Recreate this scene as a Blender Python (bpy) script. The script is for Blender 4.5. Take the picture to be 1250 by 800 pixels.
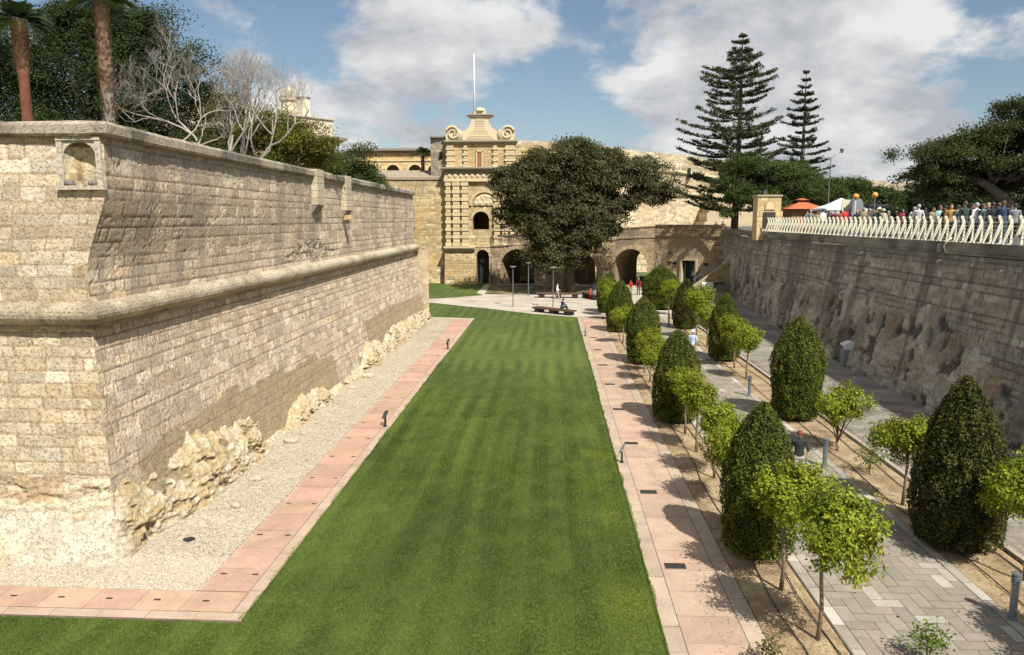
import bpy, bmesh, math, random
import numpy as np
from mathutils import Vector, Matrix

scene = bpy.context.scene
for _o in list(bpy.data.objects):
    bpy.data.objects.remove(_o)
COL = scene.collection
R = math.radians

# ------------------------------------------------------------------ camera
cam_d = bpy.data.cameras.new('camera'); cam = bpy.data.objects.new('camera', cam_d); COL.objects.link(cam)
cam.location = (0, 0, 8.0)
cam.rotation_euler = (R(90 - 8.344), 0, R(2.958))
cam_d.sensor_width = 36; cam_d.lens = 25.92; cam_d.clip_start = 0.1; cam_d.clip_end = 6000
scene.camera = cam

# ------------------------------------------------------------------ light
SUN_EL, SUN_AZ = 49.0, 31.0          # azimuth: degrees to the right of straight behind the camera (-Y)
sd = Vector((math.sin(R(SUN_AZ)) * math.cos(R(SUN_EL)), -math.cos(R(SUN_AZ)) * math.cos(R(SUN_EL)), math.sin(R(SUN_EL))))
sun_d = bpy.data.lights.new('sun', 'SUN'); sun = bpy.data.objects.new('sun', sun_d); COL.objects.link(sun)
sun.rotation_euler = sd.to_track_quat('Z', 'Y').to_euler()
sun_d.energy = 5.0; sun_d.angle = R(0.53); sun_d.color = (1.0, 0.96, 0.89)

world = bpy.data.worlds.new('World'); scene.world = world; world.use_nodes = True
nt = world.node_tree; nt.nodes.clear()
def wn(t, **k):
    n = nt.nodes.new(t)
    for a, b in k.items(): setattr(n, a, b)
    return n
sky = wn('ShaderNodeTexSky', sky_type='NISHITA', sun_disc=False)
sky.sun_elevation = R(SUN_EL); sky.sun_rotation = math.atan2(sd.x, sd.y)
sky.air_density = 1.1; sky.dust_density = 0.7; sky.ozone_density = 1.5
tc = wn('ShaderNodeTexCoord'); sep = wn('ShaderNodeSeparateXYZ')
nt.links.new(tc.outputs['Generated'], sep.inputs[0])
def math_n(op, a, b=None, clamp=False):
    n = wn('ShaderNodeMath', operation=op); n.use_clamp = clamp
    for i, v in enumerate((a, b)):
        if v is None: continue
        if isinstance(v, (int, float)): n.inputs[i].default_value = v
        else: nt.links.new(v, n.inputs[i])
    return n.outputs[0]
zz = math_n('ADD', math_n('MAXIMUM', sep.outputs[2], 0.0), 0.42)
cx = math_n('DIVIDE', sep.outputs[0], zz); cy = math_n('DIVIDE', sep.outputs[1], zz)
comb = wn('ShaderNodeCombineXYZ'); nt.links.new(cx, comb.inputs[0]); nt.links.new(cy, comb.inputs[1])
def wnoise(scale, detail, rough, off, dist=0.0):
    mp = wn('ShaderNodeMapping'); nt.links.new(comb.outputs[0], mp.inputs[0]); mp.inputs['Location'].default_value = off
    n = wn('ShaderNodeTexNoise'); nt.links.new(mp.outputs[0], n.inputs['Vector'])
    n.inputs['Scale'].default_value = scale; n.inputs['Detail'].default_value = detail
    n.inputs['Roughness'].default_value = rough; n.inputs['Distortion'].default_value = dist
    return n.outputs[0]
big = wnoise(1.5, 3, 0.5, (9.2, 4.4, 0)); det = wnoise(3.6, 10, 0.6, (15.64, 3.96, 0), 0.15)
dens = math_n('ADD', math_n('MULTIPLY', big, 0.55), math_n('MULTIPLY', det, 0.55))
mr = wn('ShaderNodeMapRange'); mr.interpolation_type = 'SMOOTHSTEP'
nt.links.new(dens, mr.inputs[0]); mr.inputs[1].default_value = 0.488; mr.inputs[2].default_value = 0.575
shade = wnoise(3.0, 8, 0.6, (15.74, 3.81, 0), 0.1)
cr = wn('ShaderNodeValToRGB'); nt.links.new(shade, cr.inputs[0])
cr.color_ramp.elements[0].position = 0.40; cr.color_ramp.elements[0].color = (0.50, 0.52, 0.56, 1)
cr.color_ramp.elements[1].position = 0.60; cr.color_ramp.elements[1].color = (0.88, 0.88, 0.87, 1)
bg1 = wn('ShaderNodeBackground'); bg2 = wn('ShaderNodeBackground')
hsv = wn('ShaderNodeHueSaturation'); nt.links.new(sky.outputs[0], hsv.inputs['Color']); hsv.inputs['Saturation'].default_value = 1.0
nt.links.new(hsv.outputs[0], bg1.inputs[0]); bg1.inputs[1].default_value = 0.07
nt.links.new(cr.outputs[0], bg2.inputs[0]); bg2.inputs[1].default_value = 0.70
mx = wn('ShaderNodeMixShader'); out = wn('ShaderNodeOutputWorld')
nt.links.new(mr.outputs[0], mx.inputs[0]); nt.links.new(bg1.outputs[0], mx.inputs[1]); nt.links.new(bg2.outputs[0], mx.inputs[2])
nt.links.new(mx.outputs[0], out.inputs[0])

scene.view_settings.view_transform = 'Standard'; scene.view_settings.look = 'None'
scene.view_settings.exposure = 0.42; scene.view_settings.gamma = 1.0; scene.view_settings.use_curve_mapping = False

# ------------------------------------------------------------------ helpers
def wl(o):
    v = Vector((0, 0, 0))
    while o is not None:
        v = v + o.location; o = o.parent
    return np.array(v)

def mk(name, V, F, mat=None, parent=None, col=None, smooth=False, mats=None, midx=None):
    V = np.asarray(V, dtype=np.float32).reshape(-1, 3)
    if parent is not None: V = V - wl(parent).astype(np.float32)
    me = bpy.data.meshes.new(name)
    if isinstance(F, np.ndarray):
        m, k = F.shape
        me.vertices.add(len(V)); me.vertices.foreach_set('co', V.ravel())
        me.loops.add(m * k); me.loops.foreach_set('vertex_index', F.astype(np.int32).ravel())
        me.polygons.add(m); me.polygons.foreach_set('loop_start', np.arange(0, m * k, k, dtype=np.int32))
        me.update(calc_edges=True)
    else:
        me.from_pydata(V.tolist(), [], F); me.update()
    if col is not None:
        a = me.attributes.new('Col', 'FLOAT_COLOR', 'POINT')
        c = np.ones((len(V), 4), np.float32); c[:, :3] = np.asarray(col, dtype=np.float32).reshape(-1, 3)
        a.data.foreach_set('color', c.ravel())
    for mm in (mats or ([mat] if mat else [])): me.materials.append(mm)
    if midx is not None: me.polygons.foreach_set('material_index', np.asarray(midx, dtype=np.int32))
    me.polygons.foreach_set('use_smooth', np.full(len(me.polygons), smooth))
    o = bpy.data.objects.new(name, me); COL.objects.link(o)
    if parent is not None: o.parent = parent
    return o

def empty(name, loc=(0, 0, 0), rz=0.0):
    o = bpy.data.objects.new(name, None); COL.objects.link(o)
    o.location = loc; o.rotation_euler = (0, 0, rz); o.empty_display_size = 0.2
    return o
def tag(o, label=None, cat=None, group=None, kind=None):
    if label: o['label'] = label
    if cat: o['category'] = cat
    if group: o['group'] = group
    if kind: o['kind'] = kind
    return o
def copy_tree(o, parent=None):
    c = o.copy(); COL.objects.link(c); c.parent = parent
    for ch in list(o.children): copy_tree(ch, c)
    return c

class MB:
    def __init__(s): s.V = []; s.F = []; s.C = []; s.cc = (0.5, 0.5, 0.5); s.usec = False
    def col(s, c): s.cc = c; s.usec = True; return s
    def add(s, V, F):
        n = len(s.V); s.V += [tuple(map(float, v)) for v in V]; s.F += [tuple(i + n for i in f) for f in F]; s.C += [s.cc] * len(V); return s
    def box(s, x0, x1, y0, y1, z0, z1, M=None, bev=0.0):
        if bev > 0:
            bm = bmesh.new(); bmesh.ops.create_cube(bm, size=1.0)
            for v in bm.verts:
                v.co.x = (x0 + x1) / 2 + v.co.x * (x1 - x0); v.co.y = (y0 + y1) / 2 + v.co.y * (y1 - y0); v.co.z = (z0 + z1) / 2 + v.co.z * (z1 - z0)
            bmesh.ops.bevel(bm, geom=list(bm.edges), offset=bev, segments=2, affect='EDGES', profile=0.6)
            V = [v.co.copy() for v in bm.verts]; bm.verts.index_update(); F = [tuple(v.index for v in f.verts) for f in bm.faces]; bm.free()
        else:
            V = [Vector(p) for p in ((x0, y0, z0), (x1, y0, z0), (x1, y1, z0), (x0, y1, z0), (x0, y0, z1), (x1, y0, z1), (x1, y1, z1), (x0, y1, z1))]
            F = [(0, 3, 2, 1), (4, 5, 6, 7), (0, 1, 5, 4), (1, 2, 6, 5), (2, 3, 7, 6), (3, 0, 4, 7)]
        if M is not None: V = [M @ v for v in V]
        return s.add(V, F)
    def tube(s, pts, rad, n=8, caps=True):
        pts = [Vector(p) for p in pts]
        if isinstance(rad, (int, float)): rad = [rad] * len(pts)
        V = []; F = []
        up = Vector((0, 0, 1))
        d0 = (pts[1] - pts[0]).normalized()
        a = d0.cross(up) if abs(d0.dot(up)) < 0.95 else d0.cross(Vector((1, 0, 0)))
        a.normalize()
        for i, p in enumerate(pts):
            d = (pts[min(i + 1, len(pts) - 1)] - pts[max(i - 1, 0)]).normalized()
            a = (a - d * a.dot(d))
            if a.length < 1e-6: a = d.orthogonal()
            a.normalize(); b = d.cross(a)
            for k in range(n):
                t = 2 * math.pi * k / n
                V.append(p + (a * math.cos(t) + b * math.sin(t)) * rad[i])
        for i in range(len(pts) - 1):
            for k in range(n):
                k2 = (k + 1) % n
                F.append((i * n + k, i * n + k2, (i + 1) * n + k2, (i + 1) * n + k))
        if caps:
            F.append(tuple(range(n - 1, -1, -1))); F.append(tuple(range((len(pts) - 1) * n, len(pts) * n)))
        return s.add(V, F)
    def lathe(s, prof, c=(0, 0, 0), n=16, sx=1.0, sy=1.0, M=None):
        V = []; F = []
        for r, z in prof:
            for k in range(n):
                t = 2 * math.pi * k / n
                v = Vector((c[0] + r * sx * math.cos(t), c[1] + r * sy * math.sin(t), c[2] + z))
                V.append(M @ v if M is not None else v)
        for i in range(len(prof) - 1):
            for k in range(n):
                k2 = (k + 1) % n
                F.append((i * n + k, i * n + k2, (i + 1) * n + k2, (i + 1) * n + k))
        F.append(tuple(range(n - 1, -1, -1))); F.append(tuple(range((len(prof) - 1) * n, len(prof) * n)))
        return s.add(V, F)
    def prism(s, poly, h0, h1, f):
        """poly: 2-D outline (a,b); f(a,b,h) -> 3-D point"""
        n = len(poly)
        V = [f(a, b, h0) for a, b in poly] + [f(a, b, h1) for a, b in poly]
        F = [tuple(range(n - 1, -1, -1)), tuple(range(n, 2 * n))] + [(i, (i + 1) % n, n + (i + 1) % n, n + i) for i in range(n)]
        return s.add(V, F)
    def quad(s, a, b, c, d): return s.add([a, b, c, d], [(0, 1, 2, 3)])
    def build(s, name, mat, parent=None, smooth=False):
        o = mk(name, np.array(s.V), s.F, mat, parent, col=np.array(s.C) if s.usec else None, smooth=smooth)
        bm = bmesh.new(); bm.from_mesh(o.data); bmesh.ops.recalc_face_normals(bm, faces=bm.faces); bm.to_mesh(o.data); bm.free()
        return o

# numpy value noise
def _h(ix, iy, iz, seed):
    with np.errstate(over='ignore'):
        h = (ix.astype(np.int64) * 374761393 + iy.astype(np.int64) * 668265263 + iz.astype(np.int64) * 2147483647 + seed * 1274126177) & 0xFFFFFFFF
        h = ((h ^ (h >> 13)) * 1274126177) & 0xFFFFFFFF
        h = ((h ^ (h >> 16)) * 2246822519) & 0xFFFFFFFF
        h = h ^ (h >> 15)
    return (h & 0xFFFFFF) / float(0xFFFFFF)
def vn(x, y, z=0.0, seed=0):
    x = np.asarray(x, float); y = np.asarray(y, float); z = np.zeros_like(x) + z
    ix = np.floor(x); iy = np.floor(y); iz = np.floor(z)
    fx = x - ix; fy = y - iy; fz = z - iz
    fx = fx * fx * (3 - 2 * fx); fy = fy * fy * (3 - 2 * fy); fz = fz * fz * (3 - 2 * fz)
    r = 0
    for a in (0, 1):
        for b in (0, 1):
            for c in (0, 1):
                w = (fx if a else 1 - fx) * (fy if b else 1 - fy) * (fz if c else 1 - fz)
                r = r + w * _h(ix + a, iy + b, iz + c, seed)
    return r
def fbm(x, y, z=0.0, seed=0, o=4, g=0.5):
    t = 0; a = 1; s = 0
    for i in range(o):
        t = t + a * vn(x * 2 ** i, y * 2 ** i, np.asarray(z) * 2 ** i, seed + i * 17); s += a; a *= g
    return t / s
def sstep(a, b, x):
    t = np.clip((x - a) / (b - a), 0, 1); return t * t * (3 - 2 * t)
def lerp(a, b, t):
    t = np.asarray(t)[..., None]; return np.asarray(a) * (1 - t) + np.asarray(b) * t

# ------------------------------------------------------------------ materials
def mat_base(name):
    m = bpy.data.materials.new(name); m.use_nodes = True
    n = m.node_tree.nodes; b = n['Principled BSDF']
    return m, m.node_tree, b
def N(t, ty, **k):
    n = t.nodes.new(ty)
    for a, b in k.items(): setattr(n, a, b)
    return n
def simple(name, col, rough=0.6, metal=0.0, nscale=0, namp=0.15, bump=0.0, spec=0.5, coat=0.0):
    m, t, b = mat_base(name)
    b.inputs['Roughness'].default_value = rough; b.inputs['Metallic'].default_value = metal
    b.inputs['Specular IOR Level'].default_value = spec; b.inputs['Coat Weight'].default_value = coat
    if nscale:
        tcn = N(t, 'ShaderNodeTexCoord'); no = N(t, 'ShaderNodeTexNoise'); no.inputs['Scale'].default_value = nscale; no.inputs['Detail'].default_value = 6
        t.links.new(tcn.outputs['Object'], no.inputs['Vector'])
        r = N(t, 'ShaderNodeMapRange'); t.links.new(no.outputs[0], r.inputs[0]); r.inputs[1].default_value = 0.3; r.inputs[2].default_value = 0.7
        r.inputs[3].default_value = 1 - namp; r.inputs[4].default_value = 1 + namp
        mxn = N(t, 'ShaderNodeVectorMath', operation='SCALE'); mxn.inputs[0].default_value = col[:3]; t.links.new(r.outputs[0], mxn.inputs['Scale'])
        t.links.new(mxn.outputs[0], b.inputs['Base Color'])
        if bump:
            bp = N(t, 'ShaderNodeBump'); bp.inputs['Strength'].default_value = bump; bp.inputs['Distance'].default_value = 0.02
            t.links.new(no.outputs[0], bp.inputs['Height']); t.links.new(bp.outputs[0], b.inputs['Normal'])
    else: b.inputs['Base Color'].default_value = (*col[:3], 1)
    return m
def colmat(name, rough=0.85, fine=60.0, amp=0.25, bump=0.5, dist=0.01, fine2=14.0, transl=0.0, spec=0.3, pits=0.0, pscale=20.0):
    """base colour from the Col attribute, broken up by two scales of procedural noise"""
    m, t, b = mat_base(name)
    at = N(t, 'ShaderNodeAttribute', attribute_name='Col')
    b.inputs['Roughness'].default_value = rough; b.inputs['Specular IOR Level'].default_value = spec
    src = at.outputs['Color']
    if amp:
        tcn = N(t, 'ShaderNodeTexCoord')
        no = N(t, 'ShaderNodeTexNoise'); no.inputs['Scale'].default_value = fine; no.inputs['Detail'].default_value = 5; no.inputs['Roughness'].default_value = 0.65
        n2 = N(t, 'ShaderNodeTexNoise'); n2.inputs['Scale'].default_value = fine2; n2.inputs['Detail'].default_value = 5; n2.inputs['Roughness'].default_value = 0.6
        t.links.new(tcn.outputs['Object'], no.inputs['Vector']); t.links.new(tcn.outputs['Object'], n2.inputs['Vector'])
        ad = N(t, 'ShaderNodeMath', operation='ADD'); t.links.new(no.outputs[0], ad.inputs[0]); t.links.new(n2.outputs[0], ad.inputs[1])
        r = N(t, 'ShaderNodeMapRange'); t.links.new(ad.outputs[0], r.inputs[0]); r.inputs[1].default_value = 0.65; r.inputs[2].default_value = 1.35
        r.inputs[3].default_value = 1 - amp; r.inputs[4].default_value = 1 + amp
        sc = N(t, 'ShaderNodeVectorMath', operation='SCALE'); t.links.new(src, sc.inputs[0]); t.links.new(r.outputs[0], sc.inputs['Scale'])
        src = sc.outputs[0]
        if bump:
            hgt = ad.outputs[0]
            if pits:
                n3 = N(t, 'ShaderNodeTexNoise'); n3.inputs['Scale'].default_value = pscale; n3.inputs['Detail'].default_value = 4; n3.inputs['Roughness'].default_value = 0.6; n3.inputs['Distortion'].default_value = 0.0
                t.links.new(tcn.outputs['Object'], n3.inputs['Vector'])
                pr_ = N(t, 'ShaderNodeMapRange'); pr_.interpolation_type = 'SMOOTHSTEP'; t.links.new(n3.outputs[0], pr_.inputs[0]); pr_.inputs[1].default_value = 0.54; pr_.inputs[2].default_value = 0.66
                pm1 = N(t, 'ShaderNodeMath', operation='MULTIPLY_ADD'); t.links.new(pr_.outputs[0], pm1.inputs[0]); pm1.inputs[1].default_value = -pits * 0.15; pm1.inputs[2].default_value = 1.0
                sc2 = N(t, 'ShaderNodeVectorMath', operation='SCALE'); t.links.new(src, sc2.inputs[0]); t.links.new(pm1.outputs[0], sc2.inputs['Scale']); src = sc2.outputs[0]
                hm = N(t, 'ShaderNodeMath', operation='MULTIPLY_ADD'); t.links.new(pr_.outputs[0], hm.inputs[0]); hm.inputs[1].default_value = -1.1 * pits; t.links.new(hgt, hm.inputs[2]); hgt = hm.outputs[0]
            bp = N(t, 'ShaderNodeBump'); bp.inputs['Strength'].default_value = bump; bp.inputs['Distance'].default_value = dist
            t.links.new(hgt, bp.inputs['Height']); t.links.new(bp.outputs[0], b.inputs['Normal'])
    t.links.new(src, b.inputs['Base Color'])
    if transl:
        tr = N(t, 'ShaderNodeBsdfTranslucent'); ms = N(t, 'ShaderNodeMixShader'); ms.inputs[0].default_value = transl
        br = N(t, 'ShaderNodeVectorMath', operation='MULTIPLY'); t.links.new(src, br.inputs[0]); br.inputs[1].default_value = (1.5, 1.6, 0.7)
        t.links.new(br.outputs[0], tr.inputs[0])
        t.links.new(b.outputs[0], ms.inputs[1]); t.links.new(tr.outputs[0], ms.inputs[2])
        t.links.new(ms.outputs[0], t.nodes['Material Output'].inputs[0])
    return m
M = {}
M['stone'] = colmat('limestone', 0.92, 45, 0.28, 1.0, 0.025, 9, pits=0.8, pscale=16)
M['rock'] = colmat('bedrock', 0.95, 30, 0.24, 0.9, 0.03, 6, pits=0.7, pscale=13)
M['cut'] = colmat('dressed_limestone', 0.88, 40, 0.16, 0.4, 0.01, 8)
M['slab'] = colmat('paving_slabs', 0.85, 22, 0.24, 0.25, 0.005, 1.6)
M['leaf'] = colmat('leaves', 0.6, amp=0, transl=0.22, spec=0.16)
M['yewleaf'] = colmat('clipped_leaves', 0.65, amp=0, transl=0.12, spec=0.12)
M['bark'] = colmat('bark', 0.95, 30, 0.3, 0.8, 0.02, 8)
M['grass'] = colmat('grass_blades', 0.6, amp=0, transl=0.25, spec=0.2)
M['paint'] = colmat('flat_paint', 0.6, 8, 0.06, 0.0, 0.01, 2)
M['white_metal'] = simple('cream_painted_steel', (0.72, 0.68, 0.52), 0.45, 0, 4, 0.08)
M['steel'] = simple('brushed_steel', (0.45, 0.46, 0.47), 0.35, 0.9, 20, 0.08)
M['grey_metal'] = simple('galvanised_grey_metal', (0.20, 0.24, 0.27), 0.45, 0.5, 12, 0.12)
M['dark_metal'] = simple('dark_metal', (0.03, 0.03, 0.033), 0.5, 0.4, 12, 0.2)
M['wood'] = simple('dark_timber', (0.10, 0.055, 0.035), 0.6, 0, 8, 0.35, 0.3)
M['brown_wood'] = simple('brown_boards', (0.28, 0.12, 0.05), 0.6, 0, 5, 0.3, 0.3)
M['red_roof'] = simple('terracotta_roof', (0.42, 0.12, 0.05), 0.8, 0, 10, 0.25, 0.3)
M['canvas'] = simple('white_canvas', (0.8, 0.8, 0.78), 0.9, 0, 3, 0.05)
M['white'] = simple('white_enamel', (0.75, 0.76, 0.76), 0.4, 0, 5, 0.05)
M['black_hose'] = simple('black_hose', (0.02, 0.02, 0.02), 0.6)
M['grey_plastic'] = simple('grey_plastic', (0.22, 0.23, 0.23), 0.5, 0, 10, 0.1)
M['glass_dark'] = simple('dark_glass', (0.01, 0.02, 0.018), 0.08, 0, spec=0.8)
M['green_frame'] = simple('green_painted_frame', (0.03, 0.055, 0.04), 0.5)
M['dark'] = simple('dark_interior', (0.03, 0.025, 0.02), 0.9)
M['globe'] = simple('amber_globe', (0.75, 0.32, 0.04), 0.25, 0, spec=0.6)
M['plaque'] = simple('bronze_plaque', (0.06, 0.05, 0.04), 0.5, 0.3, 20, 0.3)

# ------------------------------------------------------------------ masonry
def blocks(S, T, course, blen, seed, wob=0.02, jw=0.025):
    rs = np.random.RandomState(seed)
    Tw = T + (fbm(S * 0.8, T * 0.8, seed=seed + 5, o=3) - 0.5) * wob * 2
    Sw = S + (fbm(S * 1.3, T * 1.3, seed=seed + 9, o=3) - 0.5) * wob * 2
    t0, t1 = Tw.min() - 0.01, Tw.max() + 0.01
    b = [t0 - rs.rand() * course * 0.3]
    while b[-1] < t1: b.append(b[-1] + course * (0.85 + 0.3 * rs.rand()))
    b = np.array(b); row = np.searchsorted(b, Tw) - 1
    ev = np.minimum(Tw - b[row], b[row + 1] - Tw)
    s0, s1 = Sw.min() - 1, Sw.max() + 1
    eu = np.zeros_like(S); bid = np.zeros(S.shape, int)
    for r in np.unique(row):
        m = row == r
        n = int((s1 - s0) / (blen * 0.42)) + 4
        L = blen * (0.42 + 1.25 * rs.rand(n) ** 1.3); sb = s0 - rs.rand() * blen + np.concatenate([[0], np.cumsum(L)])
        k = np.searchsorted(sb, Sw[m]) - 1; k = np.clip(k, 0, n - 1)
        eu[m] = np.minimum(Sw[m] - sb[k], sb[k + 1] - Sw[m]); bid[m] = r * 4001 + k
    e = np.minimum(eu, ev) + (fbm(S * 9, T * 9, seed=seed + 33, o=2) - 0.5) * jw * 0.9
    r1 = _h(bid, bid * 0, bid * 0, seed + 1); r2 = _h(bid, bid * 0 + 3, bid * 0, seed + 2); r3 = _h(bid, bid * 0 + 7, bid * 0, seed + 3)
    return dict(e=e, j=1 - sstep(jw * 0.35, jw * 1.3, e), r1=r1, r2=r2, r3=r3, row=row)

def grid_faces(nv, nu, keep=None):
    i = np.arange(nv * nu).reshape(nv, nu)
    F = np.stack([i[:-1, :-1], i[:-1, 1:], i[1:, 1:], i[1:, :-1]], -1)
    return (F[keep] if keep is not None else F.reshape(-1, 4)).reshape(-1, 4)

def stone_sheet(name, P, Nn, S, T, parent, pal, course=0.31, blen=0.5, seed=1, rough=0.03, joint=0.035, keep=None,
                blend=None, taper=None, mat='stone', stain=0.5, wob=0.02, jcol=None, post=None, flip=False, jw=0.025):
    """P (nv,nu,3) base positions, Nn outward normal, S/T masonry coordinates in metres"""
    B = blocks(S, T, course, blen, seed, wob, jw)
    n1 = fbm(S * 4, T * 4, seed=seed + 50, o=4); n2 = fbm(S * 14, T * 14, seed=seed + 60, o=3); n3 = fbm(S * 0.35, T * 0.5, seed=seed + 70, o=4)
    er = np.where(B['r2'] > 0.62, 1.6, 0.6)
    pits = np.clip(0.45 - n2, 0, 1) * er
    d = (B['r1'] - 0.5) * rough * 0.5 + (n1 - 0.5) * rough * .25 * er - pits * rough * 3.2 - B['j'] * joint * .35
    c = lerp(pal[0], pal[1], B['r1']); c = lerp(c, pal[2], sstep(0.72, 1.0, B['r3']) * 0.8)
    c = c * (0.74 + 0.46 * B['r2'])[..., None]; c = lerp(c, c * np.array([1.05, .90, .72]), sstep(.80, .95, _h(B['row'], (B['r1'] * 99999).astype(int), B['row'] * 0, seed + 8)) * .4)
    c = lerp(c, pal[3], sstep(0.52, 0.72, n3) * stain)
    c = c * (0.78 + 0.44 * n1)[..., None]
    c = lerp(c, np.asarray(jcol if jcol is not None else np.asarray(pal[1]) * 0.5), B['j'] * 0.85)
    if post is not None: d, c = post(d, c, B, n1, n2, n3)
    if taper is not None: d = d * taper
    Nn = np.broadcast_to(np.asarray(Nn, float), P.shape)
    V = P + Nn * d[..., None]
    F = grid_faces(*S.shape, keep)
    if flip: F = F[:, ::-1].copy()
    return mk(name, V.reshape(-1, 3), F, M[mat], parent, col=c.reshape(-1, 3), smooth=True)

def wall_grid(a, b, z0, z1, res, resv=None):
    """vertical wall from plan point a to b; returns P, S, T"""
    a = np.array(a, float); b = np.array(b, float); L = np.linalg.norm(b - a)
    nu = max(2, int(L / res) + 1); nv = max(2, int((z1 - z0) / (resv or res)) + 1)
    u = np.linspace(0, 1, nu)[None, :].repeat(nv, 0); v = np.linspace(0, 1, nv)[:, None].repeat(nu, 1)
    P = np.zeros((nv, nu, 3)); P[..., 0] = a[0] + (b[0] - a[0]) * u; P[..., 1] = a[1] + (b[1] - a[1]) * u; P[..., 2] = z0 + (z1 - z0) * v
    n = np.array([(b - a)[1], -(b - a)[0], 0]) / L
    return P, u * L, P[..., 2].copy(), n

def sweep(name, path, prof, mat, parent, color=(0.4, 0.35, 0.26), amp=0.02, step=0.25, seed=3, col2=None, joints=0.9, smooth=True):
    """sweep a closed profile [(out,z)] along a plan path, outward = right-hand side of travel; noisy stone"""
    pts = [np.array(p, float) for p in path]
    segs = []
    for i in range(len(pts) - 1):
        a, b = pts[i], pts[i + 1]; n = max(1, int(np.linalg.norm(b - a) / step))
        for k in range(n): segs.append((a + (b - a) * k / n, i))
    segs.append((pts[-1], len(pts) - 2))
    dirs = [(pts[i + 1] - pts[i]) / np.linalg.norm(pts[i + 1] - pts[i]) for i in range(len(pts) - 1)]
    nr = [np.array([d[1], -d[0]]) for d in dirs]
    V = []; n = len(prof); s = 0; prev = None; Ss = []
    first = {}
    for p, i in segs:
        at_corner = (i > 0 and np.allclose(p, pts[i]))
        if at_corner:
            m = nr[i] + nr[i - 1]; m = m / (np.dot(m, nr[i]))
        else: m = nr[i]
        if prev is not None: s += np.linalg.norm(p - prev)
        prev = p
        for (o, z) in prof: V.append((p[0] + m[0] * o, p[1] + m[1] * o, z)); Ss.append(s)
    V = np.array(V); Ss = np.array(Ss)
    nz = fbm(V[:, 0] * 3, V[:, 1] * 3, V[:, 2] * 3, seed=seed, o=4)
    nb = fbm(V[:, 0] * .9, V[:, 1] * .9, V[:, 2] * 2, seed=seed + 7, o=4)
    jn = np.abs(((Ss / joints) % 1.0) - 0.5) * 2; jn = sstep(0.93, 1.0, jn)
    cen = V.reshape(-1, n, 3).mean(1).repeat(n, 0); dv = V - cen; dv /= (np.linalg.norm(dv, axis=1)[:, None] + 1e-6)
    V = V + dv * ((nz - 0.5) * amp * 2 - jn * 0.015)[:, None]
    c = lerp(color, col2 if col2 is not None else np.array(color) * 0.6, sstep(0.42, 0.62, nb)) * (0.8 + 0.4 * nz)[:, None] * (1 - 0.35 * jn)[:, None]
    m = len(segs); F = []
    for i in range(m - 1):
        for k in range(n):
            k2 = (k + 1) % n; F.append((i * n + k, i * n + k2, (i + 1) * n + k2, (i + 1) * n + k))
    F.append(tuple(range(n - 1, -1, -1))); F.append(tuple(range((m - 1) * n, m * n)))
    o = mk(name, V, F, M[mat], parent, col=c, smooth=False)
    bm = bmesh.new(); bm.from_mesh(o.data); bmesh.ops.recalc_face_normals(bm, faces=bm.faces); bm.to_mesh(o.data); bm.free()
    return o

PAL_FRONT = [(0.66, 0.545, 0.375), (0.58, 0.465, 0.305), (0.73, 0.65, 0.50), (0.50, 0.37, 0.235)]
PAL_LONG = [(0.67, 0.54, 0.385), (0.60, 0.475, 0.335), (0.74, 0.63, 0.48), (0.50, 0.395, 0.285)]
PAL_GATE = [(0.56, 0.44, 0.25), (0.48, 0.37, 0.2), (0.62, 0.52, 0.34), (0.42, 0.29, 0.14)]
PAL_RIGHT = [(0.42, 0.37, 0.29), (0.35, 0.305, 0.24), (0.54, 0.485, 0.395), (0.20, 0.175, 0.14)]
A_R = np.array([math.cos(R(2.958)), math.sin(R(2.958)), 0]); A_F = np.array([-math.sin(R(2.958)) * math.cos(R(8.344)), math.cos(R(2.958)) * math.cos(R(8.344)), -math.sin(R(8.344))]); A_U = np.cross(A_R, A_F)
def spot(px, py, z):
    d = A_R * (px - 625) - A_U * (py - 400) + A_F * 900; t = (z - 8.0) / d[2]; return d[0] * t, d[1] * t
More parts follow.
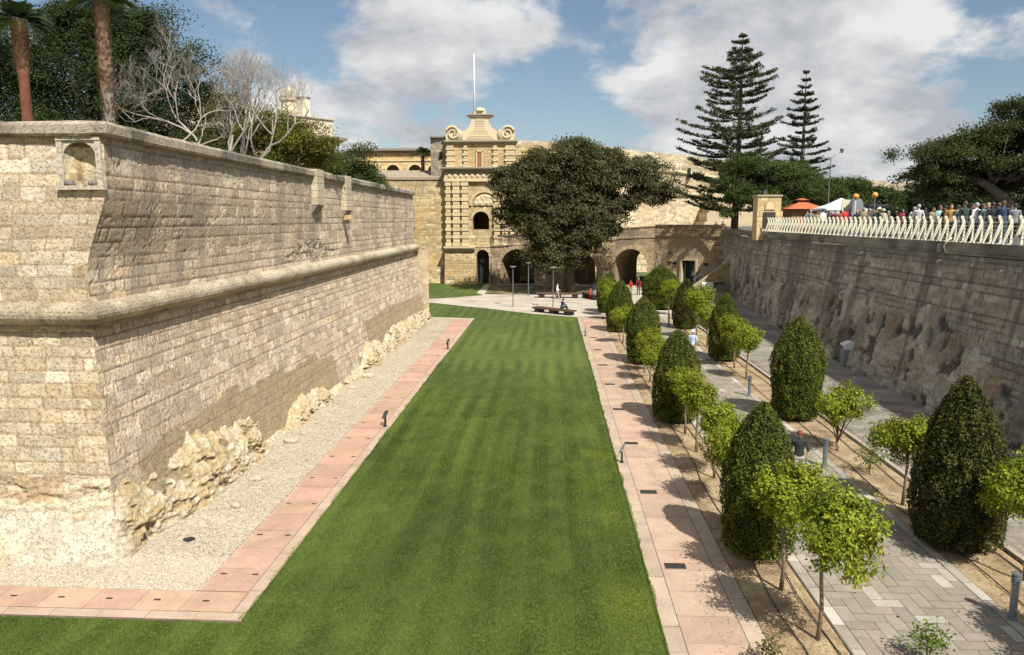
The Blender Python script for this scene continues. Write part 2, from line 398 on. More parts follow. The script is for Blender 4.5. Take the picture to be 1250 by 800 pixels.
# ------------------------------------------------------------------ ground of the place
def flat(name, poly, z, mat, kind='structure', **k):
    mb = MB(); mb.add([(x, y, z) for x, y in poly], [tuple(range(len(poly)))])
    o = mb.build(name, mat); tag(o, kind=kind, **k); return o
def gmat(name, stops, scale, bump=0.4, dist=0.02, rough=0.95, vor=0.0, stretch=(1, 1, 1)):
    m, t, b = mat_base(name); b.inputs['Roughness'].default_value = rough; b.inputs['Specular IOR Level'].default_value = 0.2
    tcn = N(t, 'ShaderNodeTexCoord'); mp = N(t, 'ShaderNodeMapping'); mp.inputs['Scale'].default_value = stretch
    t.links.new(tcn.outputs['Object'], mp.inputs[0])
    a = N(t, 'ShaderNodeTexNoise'); a.inputs['Scale'].default_value = scale; a.inputs['Detail'].default_value = 6; a.inputs['Roughness'].default_value = 0.62
    c = N(t, 'ShaderNodeTexNoise'); c.inputs['Scale'].default_value = scale * 18; c.inputs['Detail'].default_value = 4; c.inputs['Roughness'].default_value = 0.7
    t.links.new(mp.outputs[0], a.inputs['Vector']); t.links.new(mp.outputs[0], c.inputs['Vector'])
    mx_ = N(t, 'ShaderNodeMath', operation='MULTIPLY_ADD'); t.links.new(c.outputs[0], mx_.inputs[0]); mx_.inputs[1].default_value = 0.55
    sb = N(t, 'ShaderNodeMath', operation='SUBTRACT'); t.links.new(a.outputs[0], sb.inputs[0]); sb.inputs[1].default_value = 0.275
    t.links.new(sb.outputs[0], mx_.inputs[2])
    hv = mx_.outputs[0]
    if vor:
        v = N(t, 'ShaderNodeTexVoronoi'); v.inputs['Scale'].default_value = vor; t.links.new(mp.outputs[0], v.inputs['Vector'])
        sp = N(t, 'ShaderNodeSeparateColor'); t.links.new(v.outputs['Color'], sp.inputs[0])
        m2 = N(t, 'ShaderNodeMath', operation='MULTIPLY_ADD'); t.links.new(sp.outputs[0], m2.inputs[0]); m2.inputs[1].default_value = 0.5
        s2 = N(t, 'ShaderNodeMath', operation='MULTIPLY_ADD'); t.links.new(hv, s2.inputs[0]); s2.inputs[1].default_value = 0.5; s2.inputs[2].default_value = 0.0
        t.links.new(s2.outputs[0], m2.inputs[2]); hv2 = m2.outputs[0]
        bh = N(t, 'ShaderNodeMath', operation='SUBTRACT'); bh.inputs[0].default_value = 1.0; t.links.new(v.outputs['Distance'], bh.inputs[1]); bump_src = bh.outputs[0]
    else: hv2 = hv; bump_src = hv
    r = N(t, 'ShaderNodeValToRGB'); t.links.new(hv2, r.inputs[0])
    el = r.color_ramp.elements
    while len(el) < len(stops): el.new(0.5)
    for e, (p_, c_) in zip(el, stops): e.position = p_; e.color = (*c_, 1)
    t.links.new(r.outputs[0], b.inputs['Base Color'])
    bp = N(t, 'ShaderNodeBump'); bp.inputs['Strength'].default_value = bump; bp.inputs['Distance'].default_value = dist
    t.links.new(bump_src, bp.inputs['Height']); t.links.new(bp.outputs[0], b.inputs['Normal'])
    return m
M['soil'] = gmat('dry_soil', [(0.3, (0.17, 0.115, 0.065)), (0.5, (0.34, 0.245, 0.14)), (0.7, (0.46, 0.36, 0.22))], 1.2, 0.8, 0.03)
M['gravel'] = gmat('limestone_gravel', [(0.2, (0.22, 0.175, 0.12)), (0.45, (0.37, 0.315, 0.225)), (0.8, (0.52, 0.46, 0.345))], 0.8, 0.9, 0.03, vor=17)
M['road'] = gmat('worn_paving', [(0.34, (0.15, 0.135, 0.115)), (0.5, (0.235, 0.21, 0.175)), (0.66, (0.33, 0.30, 0.25))], 0.5, 0.4, 0.01, stretch=(1, 1.6, 1))
M['joint'] = gmat('joint_dirt', [(0.3, (0.12, 0.09, 0.065)), (0.7, (0.22, 0.17, 0.125))], 3, 0.4, 0.01)
M['plaza'] = gmat('pale_plaza_stone', [(0.34, (0.33, 0.28, 0.22)), (0.5, (0.44, 0.385, 0.31)), (0.66, (0.52, 0.47, 0.39))], 0.35, 0.3, 0.01, stretch=(1, 2.0, 1))
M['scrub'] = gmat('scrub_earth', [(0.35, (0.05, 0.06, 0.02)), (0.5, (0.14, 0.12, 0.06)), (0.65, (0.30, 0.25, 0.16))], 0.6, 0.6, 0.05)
M['asphalt'] = simple('terrace_asphalt', (0.10, 0.10, 0.095), 0.9, 0, 3, 0.2, 0.3)

flat('ground', [(-3000, -2000), (3000, -2000), (3000, 4000), (-3000, 4000)], -0.06, M['scrub'])
# lawn, one sheet with its own patches; mowing-stripe shading painted as colour
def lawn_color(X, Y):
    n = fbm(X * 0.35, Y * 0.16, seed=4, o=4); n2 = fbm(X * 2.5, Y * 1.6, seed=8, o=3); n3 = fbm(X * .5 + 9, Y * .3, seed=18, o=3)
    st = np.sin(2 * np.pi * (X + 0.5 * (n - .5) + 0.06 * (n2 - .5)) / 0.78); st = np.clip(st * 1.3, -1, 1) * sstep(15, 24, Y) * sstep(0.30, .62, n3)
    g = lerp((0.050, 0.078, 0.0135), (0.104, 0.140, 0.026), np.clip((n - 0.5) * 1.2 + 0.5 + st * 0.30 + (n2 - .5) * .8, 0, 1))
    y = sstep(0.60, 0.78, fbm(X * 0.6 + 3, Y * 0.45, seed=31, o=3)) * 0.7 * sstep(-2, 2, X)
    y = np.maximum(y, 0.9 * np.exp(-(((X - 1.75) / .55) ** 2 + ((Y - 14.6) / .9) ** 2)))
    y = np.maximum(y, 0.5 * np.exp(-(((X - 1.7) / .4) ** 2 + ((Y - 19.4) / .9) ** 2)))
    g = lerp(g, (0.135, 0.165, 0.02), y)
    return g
X, Y = np.meshgrid(np.arange(-22, 2.27, 0.08), np.arange(3, 93.5, 0.2))
Z = 0.004 + 0.02 * fbm(X * .3, Y * .3, seed=3)
lawn_m = colmat('lawn', 0.85, 30, 0.45, 1.0, 0.03, 10)
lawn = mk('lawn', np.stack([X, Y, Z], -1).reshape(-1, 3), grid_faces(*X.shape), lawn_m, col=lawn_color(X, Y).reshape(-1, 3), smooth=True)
tag(lawn, kind='structure')
# grass blades standing on the near lawn
rs = np.random.RandomState(5)
n = 620000
by = 10.5 + 30 * (1 - np.sqrt(1 - rs.rand(n))); bx = -13.5 + 15.78 * rs.rand(n)
ok = (bx > -6.12) | (by < 13.42); bx, by = bx[ok], by[ok]
ey = np.concatenate([10.5 + 34 * rs.rand(34000) ** 1.2, 13.5 + 30 * rs.rand(22000) ** 1.2]); ragR = .03 + .22 * np.clip(fbm(ey[:34000] * 1.4, ey[:34000] * 0, seed=12, o=4, g=.65) - .33, 0, 1); ragL = .03 + .25 * np.clip(fbm(ey[34000:] * 1.4, ey[34000:] * 0, seed=15, o=4, g=.65) - .33, 0, 1); ex = np.concatenate([2.22 + ragR * rs.rand(34000), -6.10 - ragL * rs.rand(22000)])
bx = np.concatenate([bx, ex]); by = np.concatenate([by, ey]); n = len(bx)
bh = (0.020 + 0.022 * rs.rand(n)) * (0.8 + 0.5 * fbm(bx * 1.2, by * 1.2, seed=77)); an = rs.rand(n) * 6.283; wd = 0.0045 + 0.003 * rs.rand(n) + 0.00018 * by
tx = (rs.rand(n) - .5) * 0.03; ty = (rs.rand(n) - .5) * 0.03; lean = np.sign(np.sin(2 * np.pi * bx / 1.05)) * .012
P0 = np.stack([bx - np.cos(an) * wd, by - np.sin(an) * wd, 0 * bx], -1); P1 = np.stack([bx + np.cos(an) * wd, by + np.sin(an) * wd, 0 * bx], -1)
P2 = np.stack([bx + tx, by + ty + lean, bh + 0.018], -1)
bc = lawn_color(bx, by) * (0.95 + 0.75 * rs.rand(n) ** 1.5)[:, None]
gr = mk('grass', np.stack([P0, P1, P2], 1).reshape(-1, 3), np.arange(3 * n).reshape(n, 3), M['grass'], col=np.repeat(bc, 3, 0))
tag(gr, 'short mown green grass blades standing on the near part of the lawn', 'grass', kind='stuff')

# slab fields -------------------------------------------------------
def slabs(name, rects, z, base, var=0.12, gap=0.012, seed=1, alt=None, altp=0.1, kind='structure'):
    r = np.random.RandomState(seed); V = []; F = []; C = []
    for i, (x0, x1, y0, y1) in enumerate(rects):
        g = gap / 2; dz = (r.rand() - .5) * 0.004
        V += [(x0 + g, y0 + g, z + dz), (x1 - g, y0 + g, z + dz), (x1 - g, y1 - g, z + dz), (x0 + g, y1 - g, z + dz)]
        b = 4 * i; F.append((b, b + 1, b + 2, b + 3))
        c = np.array(base) * (1 + (r.rand() - .5) * 2 * var) * (1 + (r.rand(3) - .5) * var * .5)
        if alt is not None and r.rand() < altp: c = np.array(alt) * (0.9 + .2 * r.rand())
        C += [c] * 4
    o = mk(name, V, np.array(F), M['slab'], col=np.array(C)); tag(o, kind=kind); return o
PINK = (0.43, 0.30, 0.215); PALE = (0.41, 0.315, 0.23)
def bed(name, x0, x1, y0, y1, z, mat):
    mb = MB(); mb.box(x0, x1, y0, y1, -0.05, z); o = mb.build(name, mat); tag(o, kind='structure'); return o
bed('path_bedding', 2.25, 4.2, 2, 60.4, 0.026, M['joint'])
rects = []; y = 3.0; rr = random.Random(4)
while y < 60.2:
    h = 0.98 + 0.06 * rr.random(); y1 = min(y + h, 60.3)
    if rr.random() < 0.25: xm = 2.6 + 0.6 + rr.random() * .4; rects += [(2.62, xm, y, y1), (xm, 3.82, y, y1)]
    else: rects.append((2.62, 3.82, y, y1))
    y = y1
slabs('path', rects, 0.034, PINK, 0.10, 0.008, 3)
rects = []
for xa, xb in ((2.26, 2.61), (3.83, 4.19)):
    y = 3.0
    while y < 60.2:
        y1 = min(y + 0.75 + .35 * rr.random(), 60.3); rects.append((xa, xb, y, y1)); y = y1
slabs('path_edging', rects, 0.036, PALE, 0.10, 0.008, 7)
# left path and its return along the front of the bastion
bed('path_bedding', -7.62, -6.12, 13.45, 58.7, 0.026, M['joint']); bed('path_bedding', -24, -7.62, 13.45, 14.62, 0.0255, M['joint'])
rects = []; y = 14.62
while y < 58.6:
    y1 = min(y + 1.05, 58.65); rects.append((-7.6, -6.45, y, y1)); y = y1
x = -7.6
while x > -24: rects.append((x - 1.02, x, 13.78, 14.6)); x -= 1.02
rects.append((-7.6, -6.45, 13.78, 14.6))
slabs('path', rects, 0.034, (0.44, 0.285, 0.20), 0.10, 0.009, 13)
rects = []; y = 13.78
while y < 58.6: y1 = min(y + .9, 58.65); rects.append((-6.44, -6.14, y, y1)); y = y1
x = -6.14
while x > -24: rects.append((x - 1.0, x, 13.47, 13.77)); x -= 1.0
slabs('path_edging', rects, 0.036, (0.43, 0.32, 0.235), 0.08, 0.009, 17)
flat('path_end', [(-9.6, 58.72), (-6.1, 58.72), (-6.1, 59.3), (-9.9, 59.9)], 0.03, M['plaza'])
# gravel between path and bastion
X, Y = np.meshgrid(np.arange(-24.06, -7.50, 0.12), np.arange(14.5, 58.8, 0.14))
Z = 0.029 + 0.05 * fbm(X * .7, Y * .7, seed=3) * sstep(-7.6, -8.1, X) + 0.10 * sstep(-8.4, -9.7, X) * fbm(X * .5, Y * .5, seed=9)
Z = 0.029 + (Z - 0.029) * sstep(14.55, 15.3, Y)
tag(mk('gravel_bed', np.stack([X, Y, Z], -1).reshape(-1, 3), grid_faces(*X.shape), M['gravel'], smooth=True), kind='structure')
n = 60000; gx = -10.1 + 2.6 * rs.rand(n) ** 1.0; gy = 14.65 + 32 * rs.rand(n) ** 1.4
m3 = rs.rand(n) < .006; gx[m3] = -7.6 + 1.2 * rs.rand(m3.sum()) ** 3; m2 = rs.rand(n) < 0.30; gx[m2] = -14 + 6.4 * rs.rand(m2.sum()); gy[m2] = 14.66 + 1.5 * rs.rand(m2.sum())
gz = 0.029 + 0.05 * fbm(gx * .7, gy * .7, seed=3) * sstep(-7.6, -8.1, gx) + 0.10 * sstep(-8.4, -9.7, gx) * fbm(gx * .5, gy * .5, seed=9)
gz = 0.029 + (gz - 0.029) * sstep(14.55, 15.3, gy); s_ = 0.009 + 0.016 * rs.rand(n) ** 2
octv = np.array([(1, 0, 0), (0, 1, 0), (-1, 0, 0), (0, -1, 0), (0, 0, .8)]); octf = np.array([(0, 1, 4), (1, 2, 4), (2, 3, 4), (3, 0, 4)])
ang = rs.rand(n) * 6.28; ca, sa = np.cos(ang), np.sin(ang); el_ = 0.6 + .8 * rs.rand(n)
ox = octv[None, :, 0] * s_[:, None] * el_[:, None]; oy = octv[None, :, 1] * s_[:, None]
Vp = np.stack([gx[:, None] + ox * ca[:, None] - oy * sa[:, None], gy[:, None] + ox * sa[:, None] + oy * ca[:, None], gz[:, None] + octv[None, :, 2] * s_[:, None]], -1)
Fp = octf[None] + 5 * np.arange(n)[:, None, None]
pc = lerp((0.28, 0.225, 0.15), (0.56, 0.495, 0.385), rs.rand(n)); pc = np.repeat(pc, 5, 0)
tag(mk('gravel', Vp.reshape(-1, 3), Fp.reshape(-1, 3), M['paint'], col=pc), 'pale loose limestone pebbles lying between the pink path and the bastion', 'gravel', kind='stuff')

# planting beds
def soil_bed(x0, x1, y0, y1, seed):
    X, Y = np.meshgrid(np.arange(x0, x1 + .001, 0.1), np.arange(y0, y1, 0.15))
    Z = 0.005 + 0.07 * fbm(X * .9, Y * .9, seed=seed) * np.clip(np.minimum(X - x0, x1 - X) * 5, 0, 1)
    tag(mk('soil_bed', np.stack([X, Y, Z], -1).reshape(-1, 3), grid_faces(*X.shape), M['soil'], smooth=True), kind='structure')
soil_bed(4.22, 5.62, 3, 60.2, 3); soil_bed(9.45, 11.1, 3, 61, 5)
n = 17500; lx = np.where(rs.rand(n) < .5, 4.25 + 1.35 * rs.rand(n), 9.5 + 1.6 * rs.rand(n)); lx[:1500] = 4.25 - 1.2 * rs.rand(1500) ** 2; ly = 11 + 30 * rs.rand(n) ** 1.3; la = rs.rand(n) * 6.28; ll = .012 + .02 * rs.rand(n); lw = .006 + .006 * rs.rand(n)
dz_ = .045 + .03 * rs.rand(n); dz_[:1500] = .042; c_, s_1 = np.cos(la), np.sin(la)
V = np.stack([np.stack([lx + c_ * ll, ly + s_1 * ll, dz_], -1), np.stack([lx - s_1 * lw, ly + c_ * lw, dz_ + .004], -1), np.stack([lx - c_ * ll, ly - s_1 * ll, dz_ + .006], -1), np.stack([lx + s_1 * lw, ly - c_ * lw, dz_], -1)], 1)
tag(mk('leaf_litter', V.reshape(-1, 3), np.arange(4 * n).reshape(n, 4), M['paint'], col=np.repeat(lerp((.16, .10, .05), (.42, .36, .17), rs.rand(n)), 4, 0)), 'brown fallen leaves scattered over the soil beds', 'leaf litter', kind='stuff')
# stone walk between the beds, herringbone of long grey slabs
bed('walk_bedding', 5.64, 9.42, 2, 66, 0.022, M['joint'])
rects = []; a = 0.30
x0w, x1w = 5.92, 9.16
for iy in range(int(62 / a)):
    for ix in range(-1, int((x1w - x0w) / a) + 1):
        k = (ix - iy) % 4; X0 = x0w + ix * a; Y0 = 3 + iy * a
        if k == 0: q = (max(X0, x0w), min(X0 + 2 * a, x1w), Y0, Y0 + a)
        elif k == 3: q = (max(X0, x0w), min(X0 + a, x1w), Y0, Y0 + 2 * a)
        else: continue
        if q[1] - q[0] > 0.05: rects.append(q)
slabs('stone_walk', rects, 0.030, (0.27, 0.235, 0.185), 0.13, 0.012, 23, alt=(0.37, 0.335, 0.275), altp=0.12)
rects = []
for xa, xb in ((5.66, 5.91), (9.17, 9.41)):
    y = 3.0
    while y < 65.5: y1 = y + 0.6 + .3 * rr.random(); rects.append((xa, xb, y, y1)); y = y1
slabs('walk_edging', rects, 0.034, (0.34, 0.30, 0.24), 0.12, 0.012, 29, alt=(0.45, 0.42, 0.35), altp=0.2)
# plaza
flat('plaza', [(-13.5, 71.6), (-11.66, 70.4), (-5.2, 65.6), (-1.5, 62.3), (2.2, 60.35), (11.3, 60.5), (14, 66), (16, 84), (13, 92), (-8, 92), (-8, 80), (-7, 77.65), (-11, 74.2), (-14, 73)], 0.040, M['plaza'])
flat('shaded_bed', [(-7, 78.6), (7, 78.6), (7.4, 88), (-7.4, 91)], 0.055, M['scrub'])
# service road, rising gently to the bridge
X, Y = np.meshgrid(np.arange(11.25, 24.01, 0.25), np.arange(2, 96, 0.5))
Z = 0.05 + 0.75 * sstep(42, 78, Y) + 0.015 * fbm(X, Y, seed=2)
Z = np.where(X < 11.3, -0.05, Z)
tag(mk('service_road', np.stack([X, Y, Z], -1).reshape(-1, 3), grid_faces(*X.shape), M['road'], smooth=False), kind='structure')
M['kerb'] = simple('kerb_stone', (0.36, 0.31, 0.24), .9, 0, 8, .2, .4)
bed('kerb', 11.12, 11.26, 3, 60.5, 0.10, M['kerb'])
# grass beyond the bridge
flat('far_grass', [(-30, 96.4), (60, 96.4), (60, 128), (-30, 128)], 0.02, simple('rough_grass', (0.075, 0.11, 0.025), 0.9, 0, .8, .35, .5))

# high ground on the right (terrace) and on the left (inside the bastion and the city)
WALLR = [(17.5, -20), (17.5, 63.5), (19.0, 82.5)]
mb = MB(); poly = [(17.75, -20), (17.75, 63.5), (19.3, 82.5), (12.6, 88.8), (-7.3, 93.0), (-7.3, 96), (12.6, 96), (26, 112), (40, 128), (300, 400), (300, -20)]
dz = {0: 6.95, 1: 6.95, 2: 6.75, 3: 6.2, 4: 4.9, 5: 4.9, 6: 6.1, 7: 6.95, 8: 6.95, 9: 7, 10: 6.95}
mb.add([(x, y, dz[i]) for i, (x, y) in enumerate(poly)], [tuple(range(len(poly)))]); tag(mb.build('terrace_road', M['asphalt']), kind='structure')
flat('bastion_earth', [(-60, 17), (-10.9, 17), (-10.9, 56.6), (-60, 56.6)], 9.1, M['scrub'])
mb = MB(); mb.box(-400, -13.4, 93.6, 400, 0, 12.6); tag(mb.build('city_hill', M['scrub']), kind='structure')

# ------------------------------------------------------------------ bastion on the left
bast = empty('bastion', (-10.5, 16.3, 0)); tag(bast, 'huge battered limestone bastion wall with a rounded string course, left of the lawn', 'bastion')
def xb(Yv, z):   # face of the lower long wall
    base = -10.05 + (Yv - 16) * 0.0125
    return base + (-10.62 - base) * np.clip(z / 5.6, 0, 1)
def patch_mask(Yv, z):
    e = (fbm(Yv * 1.1, z * 1.6, seed=91, o=3) - 0.5) * 0.9
    top1 = np.interp(Yv, [17, 18, 20, 23, 27, 31, 33.4], [1.9, 2.1, 2.35, 2.5, 2.25, 2.1, 1.7])
    m1 = (Yv + e * .4 > 17.2) & (Yv + e < 33.6) & (z < top1 + (np.floor(Yv / 1.3) % 3 - 1) * 0.12)
    top2 = np.interp(Yv, [39.5, 47, 56.4], [2.45, 2.55, 2.2]); m2 = (Yv > 39.6) & (Yv < 56.4) & (z < top2)
    return (m1 | m2).astype(float)
# lower long wall
zs = np.arange(0, 5.64, 0.04); 
tt = np.linspace(0, 1, 1250) ** 1.3
Zg, Tg = np.meshgrid(zs, tt, indexing='ij')
Y0 = 15.9 + (16.42 - 15.9) * Zg / 5.6; Y1 = 57.9 - 0.5 * Zg / 5.6
Yg = Y0 + (Y1 - Y0) * Tg
Pg = np.stack([xb(Yg, Zg), Yg, Zg], -1)
tp = np.clip((Yg - Y0) / 0.12, 0, 1) * np.clip((Y1 - Yg) / .12, 0, 1)
pm = patch_mask(Yg, Zg)
def post_long(d, c, B, n1, n2, n3):
    sm = (B['r1'] - 0.5) * 0.008 + (n1 - .5) * .008 - B['j'] * 0.006 - 0.01
    d = d * (1 - pm) + sm * pm
    tan = lerp((0.40, 0.305, 0.185), (0.47, 0.365, 0.225), B['r1']) * (0.85 + .3 * n1)[..., None]
    tan = lerp(tan, (0.27, 0.20, 0.12), B['j'] * .8)
    c = c * (1 - pm[..., None]) + tan * pm[..., None]
    return d, c
long_low = stone_sheet('lower_wall', Pg, (0.993, 0, 0.11), Yg, Zg * 1.01, bast, PAL_LONG, 0.30, 0.52, 11, rough=0.026, joint=0.04, taper=tp, post=post_long, jw=0.018, jcol=(.22, .165, .10))
# upper long wall
P, S, T, nn = wall_grid((-10.62, 16.42), (-10.62, 57.35), 5.95, 9.88, 0.042)
BULGE = lambda Yv, z: np.interp(Yv, [16.4, 19, 25, 40, 57.4], [.62, .42, .20, .06, 0.0]) * sstep(6.7, 9.0, z + .25 * (vn(Yv * .7, z * 0, seed=6) - .5))
P[..., 0] += BULGE(P[..., 1], T)
tp = np.clip(S / 0.1, 0, 1)
def post_up(d, c, B, n1, n2, n3):
    band = sstep(.55, .62, fbm(S * .25, T * 2.2, seed=201, o=3)) * np.exp(-((T - 6.7) / .45) ** 2) * sstep(6, 9, S) * (1 - sstep(19, 21, S))
    d = d - band * 0.09 * (n2 > 0.42); c = lerp(c, (0.52, 0.46, 0.35), band * .5)
    top = sstep(9.0, 9.6, T); c = lerp(c, (0.30, 0.26, 0.21), top * .5)
    wsh = sstep(.56, .7, fbm(S * .9, T * .12, seed=203, o=3)); c = lerp(c, (0.27, 0.23, 0.18), wsh * .45)
    return d, c
stone_sheet('upper_wall', P, nn, S + 3, T, bast, PAL_LONG, 0.31, 0.55, 12, rough=0.026, joint=0.045, taper=tp, post=post_up, jw=0.018, jcol=(.21, .155, .095))
# front lower wall (battered)
def front(z0, z1, yb0, yb1, zb0, zb1, xa, xcor, res):
    zs_ = np.arange(z0, z1 + .001, res); L = 11.0; us = np.concatenate([np.linspace(0, 4.5, int(4.5 / res)), np.linspace(4.5 + .1, L, 70)])
    Zg, Ug = np.meshgrid(zs_, us, indexing='ij')
    Yf = yb0 + (yb1 - yb0) * (Zg - zb0) / (zb1 - zb0)
    Xc = xa + (xcor - xa) * (Zg - zb0) / (zb1 - zb0)
    return np.stack([Xc - Ug, Yf, Zg], -1), Ug, Zg
Pf, Uf, Zf = front(1.2, 5.62, 15.9, 16.42, 0, 5.6, -10.05, -10.62, 0.032)
stone_sheet('front_wall', Pf, (0, -0.996, 0.09), -Uf, Zf, bast, PAL_FRONT, 0.305, 0.52, 14, rough=0.022, joint=0.03, taper=np.clip(Uf / .1, 0, 1), stain=0.25, jcol=(0.40, 0.27, 0.16), flip=True, jw=0.024)
Pf, Uf, Zf = front(5.95, 9.88, 16.42, 16.42, 5.95, 9.62, -10.62, -10.62, 0.032)
NX0, NX1, NZ0, NZ1 = 0.38, 1.12, 8.42, 9.42       # niche opening in (distance from corner, z)
Pf[..., 0] = Pf[..., 0] + BULGE(np.full(Zf.shape, 16.4), Zf) * np.clip(1 - Uf / 8, 0, 1)
Un = -9.80 - Pf[..., 0]; Zn = 8.16 + (Zf - 8.66) / .836
def inn(u, z): return (u > NX0) & (u < NX1) & (z > NZ0) & (z < 9.05 + np.sqrt(np.clip(0.37 ** 2 - (u - 0.75) ** 2, 0, 1)))
uc = (Un[:-1, :-1] + Un[1:, 1:]) / 2; zc = (Zn[:-1, :-1] + Zn[1:, 1:]) / 2
stone_sheet('front_wall', Pf, (0, -1, 0), -Uf + .4, Zf, bast, PAL_FRONT, 0.305, 0.56, 15, rough=0.02, joint=0.026, taper=np.clip(Uf / .1, 0, 1), stain=0.25, jcol=(0.40, 0.28, 0.17), keep=~inn(uc, zc), flip=True, jw=0.02)
# far faces, closing the block
for (a_, b_, z0_, z1_) in (((-10.62, 57.35), (-40, 60), 5.9, 9.86), ((-9.6, 57.9), (-40, 61), 0, 5.6), ((-50, 16.42), (-21.6, 16.42), 0, 9.86)):
    P, S, T, nn = wall_grid(a_, b_, z0_, z1_, 0.5, 0.31)
    stone_sheet('rear_wall', P, nn, S, T, bast, PAL_FRONT, 0.31, 0.55, 19, rough=0.03)
mb = MB(); mb.box(-50, -10.72, 16.5, 57.2, 5.5, 9.05); mb.build('core', M['soil'], bast)
# string course (half-round) and its fillet
hr = [(0.06 + 0.32 * math.cos(t), 5.84 + 0.26 * math.sin(t)) for t in [R(a_) for a_ in range(-95, 96, 19)]] + [(-0.25, 6.05), (-0.25, 5.6)]
CP = [(-21.6, 16.40), (-10.6, 16.40), (-10.6, 57.4), (-13.5, 57.8)]
sweep('string_course', [(x, y) for x, y in CP], [(o, z) for o, z in hr], 'stone', bast, (0.56, 0.48, 0.34), 0.020, 0.14, 3, (0.40, 0.33, 0.22), 1.0)
sweep('fillet', CP, [(-0.2, 5.50), (0.12, 5.50), (0.15, 5.53), (0.15, 5.60), (-0.2, 5.60)], 'stone', bast, (0.44, 0.36, 0.24), 0.008, 0.3, 4, (0.3, 0.24, 0.16), 1.0)
# coping
cp = [(-0.6, 9.84), (0.14, 9.84), (0.18, 9.89), (0.18, 10.08), (0.10, 10.16), (-0.30, 10.22), (-0.7, 10.18)]
sweep('coping', [(-21.6, 16.42), (-9.99, 16.42), (-10.19, 19), (-10.41, 25), (-10.56, 40), (-10.62, 57.35), (-13.5, 57.8)], cp, 'stone', bast, (0.40, 0.345, 0.26), 0.045, 0.10, 8, (0.19, 0.165, 0.13), 1.15, smooth=False)
# niche: concave back, frame, sill, two console stumps
nx = lambda u, z, dp=0.0: (-9.80 - u, 16.42 + dp, 8.66 + (z - 8.16) * .836)
V = []; F = []; C = []
nu, nv = 15, 22
for j in range(nv):
    z = NZ0 + (NZ1 - NZ0) * j / (nv - 1)
    for i in range(nu):
        a_ = math.pi * i / (nu - 1); hw = 0.37 if z < 9.05 else math.sqrt(max(0.0, 0.37 ** 2 - (z - 9.05) ** 2))
        V.append(nx(0.75 - hw * math.cos(a_) * -1, z, 0.02 + 0.24 * math.sin(a_) * (hw / .37))); 
        g = 0.8 + .35 * float(fbm(np.array(i * .5), np.array(z * 6), seed=5)); cc_ = (0.64 * g, 0.53 * g, 0.36 * g)
        if z > 9.28: cc_ = (0.22 * g, 0.19 * g, 0.14 * g)
        elif 0.25 < i / nu < .4 and z < 9.05: cc_ = (.48 * g, .33 * g, .17 * g)
        C.append(cc_)
for j in range(nv - 1):
    for i in range(nu - 1): F.append((j * nu + i, j * nu + i + 1, (j + 1) * nu + i + 1, (j + 1) * nu + i))
nic = mk('niche', V, F, M['stone'], bast, col=C, smooth=True)
mb = MB().col((0.56, 0.49, 0.38))
ring = [(0.75 + 0.40 * math.cos(t), 9.05 + 0.40 * math.sin(t)) for t in np.linspace(0, math.pi, 13)]
outer = [(1.20, 8.36), (1.20, 9.52), (0.30, 9.52), (0.30, 8.36)]
poly_r = [(NX1 + .02, NZ0)] ; 
def fr(poly, d0, d1): mb.prism(poly, d0, d1, lambda a_, b_, h: nx(a_, b_, -h))
fr([(0.24, 8.28), (0.37, 8.28), (0.37, 9.46), (0.24, 9.46)], -0.02, 0.075); fr([(1.13, 8.28), (1.26, 8.28), (1.26, 9.46), (1.13, 9.46)], -0.02, 0.075)
fr([(0.24, 9.46), (1.26, 9.46), (1.26, 9.56), (0.24, 9.56)], -0.02, 0.095)
fr([(0.20, 8.16), (1.30, 8.16), (1.30, 8.27), (0.20, 8.27)], -0.02, 0.13)
for sgn in (-1, 1):   # spandrels
    pts = [(0.75 + sgn * .375, 9.05)] + [(0.75 + sgn * .372 * math.cos(t), 9.05 + .372 * math.sin(t)) for t in np.linspace(0, math.pi / 2, 7)] + [(0.75, 9.455), (0.75 + sgn * .375, 9.455)]
    fr(pts, -0.02, 0.045)
mb.build('frame', M['stone'], nic)
for u in (0.47, 1.03): mb = MB().col((0.22, 0.19, 0.15)); mb.lathe([(0.0, 0), (0.11, 0.0), (0.13, .04), (0.12, .08), (0.05, 0.13), (0, .14)], nx(u, 8.27, -0.03), 10); mb.build('console', M['stone'], nic)
# two box brackets standing out of the parapet, and the spout under the second
for k, yy in enumerate((32.4, 37.3)):
    mb = MB().col((0.56, 0.49, 0.34))
    z0_ = 8.62 if k == 0 else 8.45
    wdt = 0.62 if k == 0 else 0.50
    zz_ = 10.18
    while zz_ > z0_ + .05:
        h_ = min(0.31, zz_ - z0_); mb.col(tuple(np.array((0.56, 0.48, 0.33)) * rr.uniform(.85, 1.08)))
        mb.box(-10.75, -10.60 + wdt * .62, yy, yy + 1.0, zz_ - h_ + .008, zz_, bev=0.015); zz_ -= h_
    mb.col((0.24, 0.21, 0.17)); mb.add([(-10.6, yy, z0_), (-10.6 + wdt * .6, yy, z0_), (-10.6 + wdt * .6, yy + 1, z0_), (-10.6, yy + 1, z0_), (-10.6, yy, z0_ - .4), (-10.6, yy + 1, z0_ - .4), (-10.55, yy, z0_ - .4), (-10.55, yy + 1, z0_ - .4)],
                                     [(0, 1, 2, 3), (1, 6, 7, 2), (0, 4, 6, 1), (3, 2, 7, 5)])
    br = mb.build('bracket', M['stone'], bast)
    if k:
        mb = MB().col((0.58, 0.42, 0.2)); mb.box(-10.7, -10.05, yy + .1, yy + .42, 7.98, 8.22, bev=.02); mb.build('spout', M['stone'], br)
